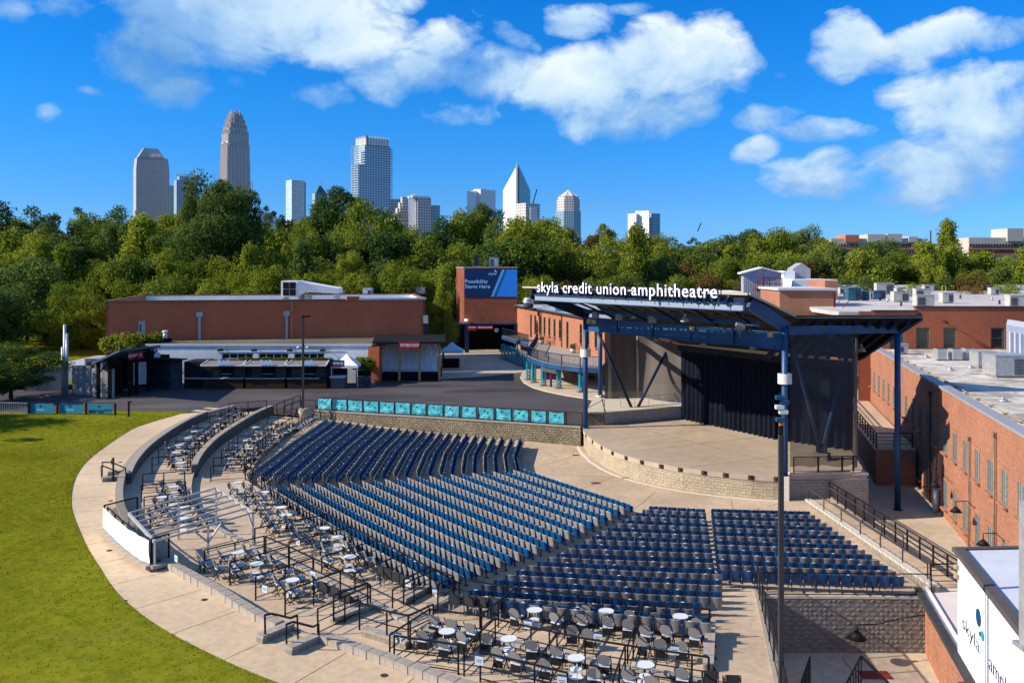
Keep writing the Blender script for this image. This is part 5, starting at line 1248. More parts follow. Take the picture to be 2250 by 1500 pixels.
b = MB(); ra, rb2 = at(1192,757.5,ZD), at(1234,760,ZD); bars(b, ra, rb2, 1.0); b.bar(ra+V(0,0,1.02), rb2+V(0,0,1.02), .05); ra, rb2 = at(1253,776,ZD), at(1269,771,ZD); bars(b, ra, rb2, 1.0); b.bar(ra+V(0,0,1.02), rb2+V(0,0,1.02), .05); b.obj('inner_railing', M_darkmetal, bd)
for p in edge[1::2]+[far_e[1]]: MB().bar((p.x+.3,p.y+.6,1.7),(p.x+.3,p.y+.6,ZD-.5),.24,n=8).obj('post', M_steelblue, bd)
# glass lantern letters under the beam
b = MB()
for k in range(8): p = edge[2].lerp(edge[4],.18+k*.075) ; b.box((p.x,p.y-.3,ZD-.85),(.3,.1,.42))
b.obj('hanging_lanterns', mat('lantern_grey',(.28,.28,.27),.3,.2,6), bd)
# teal box trusses
M_tealp = mat('truss_teal', (.02,.33,.42), .4, .06)
def truss(h):
    b = MB(); w = .19
    for x in (-w,w):
        for y in (-w,w): b.bar((x,y,0),(x,y,h),.07)
    n = 5
    for k in range(n+1):
        z = .03+(h-.06)*k/n
        for q in (((-w,-w),(w,-w)),((w,-w),(w,w)),((w,w),(-w,w)),((-w,w),(-w,-w))):
            b.bar((*q[0],z),(*q[1],z),.05)
            if k < n: b.bar((*q[0],z),(*q[1],z+(h-.06)/n),.035)
    return b
tm = truss(2.1).mesh('truss', M_tealp); tf = MB().box((0,0,.03),(.85,.85,.06)).mesh('foot_plate', mat('rust_plate',(.25,.07,.04),.8,.1))
tp = [(1161,834,'fifth from the right'),(1173,840,'fourth from the right'),(1195,847,'third from the right'),(1228,853,'second from the right'),(1277,861,'nearest the stage'),(1105,788,'farthest left'),(1113,791,'second from left'),(1121,794,'third from left'),(1129,797,'fourth from left'),(1137,800.5,'fifth from left'),(1145,804,'sixth from left'),(1155,808,'seventh from left, beside deck corner')]
for k, (a, c, w) in enumerate(tp):
    p = at(a, c, ZP+.12) if k < 5 else at(a, c, ZP+.02); e = empty('box_truss', p, .3, 'teal box truss on rusty plate under balcony, %s' % w, 'truss', 'teal box trusses below the balcony'); inst('lattice', tm, e); inst('foot_plate', tf, e)
e = empty('vending_stand'); tag(e, 'red and black stand in the shade beneath the balcony', 'stand'); p = at(1211,832,ZP+.12); MB().box((p.x,p.y,2.5),(2.4,.8,1.5)).obj('body', M_red, e); MB().box((p.x,p.y-.42,2.7),(2.2,.05,.8)).obj('panel', M_dark, e)
for k, (px, py, rr_) in enumerate(((1190,756,'left'),(1259,776,'right'))):
    p = at(px, py, ZD); e = empty('potted_plant', p, 0, 'small grey planter tub on the balcony deck, %s one' % rr_, 'planter'); b = MB(); b.cone((0,0,0),.28,.36,.55,12); b.obj('pot', M_galv, e); leafy('leaves', [(0,0,.75)], .35, 120, .18, M_leafM, 5+k, e)

# ================================================================ RIGHT HAND BUILDINGS
M_cop = mat('coping_lead', (.27,.28,.31), .5, .08, 2)
M_winblue = glass_mat('window_blue_glass', (.20,.27,.31), .25)
M_winpale = glass_mat('window_pale_glass', (.36,.37,.34), .35)
X_at = lambda d: 13.79+.244*d
def lw(d, off=0): return V(X_at(d)+off, d, 0)
mill = empty('brick_mill'); tag(mill, 'long orange brick mill wall running along the right with two rows of windows', 'building')
mA, mB = lw(101), lw(36); md = (mB-mA).normalized()
mu = lambda d: (lw(d)-mA).length
ds = [41.2,43.8,46.4,49.0,51.6,54.3,56.9,59.4] + [62+2.75*k for k in range(14)]
ops = []
for k, d in enumerate(ds):
    u = mu(d); ops.append((u-.56,u+.56,2.8,4.55))
    if d < 82: ops.append((u-.55,u+.55,-.82,.95))
wo, a_, d_, n_ = wall_open('front_wall', mA, mB, -2.5, 6.85, ops, M_brkorF, mill, .10, .5)
M_frame_m = mat('frame_mill', (.16,.18,.17), .6, .08)
for k, o in enumerate(ops): window(mill, a_, d_, n_, *o, 3, 4, M_frame_m, M_winpale if k % 3 else M_winblue, .06, sill=M_brkorF)
# header courses standing proud over each window
hm = None
for k, o in enumerate(ops):
    if o[0] < mu(75): continue
    c = a_+d_*((o[0]+o[1])/2)+n_*.01; MB().box((c.x,c.y,o[3]+.12),(o[1]-o[0]+.3,.06,.22),atan2(d_.y,d_.x)).obj('lintel', M_brkorF, mill)
b = MB(); b.wall(mA+n_*.12, mB+n_*.12, 6.85, 7.0, .7, 1); b.obj('coping', M_cop, mill)
b = MB(); b.prism([tuple(p[:2]) for p in (mA-n_*.5, mB-n_*.5, V(44,36,0), V(75,60,0), V(95,91.8,0), V(38,91.8,0))], 6.2, 6.55); b.obj('roof', M_roofw, mill)
b = MB(); b.wall(mA, mA+V(5,1,0), -1, 6.85, .3, 1); b.obj('end_wall', M_brkorF, mill)
b = MB(); b.wall(mB, V(44,36,0), -2.5, 6.85, .3); b.wall(V(44,36,0), V(75,60,0), -2.5, 6.85, .3); b.wall(V(75,60,0), V(95,91.8,0), -2.5, 6.85, .3); b.obj('side_wall', M_brkorF, mill)
for d in (53.0, 47.8, 63.4):
    p = lw(d)+n_*.13; b = MB(); b.cone((p.x,p.y,-2.3),.06,.06,8.3 if d != 53 else 7.0,8); b.box((p.x,p.y,6.1 if d != 53 else 4.9),(.2,.2,.25)); b.obj('downpipe', mat('pipe_brown',(.22,.15,.11),.6,.15) if d < 60 else M_roofdark, mill)
p = lw(60.9)+n_*.25; MB().cone((p.x,p.y,-1.6),.22,.22,1.6,10).obj('standpipe', M_galv, mill)
for k, (d, z) in enumerate(((57.3,1.1),(51.9,.95),(46.2,.8))):
    p = lw(d)+n_*.05; q = p+n_*1.0; e = empty('gooseneck_lamp'); tag(e, 'black gooseneck lamp on the orange mill wall, %s of three' % ('farthest','middle','nearest')[k], 'lamp')
    b = MB(); b.tube([p+V(0,0,z+.2),p+n_*.4+V(0,0,z+.6),q+V(0,0,z+.55),q+V(0,0,z+.2)], .05); b.obj('arm', M_black, e); b = MB(); b.cone((q.x,q.y,z-.05),.34,.08,.28,14); b.obj('shade', M_black, e)
# brick pilaster faces at the far end, steel door, canopy
pe = empty('far_entrance'); tag(pe, 'sunlit brick end bay with pale door and flat metal canopy beyond the stage', 'building')
MB().bb(36.0,39.3,100.6,103,-1,6.9).obj('brick_bay', M_brkorF, pe); MB().bb(35.6,39.4,99,100.5,2.9,3.05).obj('canopy', M_cop, pe); MB().bb(37.6,38.5,100.5,100.6,-.6,2.0).obj('door', M_wblue, pe)
# raised walk with railing beside the shaded mill wall
rw_ = empty('raised_walk'); tag(rw_, 'raised walkway with dark railing along the shaded mill wall beyond the stage', 'walkway')
b = MB(); b.prism([tuple(p[:2]) for p in (lw(100,-3.2), lw(100,-.2), lw(68,-.2), lw(68,-3.2))], -2.2, 1.2); b.obj('plinth', M_brkorF, rw_)
b = MB(); b.prism([tuple(p[:2]) for p in (lw(100,-3.3), lw(100,-.2), lw(68,-.2), lw(68,-3.3))], 1.2, 1.3); b.obj('slab', M_conc2, rw_)
def rail(parent, pts, h=1.07, mids=(.55,), w=.05, post=.05, step=1.8, name='rail', m=None, posts=True, drop=0):
    m = m or M_black; L = [Vector(p) for p in pts]; b = MB()
    for p, q in zip(L[:-1], L[1:]):
        b.bar(p+V(0,0,h), q+V(0,0,h), w)
        for k in mids: b.bar(p+V(0,0,k), q+V(0,0,k), w*.6)
    b.obj('rail', m, parent)
    if posts:
        key = ('post', round(h,2), post); me = KIDS.get(key)
        if me is None or m is not M_black: me = MB().box((0,0,h/2),(post,post,h)).mesh('post', m); KIDS[key] = me
        for p, q in zip(L[:-1], L[1:]):
            n = max(1, int(round((q-p).length/step)))
            for k in range(n + (1 if q is L[-1] else 0)): inst('post', me, parent, p.lerp(q, k/n))
rail(rw_, [lw(99,-3.1)+V(0,0,1.3), lw(68.4,-3.1)+V(0,0,1.3), lw(68.4,-.4)+V(0,0,1.3)], 1.1, (.3,.55,.8), .07, .08, 1.5)
# white panelled lean-to at the far right in front of the rear hall
lt = empty('white_annex'); tag(lt, 'white ribbed metal annex wall at far right edge below the red windowed hall', 'building')
MB().hexa([V(wx(2211,80),80,6.5),V(60,80,6.5),V(64,88,6.5),V(wx(2214,88),88,6.5),V(wx(2211,80),80,9.8),V(60,80,7.2),V(64,88,7.2),V(wx(2214,88),88,9.8)]).obj('wall', M_white, lt)
for k in range(16): MB().bb(wx(2211,80)+.3+k*.45,wx(2211,80)+.36+k*.45,79.95,80,6.55,9.2-.16*k*.45).obj('rib', M_wblue, lt)

# rear hall with tall sash windows
rh = empty('rear_hall'); tag(rh, 'orange red brick hall with tall green framed windows above the mill roof', 'building')
YR = 92.0; XR0 = wx(1889,YR)
ops = [(wx(a,YR)-XR0, wx(c,YR)-XR0, 6.6, 8.7) for a, c in ((1955,1986),(2013,2042),(2073,2101),(2177,2207))]
M_brkred = brick_mat('red_orange_brick', (.35,.095,.045), (.27,.07,.036), (.28,.12,.08), .24,.08,.01,.008,(.2,.14), noise_amt=.35)
wo, a_, d_, n_ = wall_open('front_wall', (XR0,YR), (95,YR), -1.5, 10.35, ops, M_brkred, rh, .2, .4)
for o in ops: window(rh, a_, d_, n_, *o, 1, 2, M_frame_g, M_darkgl, .12, bw=.16)
MB().bb(wx(2013,YR),95,YR+.02,YR+.5,10.35,10.72).obj('parapet', M_brkred, rh)
b = MB(); b.bb(wx(1918,YR),wx(2015,YR),YR-.08,YR+.5,10.35,10.48); b.bb(wx(2012,YR),95,YR-.08,YR+.6,10.72,10.86); b.obj('coping', M_roofdark, rh)
for px in (2073,2212): p = wx(px,YR); b = MB(); b.bar((p,YR,9.3),(p,YR-.7,9.5),.06); b.cone((p,YR-.7,9.2),.22,.06,.22,10); b.obj('wall_lamp', M_black, rh)
b = MB(); b.prism([(XR0-2,YR+.3),(96,YR+.3),(150,170),(62,172),(46,150),(33,100)], 9.9, 10.3); b.obj('roof', mat('roof_white_seamed',(.50,.46,.43),.75,.12,1.2,big=(.06,.2),stain=(.15,.55,(.30,.26,.22),.6)), rh)
b = MB()
for k in range(14): b.bar((XR0+1+k*.5,YR+3+k*5,10.31),(96+k*3,YR+3+k*5,10.31),.12,.03)
b.obj('roof_seams', M_frame_w, rh)
b = MB(); b.wall((62,172),(150,170),10.3,11.3,.4); b.wall((46,150),(62,172),10.3,11.4,.4); b.obj('rear_parapet', M_white, rh)

# roof plant, near roof
for k, (a, c, py, lb) in enumerate(((2060,2081,791,'left'),(2092,2116,791,'middle'),(2124,2141,790,'right'))):
    p = at((a+c)/2, py, 6.6); e = empty('condenser', p+V(0,.45,0), 0, 'small silver ribbed condenser, %s of three below the red hall windows' % lb, 'condenser', 'condensers on the mill roof')
    b = MB(); b.box((0,0,.5),(.86,.8,.95)); b.obj('cabinet', M_galv, e); b = MB()
    for i in range(9): b.box((-.38+i*.095,-.42,.5),(.03,.03,.85))
    b.obj('ribs', M_frame_w, e); MB().cone((0,0,.98),.33,.33,.04,14).obj('fan', M_roofdark, e)
unit(2150,2190,808,6.6,1.25,1.5,'big grey white roof unit, left of the pair at right edge', M_galv, 'right')
unit(2188,2262,829,6.6,1.6,2.0,'largest grey white roof unit at the right edge of mill roof', M_galv, 'right')
unit(1977,1996,778,6.6,.9,1.0,'round silver roof unit behind the right stage column', M_galv)
for k, (px, py, lb) in enumerate(((2035,782,'left of the condensers'),(2037,824,'on the stained patch'),(2088,810,'near front edge'),(2133,805,'before the big white unit'),(2204,878,'in blue shadow near the right edge'))):
    p = at(px, py+4, 6.55); e = empty('roof_vent', p, 0, 'small round vent on the mill roof, %s' % lb, 'vent'); b = MB(); b.cone((0,0,0),.3,.26,.16,12); b.cone((0,0,.16),.14,.12,.12,10); b.obj('cap', M_galv, e)
# conduit pipes on sleepers along the near roof edge
pc = empty('roof_pipe'); tag(pc, 'thin yellowish pipe on small blocks along the mill roof edge', 'pipe')
b = MB(); b.bar(lw(90,1.3)+V(0,0,6.70), lw(38,1.6)+V(0,0,6.70), .035); b.obj('pipe', mat('pipe_yellow',(.45,.36,.15),.6,.1), pc)
sb_ = MB().box((0,0,.06),(.28,.14,.1)).mesh('sleeper', mat('sleeper',(.2,.15,.1),.9,.2))
for k in range(18): p = lw(88-k*2.8,1.35+k*.02); inst('sleeper', sb_, pc, (p.x,p.y,6.56), .3)

# far roof plant
FR_ = [(870,935,600,1.5,'w'),(930,985,600,1.6,'g'),(985,1040,597,1.2,'w'),(1062,1160,560,2.0,'l'),(1170,1308,566,1.5,'l'),(1146,1280,601,2.6,'w'),(1296,1362,607,1.5,'w'),(1368,1438,617,1.4,'w'),(1440,1553,635,2.0,'w'),(1276,1390,660,1.9,'w'),(1446,1580,695,1.9,'w'),(1642,1724,670,1.9,'w'),(1505,1575,582,1.7,'w'),(2003,2065,607,1.6,'w'),(2145,2262,698,1.9,'w'),(935,1030,652,2.4,'d'),(1042,1094,650,1.8,'d'),(1130,1215,640,1.7,'d'),(1098,1126,640,1.6,'w')]
mm_ = {'w': mat('plant_white',(.40,.395,.38),.6,.12,3), 'g': M_galv, 'l': mat('plant_lilac',(.40,.40,.46),.6,.08), 'd': mat('plant_blue_dark',(.03,.10,.17),.4,.3,3)}
nm_ = {'w':'white','g':'grey','l':'lilac grey','d':'dark blue'}
srt = sorted(range(len(FR_)), key=lambda i: FR_[i][0]); rank = {i: r for r, i in enumerate(srt)}
for i, (a, c, by, h, kk) in enumerate(FR_):
    unit(1590+a/3.409, 1590+c/3.409, 470+by/3.409, 10.3, h*.68, 1.1, '%s rooftop unit, %s from left on the white rear roof' % (nm_[kk], ORD[rank[i]]), mm_[kk], 'right' if i % 2 else None, fan=i % 3 == 0, group='rooftop units on the white roof')
b = MB()
for px in (1993,2005,2017,2070,2078): p = at(px,642,10.3); b.bar(p, p+V(0,0,1.1), .1); b.bar(p+V(0,0,1.1), p+V(1.4,0,1.1), .1)
tag(b.obj('yellow_roof_rail', mat('safety_yellow',(.6,.42,.03),.5,.05)), 'yellow safety rails by the rear edge of the white roof', 'rail')
for k, (px, py) in enumerate(((1855,650),(1905,655),(1934,660),(1950,664),(1980,672),(2040,662),(2110,655),(2180,660),(2196,668),(1938,640),(2000,650))):
    p = at(px, py, 10.32); e = empty('roof_vent', p, 0, 'tiny vent pipe on the white rear roof, %s in the row from the left' % ORD[k], 'vent'); MB().cone((0,0,0),.14,.12,.5,8).obj('pipe', M_galv if k % 2 else M_roofdark, e)

# metal clad tower house, brick block, gabled penthouse
mt = empty('metal_tower'); tag(mt, 'whitish corrugated metal gabled tower with rusty red balcony behind the stage roof', 'building')
M_corr = mat('corrugated_white', (.34,.40,.50), .55, .12, 1.2, stain=(.5,.54,(.30,.13,.05),.8))
dT = 116.0; x0, x1, xm = wx(1633,dT), wx(1717,dT), wx(1674,dT)
b = MB(); b.extrude_outline([(x0,8.5),(x1,8.5),(x1,13.95),(xm,14.65),(x0,13.95)][::-1], V(0,dT,0), V(1,0,0), V(0,0,1), V(2.0,9,0)); b.obj('walls', M_corr, mt)
b = MB(); b.hexa([V(x0-.5,dT-.4,13.86),V(xm,dT-.4,14.62),V(xm+2,dT+9,14.62),V(x0+1.5,dT+9,13.86),V(x0-.5,dT-.4,14.02),V(xm,dT-.4,14.78),V(xm+2,dT+9,14.78),V(x0+1.5,dT+9,14.02)])
b.hexa([V(xm,dT-.4,14.62),V(x1+.4,dT-.4,13.86),V(x1+2.4,dT+9,13.86),V(xm+2,dT+9,14.62),V(xm,dT-.4,14.78),V(x1+.4,dT-.4,14.02),V(x1+2.4,dT+9,14.02),V(xm+2,dT+9,14.78)]); b.obj('roof', M_white, mt)
b = MB()
for k in range(22): x = x0+(x1-x0)*(k+.5)/22; b.box((x,dT-.02,11.2),(.05,.05,5.2))
b.obj('ribs', M_frame_w, mt)
M_rust = mat('red_oxide', (.23,.035,.02), .8, .2, 5)
b = MB(); bx0, bx1 = wx(1663,114.6), wx(1718,114.6); b.bb(bx0,bx1,114.4,116,12.05,12.25); b.obj('balcony_floor', M_rust, mt)
b = MB()
for z in (12.7,13.4): b.bar((bx0,114.5,z),(bx1,114.5,z),.09)
for k in range(5): x = bx0+(bx1-bx0)*k/4; b.bar((x,114.5,12.2),(x,114.5,13.4),.09)
b.bar((bx0+.7,114.4,9),(bx0+.7,114.4,13.9),.14); b.obj('balcony_rail', M_rust, mt)
MB().bb(wx(1681,115.8),wx(1694,115.8),115.7,115.9,9.5,11.0).obj('window_frame', M_rust, mt); MB().bb(wx(1683,115.7),wx(1692,115.7),115.62,115.7,9.6,10.8).obj('pane', M_wblue, mt)
bk = empty('brick_block'); tag(bk, 'square orange brick block with dark rimmed roof right of the metal tower', 'building')
x0, x1 = wx(1713,104), wx(1832,104)
b = MB(); b.bb(x0,x1,104,112,7,12.15); b.obj('body', M_brkorF, bk); b = MB(); b.bb(x0-.25,x1+.25,103.75,112.2,12.15,12.4); b.obj('roof_rim', M_frame_w, bk); b = MB(); b.bb(x1+.02,x1+1.3,107,113,7,13.2); b.obj('return_wall', M_brkor, bk)
ph = empty('white_penthouse'); tag(ph, 'white parapet walls and small lilac gabled house above the brick block', 'building')
MB().bb(wx(1742,125),wx(1840,125),125,133,10,13.05).obj('wall', M_white, ph); MB().bb(wx(1812,124),wx(1840,124),123.9,125,10,12.9).obj('side', M_brkor, ph)
x0, x1, xm = wx(1742,132), wx(1781,132), wx(1762,132)
b = MB(); b.extrude_outline([(x0,12.5),(x1,12.5),(x1,14.5),(xm,15.35),(x0,14.5)][::-1], V(0,132,0), V(1,0,0), V(0,0,1), V(1,6,0)); b.obj('gable', mat('lilac_cladding',(.32,.31,.36),.6,.06), ph); MB().bb(wx(1722,131),x0,131,136,12.5,14.2).obj('side_shed', M_white, ph)
MB().bb(wx(1583,140),wx(1640,140),140,150,8,10.9).obj('long_white_roof', M_white); tag(bpy.data.objects['long_white_roof'], 'strip of white roof showing behind the sign at its right end', 'building')
# red steel stair at the block's right foot
st = empty('steel_stair'); tag(st, 'small red steel stair down to the white roof beside brick block', 'stair')
b = MB(); p0, p1 = atd(1846,678,101), atd(1822,706,100)
for s in (0,1.0): b.bar(p0+V(s,0,0), p1+V(s,0,0), .12, .25); b.bar(p0+V(s,0,.9), p1+V(s,0,.9), .07)
for k in range(7): q = p0.lerp(p1,k/6); b.bar(q, q+V(1.0,0,0), .25, .05)
b.obj('flight', M_rust, st)

# ---------------------------------------------------------------- near right: low roofed annex and white sign wall
dirn = V(-.237,-.9715,0)
an = empty('annex'); tag(an, 'low brick annex with pale flat roof beside the white sign wall', 'building')
aA, aB = V(18.35,41.05,0), V(18.35,41.05,0)+dirn*19
b = MB(); b.prism([tuple(p[:2]) for p in (aA+V(.12,-.1,0), aB+V(.12,0,0), aB+V(6,0,0), aA+V(6,-.1,0))], -2.4, .14); b.obj('walls', M_brkorF, an)
b = MB(); b.prism([tuple(p[:2]) for p in (aA, aB, aB+V(6,0,0), aA+V(6,0,0))], .14, .42); b.obj('roof', mat('annex_roof',(.60,.57,.55),.7,.05,1,stain=(.6,.62,(.40,.30,.18),.5)), an)
b = MB(); b.bar(aA+V(-.05,0,.42), aB+V(-.05,0,.42), .3, .2); b.obj('eave', M_roofdark, an)
b = MB(); b.bar(aA+V(.35,0,.5), aB+V(.35,0,.5), .1, .08); b.obj('gutter', M_white, an)
p = aA+dirn*9.0+V(-.02,0,0); 
b = MB(); b.box((p.x+.1,p.y,-1.15),(.35,1.25,2.2),0); b.obj('door_recess', M_roofdark, an); b = MB(); b.box((p.x-.02,p.y+.05,-1.15),(.3,1.0,2.1)); b.obj('door', M_wblue, an)
for k, (dd, z) in enumerate(((1.3,-.6),(12.4,-.9))):
    p = aA+dirn*dd; e = empty('gooseneck_lamp'); tag(e, 'black barn lamp on a curved arm, %s annex wall' % ('far end of','near end of')[k], 'lamp'); b = MB()
    tip = p+V(-3.2 if k == 0 else -1.6,-.6,z-.35); b.tube([p+V(0,0,z+.35), p+V(-1.2,-.2,z+.25), p+V(-2.2 if k == 0 else -1.2,-.4,z+.1), tip+V(-.0,0,.5), tip+V(0,0,.25)], .05); b.obj('arm', M_black, e)
    b = MB(); b.cone((tip.x,tip.y,tip.z-.08),.42,.10,.3,16); b.cone((tip.x,tip.y,tip.z+.22),.1,.08,.15,8); b.obj('shade', M_black, e)
ww = empty('sign_wall'); tag(ww, 'big white painted wall with skyla amphitheatre lettering, lower right corner', 'building')
wA = V(16.75,34.2,0); wB = wA+dirn*16
b = MB(); b.prism([tuple(p[:2]) for p in (wA, wB, wB+V(9,0,0), wA+V(9,.6,0))], .42, 4.2); b.obj('wall', mat('sign_wall_white',(.80,.80,.80),.6,.02,2), ww)
b = MB(); b.wall(wA+V(-.12,.06,0), wB+V(-.12,0,0), 4.2, 4.42, .35, 1); b.wall(wA+V(-.1,.12,0), wA+V(9,.7,0), 4.2, 4.36, .25); b.obj('parapet_cap', mat('cap_brown',(.085,.075,.075),.6,.08), ww)
b = MB(); b.prism([tuple(p[:2]) for p in (wA+V(.3,0,0), wB+V(.3,0,0), wB+V(9,0,0), wA+V(9,.5,0))], 4.2, 4.3); b.obj('roof', mat('sign_roof',(.52,.55,.60),.6,.05,1), ww)
wn = V(-.9715,.237,0)
def onw(d_cam, z, off=.02): return V(16.75+.244*(d_cam-34.2), d_cam, z) + wn*off
MB().box(tuple(onw(30.4,2.3,.012)),(.02,.05,3.7),atan2(dirn.y,dirn.x)+pi/2).obj('panel_joint', M_cop, ww)
M_navy = mat('letter_navy', (.006,.035,.10), .5, .02); M_teal2 = mat('dot_teal', (.01,.33,.38), .5, .02); M_navy2 = mat('dot_navy', (.005,.06,.16), .5, .02)
text_on('skyla', onw(33.45,1.72), dirn, (0,0,1), 2.35, .70, M_navy, 'letter', .006, -.012, ww, 1, None, True)
text_on('amphitheatre', onw(29.95,1.75), dirn, (0,0,1), 5.6, .80, M_navy, 'letter', .006, -.012, ww, 1, None, True)
text_on('CREDIT', onw(31.15,1.95), dirn, (0,0,1), .5, .12, mat('small_grey',(.45,.5,.52),.5), 'lettering', .01, 0, ww); text_on('UNION', onw(31.15,1.78), dirn, (0,0,1), .45, .12, mat('small_grey',(.45,.5,.52),.5), 'lettering', .01, 0, ww)
disc(onw(31.25,2.93,.03),.30,M_navy2,'dot',ww,wn); disc(onw(30.75,2.5,.03),.17,M_teal2,'dot',ww,wn); disc(onw(31.05,2.45,.03),.085,M_navy2,'dot',ww,wn)
e = empty('corner_flashing'); tag(e, 'tall pale ribbed steel post cut by the right edge above the sign wall', 'post'); p = atd(2248,1240,25.5); MB().box((p.x+.14,p.y,(p.z+1.8+4.28)/2),(.35,.3,p.z+1.8-4.28)).obj('post', M_galv, e); MB().box((p.x+.14,p.y,4.36),(.6,.55,.12)).obj('foot', M_galv, e)
for k in range(2): p = onw(34.0,3.75-k*.35,.1); MB().box(tuple(p),(.12,.16,.14)).obj('lamp', mat('tan_lamp',(.35,.28,.2),.6), ww)
# light strip of shade sails' edge etc. is left out; floor drain and joints in the yard
dg = empty('floor_grate'); tag(dg, 'rusty red drain grate set in the sunken yard floor', 'grate'); p = at(1922,1482,-2.2)
for k in range(8): MB().box((p.x-.55+k*.16,p.y,-2.19),(.12,.75,.03)).obj('bar', M_rust, dg)
yb = [((11,36.5),(18,36.2)),((14.5,40),(14.2,30)),((18.8,52),(26,50)),((19,46),(25,44))]
for a, c in yb:
    d = (V(*c,0)-V(*a,0)).normalized(); s = V(-d.y,d.x,0)*.02; A=V(*a,zc(a[1])+.006); C_=V(*c,zc(c[1])+.006); MB().face([A-s,C_-s,C_+s,A+s]).obj('joint', M_joint, bpy.data.objects['service_yard'])

# ================================================================ SKYLINE
def fac(name, c1, cwin, w, h, ms, rough=.4, var=.15, metal=0, squash=None):
    """facade: bays of dark glass between pale mullions, floor by floor"""
    if name in MATS: return MATS[name]
    m = bpy.data.materials.new(name); m.use_nodes = True; nt = m.node_tree; N = nt.nodes; L = nt.links; b = N['Principled BSDF']; b.inputs['Roughness'].default_value = rough
    uv = N.new('ShaderNodeUVMap'); br = N.new('ShaderNodeTexBrick'); L.new(uv.outputs[0], br.inputs[0]); br.offset = 0; br.inputs['Scale'].default_value = 1; br.inputs['Brick Width'].default_value = w; br.inputs['Row Height'].default_value = h; br.inputs['Mortar Size'].default_value = ms; br.inputs['Mortar Smooth'].default_value = 0
    c2 = [k*(1+var) for k in cwin]; c0 = [k*(1-var) for k in cwin]
    br.inputs['Color1'].default_value = (*c0,1); br.inputs['Color2'].default_value = (*c2,1); br.inputs['Mortar'].default_value = (*c1,1)
    L.new(br.outputs[0], b.inputs['Base Color']); MATS[name] = m; return m
def corner_box(b, pxL, pxC, pxR, d, z0, z1, th=35, sc=1.0, top=1.0, c0=None):
    xc = (pxC-1125)/F*d; a = (pxC-pxL)/F*d/sin(radians(th)); w = (pxR-pxC)/F*d/cos(radians(th))
    t = radians(th); N_ = V(xc, d, 0); u = V(-sin(t), cos(t), 0)*a; v = V(cos(t), sin(t), 0)*w
    P = [N_, N_+v, N_+v+u, N_+u]; c = (P[0]+P[2])/2
    Q = [c+(p-c)*sc for p in P]; T = [c+(p-c)*sc*top for p in P]
    b.hexa([V(p.x,p.y,z0) for p in Q]+[V(p.x,p.y,z1) for p in T]); return Q, c
zpx = lambda y, d: CZ-(y-H)*d/F
G_tan = fac('facade_tan', (.50,.46,.43), (.19,.21,.24), 3.2, 4.0, .75); G_boa = fac('facade_rose', (.56,.48,.44), (.24,.26,.30), 2.6, 3.8, .62)
G_glass = fac('facade_glass', (.36,.46,.54), (.12,.22,.30), 3.0, 3.6, .35, .2); G_res = fac('facade_residential', (.50,.60,.66), (.09,.19,.27), 4.2, 3.3, .55, .25)
G_white = fac('facade_white', (.72,.71,.69), (.40,.44,.48), 3.0, 3.8, .9, .4); G_teal = fac('facade_teal', (.30,.55,.56), (.12,.34,.38), 3.0, 3.8, .5, .2); G_dark = fac('facade_slate', (.34,.42,.48), (.11,.18,.24), 3.2, 4, .8, .4)
G_cream = fac('facade_cream', (.60,.55,.50), (.13,.14,.16), 3.4, 3.6, .8, .5)
# 1 broad tower with sloping faceted crown
e = empty('skyline_tower'); tag(e, 'broad tan and glass tower with faceted sloping crown, far left of skyline', 'tower'); d = 1500
b = MB(); Q, c = corner_box(b, 277,299,359,d,0,zpx(372,d),30); b.obj('shaft', G_tan, e)
b = MB(); corner_box(b, 277,299,359,d,zpx(372,d),zpx(345,d),30,1.0,.93); b.obj('shoulder', G_tan, e)
b = MB(); corner_box(b, 283,303,352,d,zpx(345,d),zpx(323,d),30,.98,.52); b.obj('crown', mat('crown_stone',(.44,.42,.40),.5,.1,.05), e)
Qn = Q[0]; dv = (Q[1]-Q[0]).normalized(); text_on('TRUIST', Qn+dv*20+V(dv.y,-dv.x,0)*3+V(0,0,zpx(343,d)), dv, (0,0,1), 22, 7, M_white, 'lettering', .8, .1, e)
# 2 two low towers
e = empty('skyline_tower'); tag(e, 'low slate glass tower right of the broad tan tower', 'tower'); d = 1450; b = MB(); corner_box(b,375,388,424,d,0,zpx(395,d),35); corner_box(b,385,394,430,d+8,zpx(395,d)-1,zpx(386,d),35); b.obj('shaft', G_dark, e)
b = MB()
for k in range(9): b.box((wx(386+k*4,d),d+6,zpx(386,d)+1.5),(1,1,4))
b.obj('roof_fins', M_fascia, e)
e = empty('skyline_tower'); tag(e, 'narrow teal glass block tucked beside the broad tan tower', 'tower'); d = 1560; b = MB(); corner_box(b,358,363,380,d,0,zpx(407,d),30); b.obj('shaft', G_teal, e)
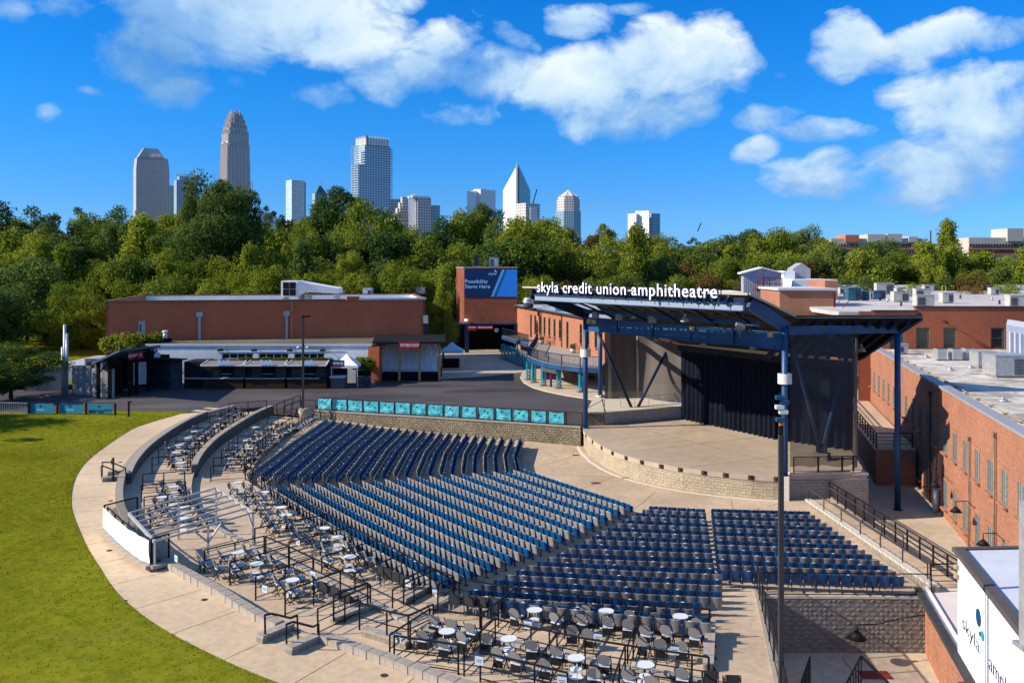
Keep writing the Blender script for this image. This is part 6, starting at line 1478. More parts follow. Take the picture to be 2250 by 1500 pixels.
# 3 stepped tower with spiky crown
e = empty('skyline_tower'); tag(e, 'tallest stepped rose stone tower with spiked crown, behind the big dark tree', 'tower'); d = 1470
for k, (y0, y1, sc) in enumerate(((600,395,1.0),(395,350,.965),(350,320,.93),(320,292,.875),(292,278,.78),(278,266,.66),(266,256,.52),(256,248,.36))):
    b = MB(); Q, c = corner_box(b, 472,499,541,d,zpx(y0,d) if k else 0,zpx(y1,d),40,sc); b.obj('tier', G_boa, e)
    if k >= 2:
        b = MB()
        for i in range(4):
            p, q = Q[i], Q[(i+1)%4]
            for j in range(6): s = p.lerp(q,(j+.5)/6); b.bar((s.x,s.y,zpx(y1,d)-12),(s.x,s.y,zpx(y1,d)+5+3*(j in (2,3))),1.3)
        b.obj('crown_fins', mat('crown_pale',(.55,.50,.46),.4,.05), e)
b = MB(); 
for k in range(6): a = k*pi/3; b.bar((c.x+6*cos(a),c.y+6*sin(a),zpx(250,d)),(c.x+6*cos(a),c.y+6*sin(a),zpx(243,d)),1.2)
b.obj('spikes', M_white, e)
# vertical stone piers
b = MB()
for k in range(9):
    for (y0, y1, sc) in ((600,395,1.0),(395,350,.965),(350,320,.93)):
        tmp = MB(); Q, c = corner_box(tmp, 472,499,541,d,0,1,40,sc)
        s = Q[0].lerp(Q[3],(k+.3)/9); b.bar((s.x,s.y,zpx(y0,d) if y0 < 600 else 0),(s.x,s.y,zpx(y1,d)+2),1.4); s = Q[0].lerp(Q[1],(k+.5)/9); b.bar((s.x,s.y,zpx(y0,d) if y0 < 600 else 0),(s.x,s.y,zpx(y1,d)+2),1.4)
b.obj('piers', mat('pier_rose',(.58,.50,.46),.5,.05), e)
# 4 mirrored block
e = empty('skyline_tower'); tag(e, 'small mirrored glass block with cut corners between the dark trees', 'tower'); d = 1300; b = MB(); corner_box(b,622,641,664,d,0,zpx(395,d),38); b.obj('shaft', fac('facade_mirror',(.50,.60,.68),(.30,.42,.50),3.5,3.6,.5,.15), e); b = MB(); corner_box(b,655,664,671,d+12,0,zpx(398,d),38); b.obj('wing', G_glass, e)
e = empty('skyline_tower'); tag(e, 'distant building with small green pyramid roof and mast', 'tower'); d = 1600; b = MB(); corner_box(b,683,692,716,d,0,zpx(425,d),35); b.obj('shaft', G_dark, e); b = MB(); corner_box(b,683,694,716,d,zpx(425,d),zpx(407,d),35,1,.15); b.obj('roof', mat('copper_green',(.06,.15,.18),.5,.05), e); MB().bar((wx(704,d),d+10,zpx(408,d)),(wx(704,d),d+10,zpx(393,d)),.8).obj('mast', M_grey, e)
# 5 residential tower with balconies and white fin crown
e = empty('skyline_tower'); tag(e, 'tall blue glass residential tower with balconies and white finned crown', 'tower'); d = 1250
b = MB(); corner_box(b,771,802,853,d,0,zpx(318,d),38,1.0); b.obj('shaft', G_res, e)
b = MB(); corner_box(b,776,806,849,d,zpx(318,d),zpx(302,d),38,1.0); b.obj('crown', mat('crown_white',(.62,.60,.55),.5,.05), e)
b = MB(); tmp = MB(); Q, c = corner_box(tmp,776,806,849,d,0,1,38)
for i in (0,3):
    p, q = Q[i], Q[(i+1)%4]
    for j in range(9): s = p.lerp(q,j/8); b.bar((s.x,s.y,zpx(318,d)),(s.x,s.y,zpx(298,d)),1.5)
b.obj('crown_fins', M_white, e)
b = MB(); tmp = MB(); Q, c = corner_box(tmp,768,786,792,d-8,0,1,38)
for k in range(40):
    z = zpx(322,d)-k*3.3
    p, q = Q[0], Q[3]; b.bar((p.x,p.y,z),(q.x,q.y,z),2.4,.7)
    p = V(wx(852,d),d+38,z); b.box(tuple(p),(3.5,6,.7))
b.obj('balconies', M_fascia, e)
b = MB(); corner_box(b,768,787,806,d-9,0,zpx(362,d),38); b.obj('low_wing', G_res, e)
# 6..
def simple(label, L_, C_2, R_, y, d, m, th=35, extra=None, name='skyline_tower'):
    e = empty(name); tag(e, label, 'tower'); b = MB(); corner_box(b, L_, C_2, R_, d, 0, zpx(y,d), th); b.obj('shaft', m, e)
    if extra: extra(e, d)
    return e
simple('dark low slab directly right of the residential tower', 852,856,893,437,1350,G_dark,20)
def steps(e, d):
    for k in range(5): b = MB(); corner_box(b,857+k*5.5,862+k*5.5,896,d-6-k,zpx(480-k*9,d)-8,zpx(488-k*12-6,d),30); b.obj('step', G_cream, e)
simple('stepped cream office block right of the dark slab', 855,862,896,488,1200,G_cream,30,steps)
def wtop(e, d):
    b = MB(); corner_box(b,893,906,943,d-2,zpx(434,d),zpx(430,d),30); b.obj('roof_frame', M_white, e)
    b = MB()
    for k in range(5): b.box((wx(899+k*3,d),d+2,zpx(480,d)),(1.2,3,62))
    b.obj('white_bands', M_white, e)
    b = MB(); corner_box(b,940,948,966,d+15,0,zpx(449,d),30); b.obj('wing', G_glass, e)
simple('white balconied residential block left of the tree gap', 893,918,946,434,1150,G_cream,30,wtop)
def wsplit(e, d):
    b = MB(); corner_box(b,1026,1040,1056,d-5,0,zpx(420,d),60); b.obj('wing', M_white, e)
simple('white slab with gridded right half, left of the pointed tower', 1040,1056,1088,415,1300,G_white,55,wsplit)
# pointed tower: sloping blade top
e = empty('skyline_tower'); tag(e, 'white and green glass tower with sharp slanting triangular peak', 'tower'); d = 1400
xL, xC, xR = wx(1105,d), wx(1138,d), wx(1166,d); yb = d+28; z0 = 0; zs = zpx(415,d); zt = zpx(359,d)
b = MB(); b.face([(xL,yb,z0),(xC,d,z0),(xC,d,zt),(xL,yb,zs)]); b.face([(xL,yb,zs),(xC,d,zt),(xC+6,d+50,zs)]); b.obj('white_face', fac('facade_bright_white',(.80,.80,.80),(.62,.66,.68),3.2,3.8,.9,.4), e)  # left face carries a brighter white facade
b = MB(); b.face([(xC,d,z0),(xR,yb,z0),(xR,yb,zs),(xC,d,zt)]); b.face([(xC,d,zt),(xR,yb,zs),(xC+6,d+50,zs)]); b.obj('green_face', G_teal, e)
b = MB(); b.face([(xR,yb,z0),(xC+6,d+50,z0),(xC+6,d+50,zs),(xR,yb,zs)]); b.face([(xC+6,d+50,z0),(xL,yb,z0),(xL,yb,zs),(xC+6,d+50,zs)]); b.obj('rear_face', G_teal, e)
b = MB(); b.bar((xC-2,d-1,0),(xC-2,d-1,zt),4,3); b.obj('edge_fin', M_white, e); b = MB(); b.bar((xC+.5,d-2,zs*.3),(xC+.5,d-2,zt-8),1.6,2); b.obj('dark_slot', M_darkgl, e)
simple('pale office block with stepped top in front of the pointed tower', 1132,1155,1187,446,1100,G_cream,40)
e = empty('tower_crane'); tag(e, 'thin blue crane jib rising beside the pointed tower', 'crane'); MB().bar(atd(1172,443,1150), atd(1180,416,1150), 1.4).obj('jib', M_steelblue, e); MB().bar(atd(1172,460,1150), atd(1172,443,1150), 1.6).obj('mast', M_steelblue, e)
e = empty('tower_crane'); tag(e, 'tiny distant crane jib above the trees right of centre', 'crane'); MB().bar(atd(1533,508,1500), atd(1540,490,1500), 1.5).obj('jib', M_steelblue, e)
# pyramid topped octagonal tower
e = empty('skyline_tower'); tag(e, 'octagonal stone and blue glass tower with pale ribbed pyramid roof', 'tower'); d = 1250; cx = wx(1250.5,d)
for nm, r0, r1, y0, y1, m in (('shaft',18.5,18.5,700,463,G_glass),('drum',17,17,463,437,G_cream),('cornice',15.5,15.5,437,430,G_cream)):
    b = MB(); n = 8; zz0 = 0 if nm == 'shaft' else zpx(y0,d); zz1 = zpx(y1,d)
    P = [V(cx+r0*cos(radians(22.5+45*k)), d+20+r0*sin(radians(22.5+45*k)), 0) for k in range(n)]
    b.prism([tuple(p[:2]) for p in P], zz0, zz1); b.obj(nm, m, e)
b = MB(); zz = zpx(430,d); ap = V(cx,d+20,zpx(415,d)); P = [V(cx+13.5*cos(radians(22.5+45*k)), d+20+13.5*sin(radians(22.5+45*k)), zz) for k in range(8)]
for k in range(8): b.face([P[k],P[(k+1)%8],ap])
b.obj('pyramid', mat('pyramid_pale',(.52,.47,.44),.5,.08,.1), e); b = MB()
for k in range(8): b.bar(P[k], ap, .8)
b.obj('ribs', M_white, e)
def ally(e, d):
    b = MB(); corner_box(b,1398,1426,1427,d-3,0,zpx(463,d),60); b.obj('white_core', M_white, e); b = MB(); corner_box(b,1426,1431,1453,d+4,0,zpx(468,d),35); b.obj('glass_wing', G_glass, e)
simple('white and blue glass office pair standing alone right of centre', 1381,1398,1425,469,1000,G_white,55,ally)
for k, (a, c, y, lb) in enumerate(((556,598,466,'behind the big dark tree'),(60,84,513,'glimpsed through the left trees'),(1160,1180,455,'low behind the pointed tower'))):
    simple('low white slab building %s' % lb, a, a+5, c, y, 900+k*100, G_white, 20)
# hospital blocks far right
M_hb = mat('hospital_brick', (.42,.16,.09), .9, .08, .1); M_hc = mat('hospital_cream', (.42,.40,.36), .8, .05, .1)
def hospital(label, x0, x1, yt, bands, d, tops):
    e = empty('hospital'); tag(e, label, 'building'); X0, X1 = wx(x0,d), wx(x1,d)
    MB().bb(X0,X1,d,d+30,0,zpx(yt,d)).obj('body', M_hc, e)
    for (ya, yb_, mm) in bands: MB().bb(X0-.3,X1+.3,d-.4,d,zpx(yb_,d),zpx(ya,d)).obj('band', mm, e)
    for (a, c, t, mm) in tops: MB().bb(wx(a,d),wx(c,d),d-1.5,d+18,zpx(yt+8,d),zpx(t,d)).obj('roof_block', mm, e)
    n = int((x1-x0)/6.5); wm = MB().box((0,0,0),(1.25,.3,1.7)).mesh('window', M_darkgl)
    for (ya, yb_, mm) in bands:
        for k in range(n): inst('window', wm, e, (wx(x0+3+k*6.5,d), d-.5, zpx((ya+yb_)/2-6.5,d)))
    return e
hospital('red and cream hospital block above the trees, left of two', 1827, 2030, 524, [(542,548,M_hb),(556,563,M_hb)], 620, [(1856,1886,516,M_hb),(1905,1945,515,M_hc),(1948,1980,514,M_hc),(1995,2015,520,M_hc)])
hospital('red and cream hospital block at the right edge of the horizon', 2129, 2290, 522, [(543,548,M_hb),(555,561,M_hb)], 560, [(2211,2246,502,M_hc)])
e = empty('antenna_mast'); tag(e, 'thin lattice mast left of the conical tree on the right', 'mast'); MB().bar(atd(2045,540,500), atd(2045,506,500), .5).obj('mast', M_roofdark, e)

# ================================================================ TREES
def crown_mesh(name, seed, kind):
    rr = random.Random(seed); b = MB(); lobes = []
    nL = {'round': 34, 'tall': 38, 'open': 26, 'cone': 34, 'bush': 22, 'big': 60}[kind]
    for k in range(nL):
        t = rr.random()
        if kind == 'cone': z = t*2.1-1; r = max(.12, (1.1-z)*.42); a = rr.uniform(0,2*pi); q = r*sqrt(rr.random()); c = (q*cos(a), q*sin(a), z); lr = .22+.16*rr.random()*(1-z*.4)
        else:
            while True:
                c = [rr.uniform(-1,1) for _ in range(3)]; l = sqrt(sum(x*x for x in c))
                if .25 < l < 1: break
            f = {'round': .84, 'tall': .85, 'open': .98, 'bush': .8, 'big': .84}[kind]; c = [x*f for x in c]; lr = rr.uniform(.16,.44) if kind not in ('open','big') else rr.uniform(.13,.28)
            if c[2] < -.4: c[2] *= .75
            # lean the outline: shoulders and gaps
            w = 1+.25*mnoise.noise((c[0]*1.5+seed, c[1]*1.5, c[2]*1.5)); c = [x*w for x in c]
        lobes.append((c, lr))
    per = {'round': 400, 'tall': 380, 'open': 300, 'cone': 320, 'bush': 240, 'big': 620}[kind]
    S_ = 5.0
    for (c, lr) in lobes:
        for k in range(int(per*(lr/.3)**1.3)):
            d = V(rr.gauss(0,1), rr.gauss(0,1), rr.gauss(0,1)*.85+.25).normalized(); r = lr*(.55+.5*rr.random()) * (1+.35*mnoise.noise((d.x*2.5+c[0]*7, d.y*2.5+seed, d.z*2.5)))
            p = V(c[0]+d.x*r, c[1]+d.y*r, c[2]+d.z*r*.85)*S_
            nrm = (d*.8+V(rr.gauss(0,.55),rr.gauss(0,.55),rr.gauss(0,.55))).normalized(); u = nrm.cross(V(rr.random(),rr.random(),rr.random())).normalized(); v = nrm.cross(u); q = rr.uniform(.10,.22)*(.6 if kind == 'big' else .75 if kind == 'bush' else 1.0)
            b.face([p-u*q, p-v*q*.7, p+u*q, p+v*q*.8])
    return b.mesh(name, M_leafM), lobes
def trunk_mesh(seed, lobes, H_=9.0):
    rr = random.Random(seed); b = MB(); pts = [V(0,0,0)]
    for k in range(5): pts.append(V(rr.uniform(-.2,.2)*k*.5, rr.uniform(-.2,.2)*k*.5, H_*(k+1)/5))
    for k in range(5):
        w = .62*(1-.13*k); b.bar(pts[k], pts[k+1], w, n=7)
    for k in range(9):
        c = lobes[rr.randrange(len(lobes))][0]; s = pts[2+rr.randrange(3)]; e_ = V(c[0]*5*.9, c[1]*5*.9, H_+c[2]*4.5*.8); m_ = s.lerp(e_,.5)+V(0,0,-.5); b.bar(s,m_,.26,n=5); b.bar(m_,e_,.14,n=5)
    return b.mesh('trunk', M_bark)
PROTO = {}
for kind, seeds in (('round',(1,2,3)),('tall',(11,12)),('open',(21,22)),('cone',(31,)),('bush',(41,)),('big',(51,))):
    for s in seeds:
        me, lb = crown_mesh('crown', s, kind); PROTO.setdefault(kind, []).append((me, trunk_mesh(s, lb)))
LM = {'y': M_leafY, 'm': M_leafM, 'd': M_leafD, 'r': M_leafR}
LW = {'y': 'yellow green', 'm': 'mid green', 'd': 'dark green', 'r': 'rust tinged'}; KW = {'round': 'rounded', 'tall': 'tall', 'open': 'thin open', 'cone': 'conical', 'bush': 'bushy', 'big': 'large'}
TREES = []
def tree(px, ytop, d, wpx, kind, c, lab=None, bot=None):
    TREES.append((px, ytop, d, wpx, kind, c, lab, bot))
# skyline row
for t in ((8,436,215,130,'round','d'),(62,468,240,110,'round','m'),(118,436,225,120,'open','d'),(160,452,250,100,'open','m'),(215,462,235,120,'tall','m'),(262,446,250,100,'round','d'),(318,462,225,130,'tall','y'),(362,466,245,110,'round','m'),(402,452,240,100,'round','m'),
    (600,441,225,80,'open','d'),(648,478,230,110,'round','m'),(695,432,240,110,'round','m'),(748,408,235,130,'round','d'),(812,428,200,150,'tall','y'),(862,486,225,100,'round','m'),(918,498,230,110,'round','m'),
    (975,468,240,110,'round','d'),(1030,452,245,110,'round','m'),(1066,444,250,80,'round','d'),(1100,472,235,90,'round','d'),(1160,474,205,170,'round','y'),(1215,468,230,110,'tall','m'),(1252,500,220,90,'open','r'),(1300,486,225,110,'open','r'),(1344,478,235,100,'open','m'),(1392,508,215,130,'round','m'),(1430,506,225,90,'round','m'),
    (1480,516,240,100,'round','m'),(1530,510,250,90,'open','d'),(1585,518,245,110,'round','m'),(1640,500,230,110,'round','d'),(1690,492,215,130,'round','m'),(1745,505,225,100,'round','m'),(1776,488,240,80,'tall','d'),(1815,520,205,130,'round','m'),(1870,548,230,110,'round','m'),
    (1932,520,235,120,'tall','d'),(1990,552,225,110,'round','m'),(2080,502,210,120,'cone','m'),(2040,548,220,110,'round','m'),(2128,545,225,110,'round','m'),(2175,565,215,110,'round','d'),(2215,560,230,110,'round','m'),(2262,555,220,120,'round','d')): tree(*t)
tree(505,392,167,135,'round','d','dark rounded tree just right of the tallest tree'); tree(478,350,165,195,'big','d','tallest dark leafy tree in front of the stepped tower'); tree(545,400,170,95,'open','d','dark side branches spreading right of the tallest tree'); tree(440,420,168,90,'round','d','dark round tree at the left foot of the tallest tree')
# middle row
RT = random.Random(12)
px = -30
while px < 2300:
    y = 520+RT.uniform(-22,22) - (25 if px < 900 else 0) + (34 if px > 1800 else 14 if px > 1420 else 0); kk = RT.choice(['round','tall','round','tall','cone']); tree(px, y, RT.uniform(178,196), RT.uniform(80,185), kk, RT.choice('ymmdmdy')); px += RT.uniform(48,66)
px = -20
while px < 2300:
    y = 566+RT.uniform(-14,14) - (12 if px < 900 else 0); dd = RT.uniform(150,164) if px < 1000 else RT.uniform(176,190)
    tree(px, y, dd, RT.uniform(70,150), RT.choice(['round','tall','round','cone','bush']), RT.choice('yymmdr' if px > 1150 else 'yymyd')); px += RT.uniform(46,62)
# front row hugging the hall
for t in ((300,604,145,110,'round','y'),(350,600,142,110,'round','m'),(405,590,148,120,'round','y'),(455,606,144,100,'round','y'),(510,588,150,120,'round','y'),(565,576,146,120,'round','y'),(615,578,148,100,'round','y'),(668,596,143,110,'round','y'),(720,586,147,110,'round','y'),(775,596,144,100,'round','y'),(830,584,148,120,'round','m'),(885,578,146,110,'round','y'),(940,590,150,110,'round','m')): tree(*t)
for k in range(26): tree(1150+k*44+RT.uniform(-8,8), 600+RT.uniform(-10,8), RT.uniform(168,176), 95, RT.choice(['round','bush','bush']), RT.choice('mmdyr'))
tree(974,604,127,74,'cone','y','bright conical tree between the red hall and billboard tower'); tree(1010,560,156,80,'tall','m')
tree(178,606,122,165,'big','y','broad yellow green tree with visible trunk left of the hall'); tree(60,560,128,170,'round','d','large dark tree behind the far left screen wall'); tree(120,640,126,120,'round','m','mid green tree filling the gap at far left'); tree(-10,610,118,150,'round','d','dark tree cut by the left edge')
tree(24,742,91,205,'big','d','dark spreading tree at left edge above the banner fence'); tree(-40,800,88,130,'round','d','dark tree mostly outside the left edge of the lawn')
tree(-560,560,74,300,'round','m','broad tree standing beyond the left side of the lawn'); tree(-420,640,80,230,'open','m','smaller open tree beyond the left side of the lawn'); tree(-760,560,62,330,'open','m','loose crowned tree far out beyond the left of lawn')
tree(2132,616,150,62,'bush','r','round rust tinted bush standing alone behind the white roof'); tree(2200,612,152,80,'bush','m','green bush right of the rust tinted one')
used = {}
for i, (px, yt, d, wpx, kind, c, lab, bot) in enumerate(sorted(TREES, key=lambda t: t[0])):
    x = wx(px, d); gz = hills(x, d); zt = zpx(yt, d); hh = max(3.0, zt-gz); rx = wpx*1.14/F*d/2
    rz = min(hh*.44, rx*1.25) if kind not in ('tall','cone','big') else min(hh*.46, rx*1.7)
    if kind == 'bush': rz = min(hh*.5, rx)
    me, tm_ = PROTO[kind][i % len(PROTO[kind])]
    w = ['far left','left','centre left','centre','centre right','right','far right'][max(0,min(6,int(px/2250*7)))]
    row = 'front row' if d < 160 else ('middle row' if d < 200 else 'skyline row')
    if not lab:
        lab = '%s %s tree, %s, %s, ' % (KW[kind], LW[c], row, w); used[lab] = used.get(lab,0)+1; lab += ('%s from left' % ORD[used[lab]-1])
    e = empty('tree', (x, d, gz-.2), RT.uniform(0,6.28), lab, 'tree', 'trees of the wood behind the venue' if d > 140 else None)
    zc_ = hh - rz*1.02
    o = inst('crown', me, e, (0,0,zc_), 0, (rx/5.2, rx/5.2, rz/5.0))
    if c != 'm': o.material_slots[0].link = 'OBJECT'; o.material_slots[0].material = LM[c]
    inst('trunk', tm_, e, (0,0,0), 0, (max(.5,rx/7), max(.5,rx/7), max(.2,zc_/9.0)))
# undergrowth filling the slope beneath the trees
b = MB(); RU = random.Random(8)
for k in range(30000):
    d = RU.uniform(139, 250); px = RU.uniform(-60, 2310); 
    if px > 880 and d < 168: d += 30
    x = wx(px, d); g = hills(x, d); h_ = (2.5+4.0*abs(mnoise.noise((x*.11, d*.11, 3)))) * (1 if d > 150 else .7); r = RU.random()**.6; p = V(x, d, g+h_*r)
    nrm = V(RU.gauss(0,.7), RU.gauss(-.5,.6), .6).normalized(); u = nrm.cross(V(0,.3,1)).normalized(); v = nrm.cross(u); q = RU.uniform(.3,.65); b.face([p-u*q, p-v*q*.7, p+u*q, p+v*q])
tag(b.obj('undergrowth', M_leafD), 'dense low bushes and climbers under the trees', 'undergrowth', kind='stuff')
# bright shrubs between shelter and hall, shrub masses left
for k, (px, py, d, w, h_) in enumerate(((248,752,105,66,2.2),(312,752,105,60,1.8))):
    p = atd(px, py, d); e = empty('shrub', (p.x,d,p.z-1.2), 0, 'bright sunlit green shrub above the shelter roof, %s of two' % ('left','right')[k], 'shrub'); leafy('leaves', [(RU.uniform(-1.4,1.4),RU.uniform(-1,1),1.2+RU.uniform(-.4,.5)) for _ in range(7)], 1.0, 1500, .3, M_leafH, 20+k, e, (1,1,.8)); MB().bar((0,0,-2.8),(0,0,1.2),.12).obj('stem', M_bark, e)
# grass bank behind the screen walls
sheet('grass_bank', [(-75,98),(-44,98),(-50,132),(-85,132)], 0, M_grass, zf=lambda p: 2.2 if p[1] < 100 else 4.6)
# overhead wires behind the hall
for k, (y0, y1, d) in enumerate(((586,600,158),(592,606,158),(566,572,175))):
    e = empty('overhead_wire'); tag(e, '%s thin overhead wire crossing in front of the wood' % ('upper','lower','far')[k], 'wire'); a = atd(-50,y0,d); c = atd(2300,y1,d); pts = [a.lerp(c,t/24)-V(0,0,1.6*sin(pi*((t/6)%1))) for t in range(25)]; b = MB(); b.tube(pts, .035, 4); b.obj('wire', M_black, e)
for k, px in enumerate((541,1128,1716)):
    p = wx(px,158.3); e = empty('utility_pole', (p,158.3,2), 0, 'wooden utility pole among the trees, %s of three' % ('left','middle','right')[k], 'pole'); MB().cone((0,0,0),.16,.11,12.8,8).obj('pole', M_bark, e); MB().box((0,0,12),(2.2,.12,.14)).obj('crossarm', M_bark, e)

# ================================================================ FURNITURE OF THE TERRACES
M_chairg = mat('chair_pad_grey', (.23,.225,.225), .55, .08, 10)
M_chairk = mat('chair_frame_black', (.015,.015,.017), .45, .05)
M_chairs = mat('chair_seat_pale', (.38,.44,.50), .5, .06, 10)
M_tabtop = mat('table_top_glass', (.66,.72,.76), .25, .03, spec=.6)
M_tableg = mat('table_leg', (.55,.50,.42), .35, .05, metal=.4)
# folding chair, front along +X, origin on the ground
b = MB(); n = 12
def backp(s, t, x_off): return V(-.20-.10*t+x_off, .225*s, .48+.40*t)
ring = []
for k in range(n):
    a = 2*pi*k/n; y = .23*cos(a)*(1 if sin(a) < 0 else .96); zz = sin(a); zz = (abs(zz)**.75)*(1 if zz > 0 else -1); ring.append((y, .5+.5*zz))
i0 = [b.vert((-.19-.11*t+.02, y, .50+.38*t)) for y, t in ring]; i1 = [b.vert((-.19-.11*t-.02, y, .50+.38*t)) for y, t in ring]
b.f.append(i0[:]); b.mi.append(0); b.sm.append(False); b.f.append(i1[::-1]); b.mi.append(0); b.sm.append(False)
for k in range(n): b.f.append([i0[k], i1[k], i1[(k+1)%n], i0[(k+1)%n]][::-1]); b.mi.append(0); b.sm.append(True)
cb_back = b.mesh('backrest', M_chairg)
b = MB(); b.hexa([V(-.20,-.2,.43),V(.22,-.22,.45),V(.22,.22,.45),V(-.20,.2,.43),V(-.18,-.19,.475),V(.20,-.21,.495),V(.20,.21,.495),V(-.18,.19,.475)]); cb_seat = b.mesh('seat', M_chairs)
def legm(s, front):
    b = MB()
    if front: b.bar((-.30,s*.235,.88),(.24,s*.225,.0),.028); 
    else: b.bar((.16,s*.205,.44),(-.30,s*.215,0),.028)
    return b.mesh('leg', M_chairk)
cb_legs = [legm(s,f) for s in (-1,1) for f in (1,0)]
b = MB(); b.bar((.15,-.22,.15),(.15,.22,.15),.022); b.bar((-.24,-.21,.1),(-.24,.21,.1),.022); b.box((-.16,0,.27),(.02,.36,.24)) ; cb_bar = b.mesh('stretcher', M_chairk)
def chair(p, ang, label, group):
    e = empty('folding_chair', p, ang, label, 'chair', group)
    inst('backrest', cb_back, e); inst('seat', cb_seat, e); inst('stretcher', cb_bar, e)
    for m in cb_legs: inst('leg', m, e)
    return e
# mesh armchair with bright legs
M_meshd = mat('armchair_mesh', (.03,.032,.035), .7, .1, 10)
b = MB(); b.box((-.22,0,.66),(.03,.42,.40)); ac_b = b.mesh('backrest', M_meshd)
b = MB(); b.box((0,0,.43),(.44,.44,.04)); ac_s = b.mesh('seat', M_meshd)
b = MB()
for s in (-1,1): b.bar((-.24,s*.24,.86),(-.22,s*.24,.42),.03); b.bar((-.22,s*.25,.64),(.2,s*.25,.64),.035); b.bar((.2,s*.25,.64),(.2,s*.24,.42),.03)
ac_a = b.mesh('armrest_frame', M_chairk)
def acl(x, s): return MB().bar((x,s*.23,.42),(x*1.15,s*.24,0),.03).mesh('leg', M_galv)
ac_l = [acl(x,s) for x in (-.21,.2) for s in (-1,1)]
def armchair(p, ang, label):
    e = empty('armchair', p, ang, label, 'chair', 'black mesh armchairs by the stair openings'); inst('backrest', ac_b, e); inst('seat', ac_s, e); inst('armrest_frame', ac_a, e)
    for m in ac_l: inst('leg', m, e)
b = MB(); b.cone((0,0,.70),.30,.30,.025,22); t_top = b.mesh('table_top', M_tabtop); b = MB(); 
for k in range(22): a, c = 2*pi*k/22, 2*pi*(k+1)/22; b.bar((.30*cos(a),.30*sin(a),.722),(.30*cos(c),.30*sin(c),.722),.02)
t_rim = b.mesh('rim', M_tableg); b = MB(); b.cone((0,0,.34),.20,.20,.02,18); t_sh1 = b.mesh('shelf', M_tabtop); b = MB(); b.cone((0,0,.10),.27,.27,.02,18); t_sh2 = b.mesh('shelf', M_tabtop)
t_leg = [MB().bar((.24*cos(a),.24*sin(a),.70),(.27*cos(a),.27*sin(a),0),.022,n=6).mesh('leg', M_tableg) for a in (.4,.4+2*pi/3,.4+4*pi/3)]
def table(p, label, group):
    e = empty('cocktail_table', p, R.uniform(0,2), label, 'table', group)
    tp_ = inst('table_top', t_top, e); inst('rim', t_rim, tp_); inst('shelf', t_sh1, e); inst('shelf', t_sh2, e)
    for m in t_leg: inst('leg', m, e)
A_ = lambda L: [(200+x/3.75, 870+y/3.75) for x, y in L]
Bz = lambda L: [(380+x/3.75, 1100+y/3.75) for x, y in L]
Cz = lambda L: [(850+x/4.286, 1150+y/4.286) for x, y in L]
Dz = lambda L: [(1300+x/4.287, 1150+y/4.287) for x, y in L]
CH = [
 ('outer terrace, far left beside the dark ring wall', ZB, A_([(1165,105),(1230,110),(1130,120),(1085,140),(1180,130),(1045,160),(1125,165),(1100,185),(1035,205),(1070,218),(1000,225),(975,250),(955,268),(850,260),(930,285),(905,303),(880,322),(985,292),(800,300),(775,330),(745,360),(850,350),(620,395),(790,398),(770,424),(812,378),(680,430),(625,462),(750,472),(632,503),(668,524)])),
 ('outer terrace behind the white frame', ZB, A_([(580,720),(720,720),(750,745),(540,775),(608,795),(765,800),(580,900),(840,880),(872,910),(612,940),(475,960),(890,965),(685,965),(520,860)])),
 ('inner terrace, far left above the blue seats', ZC, A_([(1480,230),(1575,230),(1415,255),(1530,245),(1455,278),(1620,250),(1665,240),(1425,300),(1335,300),(1590,272),(1548,292),(1295,320),(1332,342),(1380,325),(1475,325),(1440,352),(1410,378),(1505,352),(1300,380),(1160,380),(1162,425),(1365,392),(1255,410),(1390,415),(1108,450),(1205,450),(1340,475),(1145,475),(1290,482),(1230,522),(1108,532)])),
 ('inner terrace, folded row by the lamp pole', ZC, A_([(1690,238),(1712,223),(1735,208),(1758,193),(1782,178),(1806,163),(1830,150)])),
 ('inner terrace between the white frame and grey seats', ZC, A_([(1135,740),(1205,792),(1255,735),(1320,765),(1270,842),(1390,805),(1350,872),(1480,832),(1530,882),(1432,922),(1535,962),(1622,932),(1395,975),(1442,1012),(1600,1012),(1482,1052),(1735,1000),(1782,1032),(1828,1062),(1640,1092),(1700,1112),(1748,1135),(1880,1112),(1822,1192),(1905,1232),(2070,1192),(2115,1222),(2182,1262),(2060,1292),(1922,1322)])+Bz([(1430,362),(1510,402),(1582,442),(1658,492),(1480,532)])),
 ('outer terrace in front of the white frame', ZB, Bz([(205,470),(375,430),(580,390),(340,515),(495,490),(690,430),(795,470),(470,548),(715,572),(890,540),(1000,592),(835,640),(950,705),(1140,642)])),
 ('right part of inner terrace just behind the back row', ZC, Cz([(1255,750),(1195,842),(1615,780),(1575,882),(1870,810),(1830,897),(2080,922),(1745,1002),(1890,1037)])+Dz([(595,880),(355,860),(340,948),(500,1002),(695,1002),(990,935),(965,1032),(470,1110),(645,1128),(845,1152)])),
 ('bottom of the picture on the outer terrace', ZB, Cz([(435,905),(600,940),(780,982),(330,1052),(700,1062),(525,1122),(930,1072),(1360,1142),(1035,1217),(1200,1257),(1590,1197),(1480,1322),(2040,1282),(1955,1402)])+Dz([(340,1422),(850,1412),(20,1405),(560,1482)])),
]
RC = random.Random(5)
for sec, z, L in CH:
    L = sorted(L)
    for k, (px, py) in enumerate(L):
        p = at(px, py, z+.68); ang = atan2(S0.y-p.y, S0.x-p.x) + RC.gauss(0,.12) - (.38 if 'white frame' in sec else .2 if 'far left' in sec else 0)
        p = V(p.x+cos(ang)*.25, p.y+sin(ang)*.25, z)
        chair(p, ang, 'grey folding chair, %s from left, %s' % (ORD[k], sec), 'grey folding chairs on the terraces')
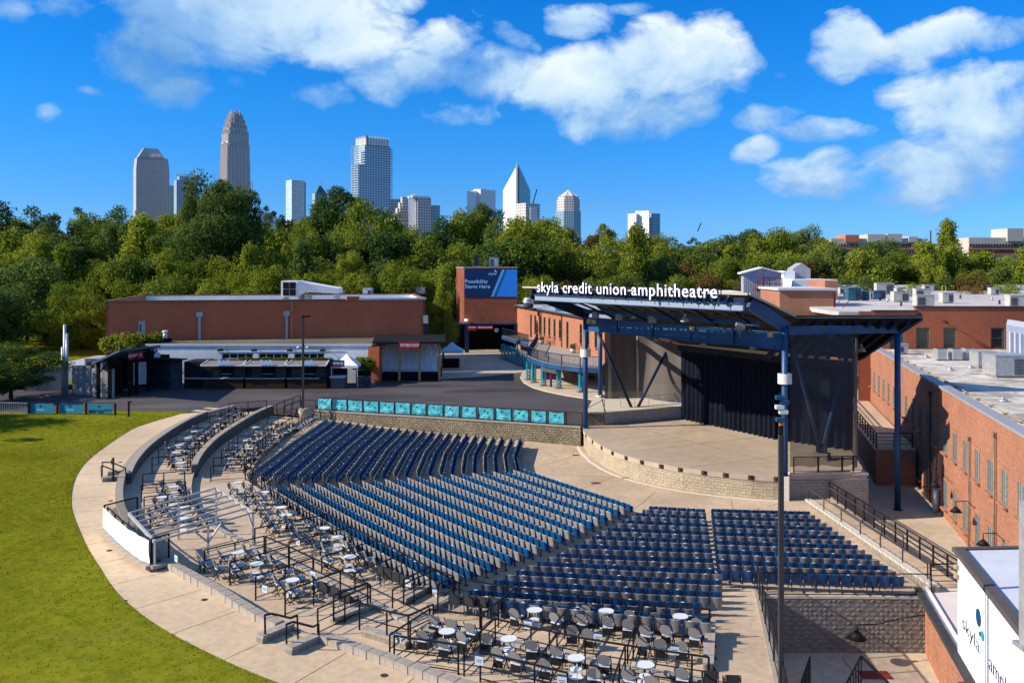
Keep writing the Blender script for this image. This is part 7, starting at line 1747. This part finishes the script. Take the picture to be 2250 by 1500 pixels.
TB = [('outer terrace far left', ZB, A_([(845,290),(790,343),(720,403),(700,462),(765,498),(735,548)])), ('outer terrace behind the white frame', ZB, A_([(680,745),(690,803),(590,830),(765,910),(760,1005)])),
 ('inner terrace far left', ZC, A_([(1355,255),(1285,362),(1310,433),(1145,508),(1505,310),(1215,120)])), ('inner terrace between white frame and grey seats', ZC, A_([(1210,708),(1427,790),(1565,915),(1610,978),(1920,1085),(2030,1160),(2130,1320)])),
 ('outer terrace before the white frame', ZB, Bz([(530,420),(690,515),(980,650)])), ('right part of inner terrace', ZC, Cz([(1390,810),(2065,820)])+Dz([(835,870)])), ('outer terrace at picture bottom', ZB, Cz([(565,1010),(1145,1080),(1780,1260)])+Dz([(505,1325)]))]
for sec, z, L in TB:
    for k, (px, py) in enumerate(sorted(L)):
        p = at(px, py, z+.72); table(V(p.x,p.y,z), 'round white topped cocktail table, %s from left, %s' % (ORD[k], sec), 'white cocktail tables on the terraces')
for k, (px, py) in enumerate(Bz([(1240,705),(1335,745),(1430,785),(1715,575),(1775,600),(1840,620),(1905,650)])+Cz([(640,700),(770,718),(890,728),(1020,742)])+Dz([(1120,1440),(1330,1480)])):
    z = ZB if k < 3 or k > 10 else ZC; p = at(px, py, z+.66); ang = atan2(S0.y-p.y, S0.x-p.x)+RC.gauss(0,.06); armchair(V(p.x+cos(ang)*.2,p.y+sin(ang)*.2,z), ang, 'black mesh armchair with bright legs, %s of thirteen from the left' % ORD[k])

# ---------------------------------------------------------------- rails
def ring_rail(B, off, t0, t1, z, label, h=1.0):
    e = empty('guard_rail'); tag(e, label, 'railing'); n = max(1, int(abs(t1-t0)/3.0)); pts = [pol(rb(B,t)+off, t, z) for t in [t0+(t1-t0)*k/n for k in range(n+1)]]
    rail(e, pts, h, (.12,.52), .055, .06, 2.4)
def radial_rail(B0, o0, B1, o1, t, z, label, h=1.0):
    e = empty('guard_rail'); tag(e, label, 'railing', 'short black cross rails between table bays'); rail(e, [pol(rb(B0,t)+o0, t, z), pol(rb(B1,t)+o1, t, z)], h, (.12,.52), .05, .055, 1.6)
tht = lambda px, py, z: thS(at(px, py, z+1.0))
tA, tB = tht(545,1020,ZC), tht(950,1290,ZC)
ring_rail(B_cs, .25, 160, tA, ZC, 'black rail along inner terrace edge above the far left blue seats')
ring_rail(B_cs, .25, tA, tB, ZC, 'long black rail between folding chairs and grey stadium seats')
ring_rail(B_cs, .3, tht(995,1278,ZC), tht(1559,1339,ZC), ZC, 'black rail behind the rearmost row at the lower right')
ring_rail(B_bc, .35, tht(564,1183,ZB), tht(808,1287,ZB), ZB, 'black rail along the step between terraces, below the white frame')
ring_rail(B_bc, .3, tht(952,1332,ZB), min(258.8,tht(1706,1472,ZB)), ZB, 'long black rail crossing the terraces at the bottom of the picture')
ring_rail(B_bc, 2.9, tht(868,1394,ZB), tht(993,1428,ZB), ZB, 'black rail closing the first table bay at the bottom')
ring_rail(B_bc, 3.0, tht(1046,1440,ZB), tht(1235,1497,ZB), ZB, 'black rail closing the second table bay at the bottom')
ring_rail(B_bc, .4, 161, 190, ZB, 'black rail above the dark parapet wall, far left')
n_ = 0
for px, py in Bz([(1205,120),(1390,230),(1595,345),(1820,465),(2080,600)]): radial_rail(B_cs,.25,B_bc,-.5,tht(px,py,ZC),ZC,'black cross rail on the inner terrace, %s after the white frame' % ORD[n_]); n_ += 1
for k, (px, py) in enumerate(Bz([(680,305),(855,400),(1070,495),(1312,600),(1605,700)])): radial_rail(B_bc,.35,B_bc,3.3,tht(px,py,ZB),ZB,'black cross rail on outer terrace, %s after the white frame' % ORD[k])
for k, (px, py) in enumerate(((1128,1294),(1268,1309),(1412,1324))): radial_rail(B_cs,.3,B_bc,-.35,tht(px,py,ZC),ZC,'black cross rail on right inner terrace, %s from the left' % ORD[k])
for k, (px, py) in enumerate(((952,1332),(1083,1362),(1221,1394),(1372,1421),(1520,1445))): radial_rail(B_bc,.3,B_bc,2.9,tht(px,py,ZB),ZB,'black cross rail at picture bottom, %s from the left' % ORD[k])
for k in range(8): radial_rail(B_bc,.45,B_bc,2.7,163+k*4.1,ZB,'black cross rail beside far left tables on outer terrace, %s from the far end' % ORD[k])
for k in range(9): radial_rail(B_cs,.25,B_cs,2.4,160+k*4.4,ZC,'black cross rail beside far left tables on inner terrace, %s from the far end' % ORD[k])
for k in range(4): radial_rail(B_bc,.4,B_bc,2.8,199+k*4.4,ZB,'black cross rail around bays behind white frame, %s from the far end' % ORD[k])
ex = [('far end of the outer terrace, stepping down to the plaza', [(503,925),(503,912),(586,905)], ZP), ('beside the lamp pole at the plaza edge', [(624,918),(640,912),(662,903),(694,905)], ZP), ('upper left between two plaza ramps', [(590,923),(626,905),(660,892)], ZP)]
for lb, pts, z in ex: e = empty('guard_rail'); tag(e, 'black rail '+lb, 'railing'); rail(e, [at(a,c,z) for a,c in pts], 1.05, (.5,), .05, .06, 2.2)
# cards hung on the rails
M_card = mat('card_white', (.48,.53,.58), .5, .03)
for k, (px, py, z) in enumerate(((874,1401,ZB),(1053,1450,ZB),(1160,1372,ZC),(1314,1400,ZC),(1482,1428,ZC),(688,1262,ZB),(582,1293,ZB),(502,1037,ZC),(387,1226,ZB),(897,1280,ZC),(957,1302,ZC),(655,1190,ZC),(1235,1495,ZB))):
    p = at(px, py, z+.85); a = atan2(p.y-S0.y, p.x-S0.x)+pi/2; e = empty('rail_card', p, a, 'small white notice card hung on a black rail, %s in the list from picture left' % ORD[sorted([874,1053,1160,1314,1482,688,582,502,387,897,957,655,1235]).index(px)], 'notice')
    MB().box((0,0,0),(.30,.02,.30)).obj('card', M_card, e); MB().box((0,.0,.17),(.30,.026,.06)).obj('header', M_steelblue, e); b = MB(); b.box((0,.012,.02),(.2,.004,.02)); b.box((0,.012,-.04),(.16,.004,.02)); b.box((0,-.012,.02),(.2,.004,.02)); b.box((0,-.012,-.04),(.16,.004,.02)); b.obj('print', M_navy, e)
# ---------------------------------------------------------------- stair walls and handrails cut into the ring
def low_wall(pa, pb, z, label, h=.28, t=.32):
    a, c = at(*pa, z), at(*pb, z); e = empty('step_wall'); tag(e, label, 'wall'); MB().wall(a, c, z-.3, z+h-.1, t).obj('core', M_block, e); L = (c-a).length; n = max(1,int(L/.6)); me = MB().box((0,0,0),(L/n-.01,t+.06,.1)).mesh('cap', M_cap); rz = atan2((c-a).y,(c-a).x)
    for k in range(n): p = a.lerp(c,(k+.5)/n); inst('cap', me, e, (p.x,p.y,z+h-.05), rz)
low_wall((570,1412),(640,1382),ZP,'short pale block wall left of the steps off the outer path'); low_wall((634,1437),(696,1409),ZP,'short pale block wall right of the steps off the outer path')
low_wall((224,1058),(277,1052),ZP,'low block step at the far left stair off the path'); low_wall((236,1045),(280,1040),ZP,'second low block step at the far left stair')
low_wall((730,1370),(814,1338),ZB,'block wall beside the sunken stair between terraces'); low_wall((800,1393),(898,1424),ZB,'long block curb in front of the sunken stair'); low_wall((905,1424),(950,1398),ZB,'block curb right of the sunken stair')
low_wall((884,1328),(940,1298),ZC,'block wall left of the stair down into the seats'); low_wall((945,1345),(1005,1318),ZC,'block wall right of the stair down into the seats')
low_wall((1562,1380),(1556,1476),ZC,'pale block wall along the aisle end of terraces',.35)
def handrail(pts, z, label, w=.06):
    e = empty('handrail'); tag(e, label, 'handrail'); P = [at(px, py, z+h) for px, py, h in pts]; b = MB()
    b.tube(P, w, 4); b.obj('rail', M_black, e)
for lb, q in (('bent black handrail, left of the pair at path steps', [(583,1407,0),(582,1350,1.05),(597,1347,1.08),(639,1357,.95),(653,1351,1.0),(655,1403,0)]),('bent black handrail, right of the pair at path steps', [(630,1424,0),(629,1371,1.0),(644,1365,1.05),(688,1376,.9),(700,1370,1.0),(701,1394,.4)]),
    ('bent black handrail, nearer one at the far left stair', [(223,1052,0),(222,1024,1.0),(226,1023,1.02),(262,1037,.7),(276,1030,.9),(277,1055,.1)]),('bent black handrail, farther one at the far left stair', [(225,1045,0),(225,1015,1.0),(245,1015,1.0),(276,1028,.8),(277,1050,.1)])):
    e = empty('handrail'); tag(e, lb, 'handrail'); P = []
    for i, (px, py, h) in enumerate(q): P.append(at(px, py, ZP+h))
    b = MB(); b.tube(P, .06, 4); b.obj('rail', M_black, e)
e = empty('path_post', at(249,1058,ZP), 0, 'thin dark post with box standing at the far left stair', 'post'); MB().box((0,0,.75),(.09,.09,1.5)).obj('post', M_black, e); MB().box((0,-.08,1.25),(.16,.12,.3)).obj('box', M_roofdark, e)
for lb, q in (('black rail around the sunken stair, long side', [(790,1383),(850,1402),(897,1413),(952,1386)]),('black rail along left side of sunken stair', [(733,1364),(808,1335)]),('black rail at the stair into the seats', [(887,1327),(946,1296)]),('black rail right of the stair into the seats', [(962,1340),(997,1320)])):
    e = empty('guard_rail'); tag(e, lb, 'railing'); rail(e, [at(a,c,ZB+.15) for a,c in q], 1.0, (.5,), .055, .06, 2.0)
# ---------------------------------------------------------------- white pergola frame
M_alu = mat('pergola_aluminium', (.42,.41,.40), .45, .06, 3, metal=.15)
pg = empty('pergola'); tag(pg, 'bare white aluminium pergola frame standing over the outer terrace', 'pergola')
c1, c2, c3, c4_ = at(283,1128,3.15), at(475,1072,3.45), at(556,1126,3.05), at(340,1190,2.85)
for a, c in ((c1,c4_),(c2,c3),): MB().bar(a, c, .1, .14).obj('beam', M_alu, pg)
for k in range(7): u = k/6; MB().bar(c1.lerp(c4_,u)+V(0,0,.02), c2.lerp(c3,u)+V(0,0,.02), .055, .08).obj('rafter', M_alu, pg)
for k, c in enumerate((c1,c2,c3,c4_,c1.lerp(c4_,.33),c1.lerp(c4_,.66),c4_.lerp(c3,.52),c1.lerp(c2,.55))): MB().box((c.x,c.y,(c.z+ZB)/2),(.085,.085,c.z-ZB)).obj('post', M_alu, pg)
for c, d in ((c2,c3),(c3,c2),(c4_.lerp(c3,.52),c3),(c4_.lerp(c3,.52),c4_)): dd = (d-c).normalized(); MB().bar(c+V(0,0,-.75), c+dd*.7+V(0,0,-.05), .07).obj('brace', M_alu, pg)
# bumped out planter platform with the white banner fence
pf = empty('banner_platform'); tag(pf, 'low split face block platform edge beneath the white banner', 'wall')
q = [at(a,c,1.75) for a,c in ((232,1165),(250,1190),(285,1222),(330,1248),(362,1240))]; inn = [at(a,c,1.75) for a,c in ((375,1235),(340,1200),(300,1150),(262,1110),(246,1120))]
b = MB(); b.prism([tuple(p[:2]) for p in q+inn], 1.35, 1.78); b.obj('core', M_block, pf)
for p0_, p1_ in zip(q[:-1], q[1:]):
    L = (p1_-p0_).length; n = max(1,int(L/.6)); me = MB().box((0,0,0),(L/n-.012,.4,.14)).mesh('cap', M_cap)
    for k in range(n): p = p0_.lerp(p1_,(k+.5)/n); inst('cap', me, pf, (p.x,p.y,1.8), atan2((p1_-p0_).y,(p1_-p0_).x))
bf = empty('banner_fence'); tag(bf, 'plain white cloth banner stretched on a fence beside the pergola', 'banner')
fq = [at(a,c,1.85) for a,c in ((229,1160),(262,1193),(298,1222),(330,1240))]
b = MB(); g = {}; nn = 30
for i in range(nn+1):
    u = i/nn*3; k = min(2,int(u)); p = fq[k].lerp(fq[k+1], u-k)
    for j in range(7):
        v = j/6; off = .03+.035*mnoise.noise((i*.22,v*2,1)); g[i,j] = b.vert((p.x-off*1.5, p.y-off*1.5, 1.90+ (1.02+.02*sin(i*.7)*v)*v))
for i in range(nn):
    for j in range(6): b.f.append([g[i,j],g[i+1,j],g[i+1,j+1],g[i,j+1]]); b.mi.append(0); b.sm.append(True)
b.obj('cloth', mat('banner_white',(.80,.81,.83),.6,.02), bf)
rail(bf, [p+V(.12,.12,0) for p in fq], 1.02, (.1,), .05, .06, 1.8)
M_link = mesh_mat('chain_link', (.03,.03,.03), .30)
for k, (a, c, lb) in enumerate((((229,1160),(302,1140),'far'),((333,1240),(371,1228),'near'))):
    e = empty('mesh_fence'); tag(e, 'black wire mesh fence panel at the %s end of the white banner' % lb, 'fence'); A2, C2 = at(*a,1.8), at(*c,1.8); MB().face([A2+V(0,0,.05),C2+V(0,0,.05),C2+V(0,0,1.12),A2+V(0,0,1.12)]).obj('mesh', M_link, e); rail(e, [A2,C2], 1.15, (.05,), .06, .07, 3)
# ---------------------------------------------------------------- teal banner fence on the retaining wall
def on_rwl(px):
    for a, c in zip(RWL[:-1], RWL[1:]):
        t = (px-1125)/F; ex_, ey_ = c[0]-a[0], c[1]-a[1]; den = ex_-t*ey_
        s = (t*a[1]-a[0])/den
        if -0.02 <= s <= 1.02: return V(a[0]+ex_*s, a[1]+ey_*s, 1.64)
    return V(RWL[-1][0], RWL[-1][1], 1.64)
pxs = [(698,728),(732,762),(765,796),(800,831),(835,866),(869,901),(906,936),(941,973),(977,1009),(1015,1047),(1052,1085),(1090,1123),(1128,1161),(1167,1200),(1206,1240)]
M_frdk = mat('fence_frame', (.02,.021,.024), .5, .05)
def banner(a, c, z0, z1, parent, seed, m=M_teal, wr=.05, txt=True):
    d = (c-a).normalized(); n = V(d.y,-d.x,0); W_ = (c-a).length; b = MB(); g = {}; nx, nz = 14, 8; rr = random.Random(seed); ox, oz = rr.uniform(0,50), rr.uniform(0,50); sag = rr.uniform(0,.12)
    for i in range(nx+1):
        for j in range(nz+1):
            u, v = i/nx, j/nz; e_ = sin(pi*min(1,u*1.0))*.5+.5; off = wr*(1.4*mnoise.noise((ox+u*2.6+v*1.8, oz+v*1.2, 0))+.5*mnoise.noise((ox+u*7-v*5, oz, 3))); p = a+d*(W_*u)+n*(.05+off)
            zt = z1 - sag*sin(pi*u)*(v) ; g[i,j] = b.vert((p.x,p.y,z0+(zt-z0)*v+.04*mnoise.noise((u*3+ox,v,9))*(1-v)))
    for i in range(nx):
        for j in range(nz): b.f.append([g[i,j],g[i+1,j],g[i+1,j+1],g[i,j+1]]); b.mi.append(0); b.sm.append(True)
    b.obj('banner_cloth', m, parent)
    disc(a+d*W_*.45+n*(.05+wr*1.9)+V(0,0,z0-a.z+(z1-z0)*.72), .09, M_navy, 'dot', parent, n)
    if txt: text_on('skyla', a+d*W_*.30+n*(.05+wr*1.9)+V(0,0,z0-a.z+(z1-z0)*.28), d, (0,0,1), W_*.34, .24, M_btxt, 'lettering', .004, .004, parent)
for k, (x0, x1) in enumerate(pxs):
    a, c = on_rwl(x0-1), on_rwl(x1+1); e = empty('fence_banner'); tag(e, 'wrinkled teal cloth banner in black frame, %s from left on the block wall' % ORD[k], 'banner', 'teal banners on the wall fence')
    b = MB(); d = (c-a).normalized(); A2, C2 = a+d*.02, c-d*.02
    for p in (A2, C2): b.bar(p, p+V(0,0,1.12), .07)
    b.bar(A2+V(0,0,1.12), C2+V(0,0,1.12), .06); b.bar(A2+V(0,0,.08), C2+V(0,0,.08), .06); b.obj('frame', M_frdk, e)
    banner(A2+d*.05, C2-d*.05, 1.76, 2.72, e, k+3, wr=.085 if k % 3 else .12)
e = empty('end_fence'); tag(e, 'empty black fence panel at the right end of the teal banners', 'fence'); rail(e, [on_rwl(1244), on_rwl(1279)], 1.12, (.08,), .05, .07, 3); MB().face([on_rwl(1244), on_rwl(1279), on_rwl(1279)+V(0,0,1.1), on_rwl(1244)+V(0,0,1.1)]).obj('mesh', mesh_mat('fine_mesh',(.06,.055,.05),.35), e)
# banner fence by the lawn, far left
M_tealdk = mat('teal_banner_flat', (.03,.21,.32), .6, .05)
for k, (x0, x1) in enumerate(((66,118),(131,183),(195,247))):
    a, c = at(x0,910,ZP), at(x1,911,ZP); e = empty('fence_banner'); tag(e, 'flat teal banner on the barrier beyond the lawn, %s of three' % ('left','middle','right')[k], 'banner', 'teal banners by the lawn'); banner(a, c, ZP+.12, ZP+1.02, e, 40+k, M_tealdk, .01, True)
e = empty('lawn_barrier'); tag(e, 'black post barrier carrying three flat teal banners', 'fence'); rail(e, [at(a,c,ZP)+V(0,.12,0) for a,c in ((62,911),(125,911),(188,912),(252,913))], 1.1, (.1,), .045, .14, 6)
e = empty('lawn_barrier'); tag(e, 'grey bike rack style barrier at the far left beneath the dark tree', 'fence'); b = MB(); A2, C2 = at(-20,908,ZP), at(60,910,ZP); bars(b, A2, C2, 1.0, .18, .03); b.bar(A2+V(0,0,1.02), C2+V(0,0,1.02), .05); b.bar(A2+V(0,0,.1), C2+V(0,0,.1), .05); b.obj('bars', M_galv, e)
for k, (px, py, h_) in enumerate(((283,916,1.35),(233,866,1.4))):
    e = empty('bollard_light', at(px,py,ZP), 0, 'black bollard with small lamp head %s' % ('at the lawn corner','by the steel panel wall')[k], 'bollard'); MB().box((0,0,h_/2),(.13,.13,h_)).obj('post', M_black, e); MB().box((.1,0,h_+.02),(.36,.16,.08)).obj('head', M_black, e)
# ---------------------------------------------------------------- lamp poles
def lamp_pole(p, z0, z1, w, label):
    e = empty('lamp_pole', V(p.x,p.y,z0), 0, label, 'lamp post'); h_ = z1-z0; MB().box((0,0,h_/2),(w,w,h_)).obj('pole', mat('pole_dark',(.045,.042,.045),.45,.08), e); return e
pA = at(666,905,ZP); e = lamp_pole(V(pA.x,pA.y,0), 1.9, 10.45, .17, 'tall thin black lamp pole at the far edge of the seating bowl'); MB().box((.3,0,8.45),(.75,.35,.18)).obj('lamp_head', M_black, e)
for s in (-.42,.42): b = MB(); b.bar((0,0,5.85),(s,0,5.75),.05); b.cone((s,0,5.55),.19,.12,.16,10); b.obj('flood_lamp', M_frame_w, e)
e2 = empty('pole_base', (pA.x,pA.y,1.0), 0, 'round pale concrete base of the black lamp pole', 'base'); b = MB(); b.cone((0,0,0),.42,.42,.92,18); b.obj('drum', M_stage, e2)
e = lamp_pole(V(8.57,29.0,0), -2.25, 9.6, .15, 'tall dark steel pole rising in front of the seats at right'); 
b = MB(); b.box((0,.03,10.35+2.25-.75),(.13,.13,.6)); b.obj('neck', M_black, e); b = MB(); b.cone((0,0,12.15),.07,.07,.14,8); b.obj('amber_cap', mat('amber',(.55,.2,.06),.5,.05), e)
for k, (z, dx) in enumerate(((12.5,-.04),(12.9,-.06),(13.05,.1),(12.75,.06),(13.2,-.05))):
    b = MB(); b.box((dx,-.05,z-.15),(.26,.2,.12)); b.obj('flood_lamp', M_frame_w if k % 2 else M_steelblue, e)
MB().box((-.02,0,12.75),(.05,.05,.9)).obj('stem', M_black, e)
# ---------------------------------------------------------------- side ramp, fences and aisle at the right
rp = empty('side_ramp'); tag(rp, 'long gentle concrete ramp with black fences right of the seats', 'ramp')
b = MB(); b.hexa([V(18.85,58.9,-1.6),V(18.95,41,-2.2),V(20.5,41,-2.2),V(20.5,59,-1.6),V(18.85,58.9,.02),V(18.95,41,.42),V(20.5,41,.42),V(20.5,59,.02)]); b.obj('deck', M_conc2, rp)
b = MB(); b.bb(20.5,20.62,41,58.9,-2.2,.1); b.obj('outer_wall', M_block, rp)
rail(rp, [V(20.45,58.6,.02), V(20.45,50,.22), V(20.45,41.3,.42)], 1.07, (.3,.55,.8), .06, .07, 1.5)
rail(rp, [V(20.45,41.3,.42), V(18.95,41.2,.42)], 1.07, (.3,.55,.8), .05, .07, 2)
rail(rp, [V(18.55,57,.1), V(18.75,49,.25), V(18.95,41.5,.45)], .95, (), .05, .05, 2.9, 'handrail', M_roofdark)
rail(rp, [V(20.2,58,.05), V(20.2,47,.3)], .8, (), .045, .045, 2.6, 'handrail', M_roofdark)
rcw = empty('ramp_wall'); tag(rcw, 'low pale capped wall between the right seats and the ramp', 'wall')
b = MB(); b.hexa([V(18.45,57.2,-.3),V(18.75,40.6,-.3),V(19.05,40.6,-.3),V(18.75,57.2,-.3),V(18.45,57.2,.26),V(18.75,40.6,.66),V(19.05,40.6,.66),V(18.75,57.2,.26)]); b.obj('core', M_block, rcw)
me = MB().box((0,0,0),(.40,.62,.09)).mesh('cap', mat('cap_pale',(.50,.46,.39),.9,.1,4))
for k in range(26): u = (k+.5)/26; inst('cap', me, rcw, (18.6+.3*u, 57.2-16.6*u, .30+.4*u), -.018)
# fences: chain link over the pit wall and along its left side
pf2 = empty('chain_link_fence'); tag(pf2, 'chain link fence on top of the rough block wall behind blue seats', 'fence'); A2, C2 = V(11.0,40.8,.3), V(18.7,40.6,.3); rail(pf2, [A2,C2], .95, (), .04, .05, 2.6); MB().face([A2,C2,C2+V(0,0,.95),A2+V(0,0,.95)]).obj('mesh', mesh_mat('link_grey',(.10,.10,.10),.16), pf2)
sidez = lambda y: interp(y, [(24,1.5),(31,1.12),(40.8,.45)])
pl_ = lambda y: V(10.95-(40.6-y)*.202, y, sidez(y))
b = MB(); a0, c0 = pl_(40.75), pl_(24.5); b.hexa([V(a0.x-.15,a0.y,-2.3),V(c0.x-.15,c0.y,-2.3),V(c0.x+.17,c0.y,-2.3),V(a0.x+.17,a0.y,-2.3),V(a0.x-.15,a0.y,a0.z+.06),V(c0.x-.15,c0.y,c0.z+.06),V(c0.x+.17,c0.y,c0.z+.06),V(a0.x+.17,a0.y,a0.z+.06)]); sw = b.obj('aisle_side_wall', M_cap); tag(sw, 'sloping pale topped wall between the aisle and sunken yard', 'wall')
pf3 = empty('chain_link_fence'); tag(pf3, 'dark chain link fence along the aisle beside the sunken yard', 'fence'); P = [pl_(y)+V(0,0,.06) for y in (40.7,36,32,28,25)]; rail(pf3, P, 1.1, (.08,), .05, .06, 1.9)
b = MB()
for p, q in zip(P[:-1],P[1:]): b.face([p,q,q+V(0,0,1.1),p+V(0,0,1.1)])
b.obj('mesh', M_link, pf3)
# aisle beside the rows, in broad shallow steps
ai_ = tag(MB().obj('aisle', M_conc2), kind='structure') if False else None
b = MB(); y = 41.0
while y > 25:
    z = sidez(y); b.bb(.2185*y if y < 37.5 else .2235*y, pl_(y).x-.12, y-1.25, y, z-.5, z-.0); y -= 1.25
tag(b.obj('aisle_steps', M_conc2), kind='structure')
# fence on the stage's right wall
sr = empty('stage_railing'); tag(sr, 'black framed railing along the right rear edge of the stage', 'railing')
for a, c in ((18.15,19.75),(19.8,21.35),(21.4,22.1),(22.15,22.95)): rail(sr, [V(a,58.62+(a-17.9)*.09,1.66),V(c,58.62+(c-17.9)*.09,1.66)], 1.0, (.08,), .05, .06, 3)
MB().face([V(18.15,58.7,1.7),V(22.95,59.1,1.7),V(22.95,59.1,2.6),V(18.15,58.7,2.6)]).obj('mesh', mesh_mat('fine_mesh2',(.05,.05,.05),.35), sr)
# fence by the left wing plinth
e = empty('guard_rail'); tag(e, 'thin black rail on the plinth beside left stage column', 'railing'); rail(e, [V(6.3,78.5,1.6),V(7.8,76.95,2.68)], 1.0, (), .045, .05, 2)
e = empty('guard_rail'); tag(e, 'thin rail on the low wall beneath the brown scrims', 'railing'); rail(e, [V(9.5,79.6,2.6),V(14.8,82.2,2.6)], .85, (), .05, .06, 1.6, m=M_trim)
# yard gates at the bottom right
for k, (a, c, lb) in enumerate((((1752,1492),(1780,1440),'left'),((1844,1498),(1892,1438),'right'))):
    z0 = -2.25; e = empty('yard_railing'); tag(e, '%s black barred stair railing at the bottom edge of sunken yard' % lb, 'railing'); A2, C2 = at(*a,-.7), at(*c,-.7); A2.z = C2.z = z0; b = MB(); A3 = A2; n = 8
    for i in range(n+1): s = A2.lerp(C2,i/n); b.bar(s, s+V(0,0,1.0+.5*i/n), .04)
    b.bar(A2+V(0,0,1.0), C2+V(0,0,1.5), .06); b.bar(A2+V(0,0,.15), C2+V(0,0,.2), .05); b.obj('bars', M_black, e)
    if k: MB().bar(C2+V(0,0,1.5), C2+V(.35,-2.6,1.3), .07).obj('handrail', M_black, e)
# small round drains on the path
dm = MB().cone((0,0,0),.13,.13,.008,12).mesh('drain', mat('iron_dark',(.04,.035,.03),.8,.1))
for px, py in ((449,1317),(844,1483),(243,1100),(264,1015),(240,1209),(272,1320)): inst('drain', dm, path, at(px,py,ZP)+V(0,0,.006))
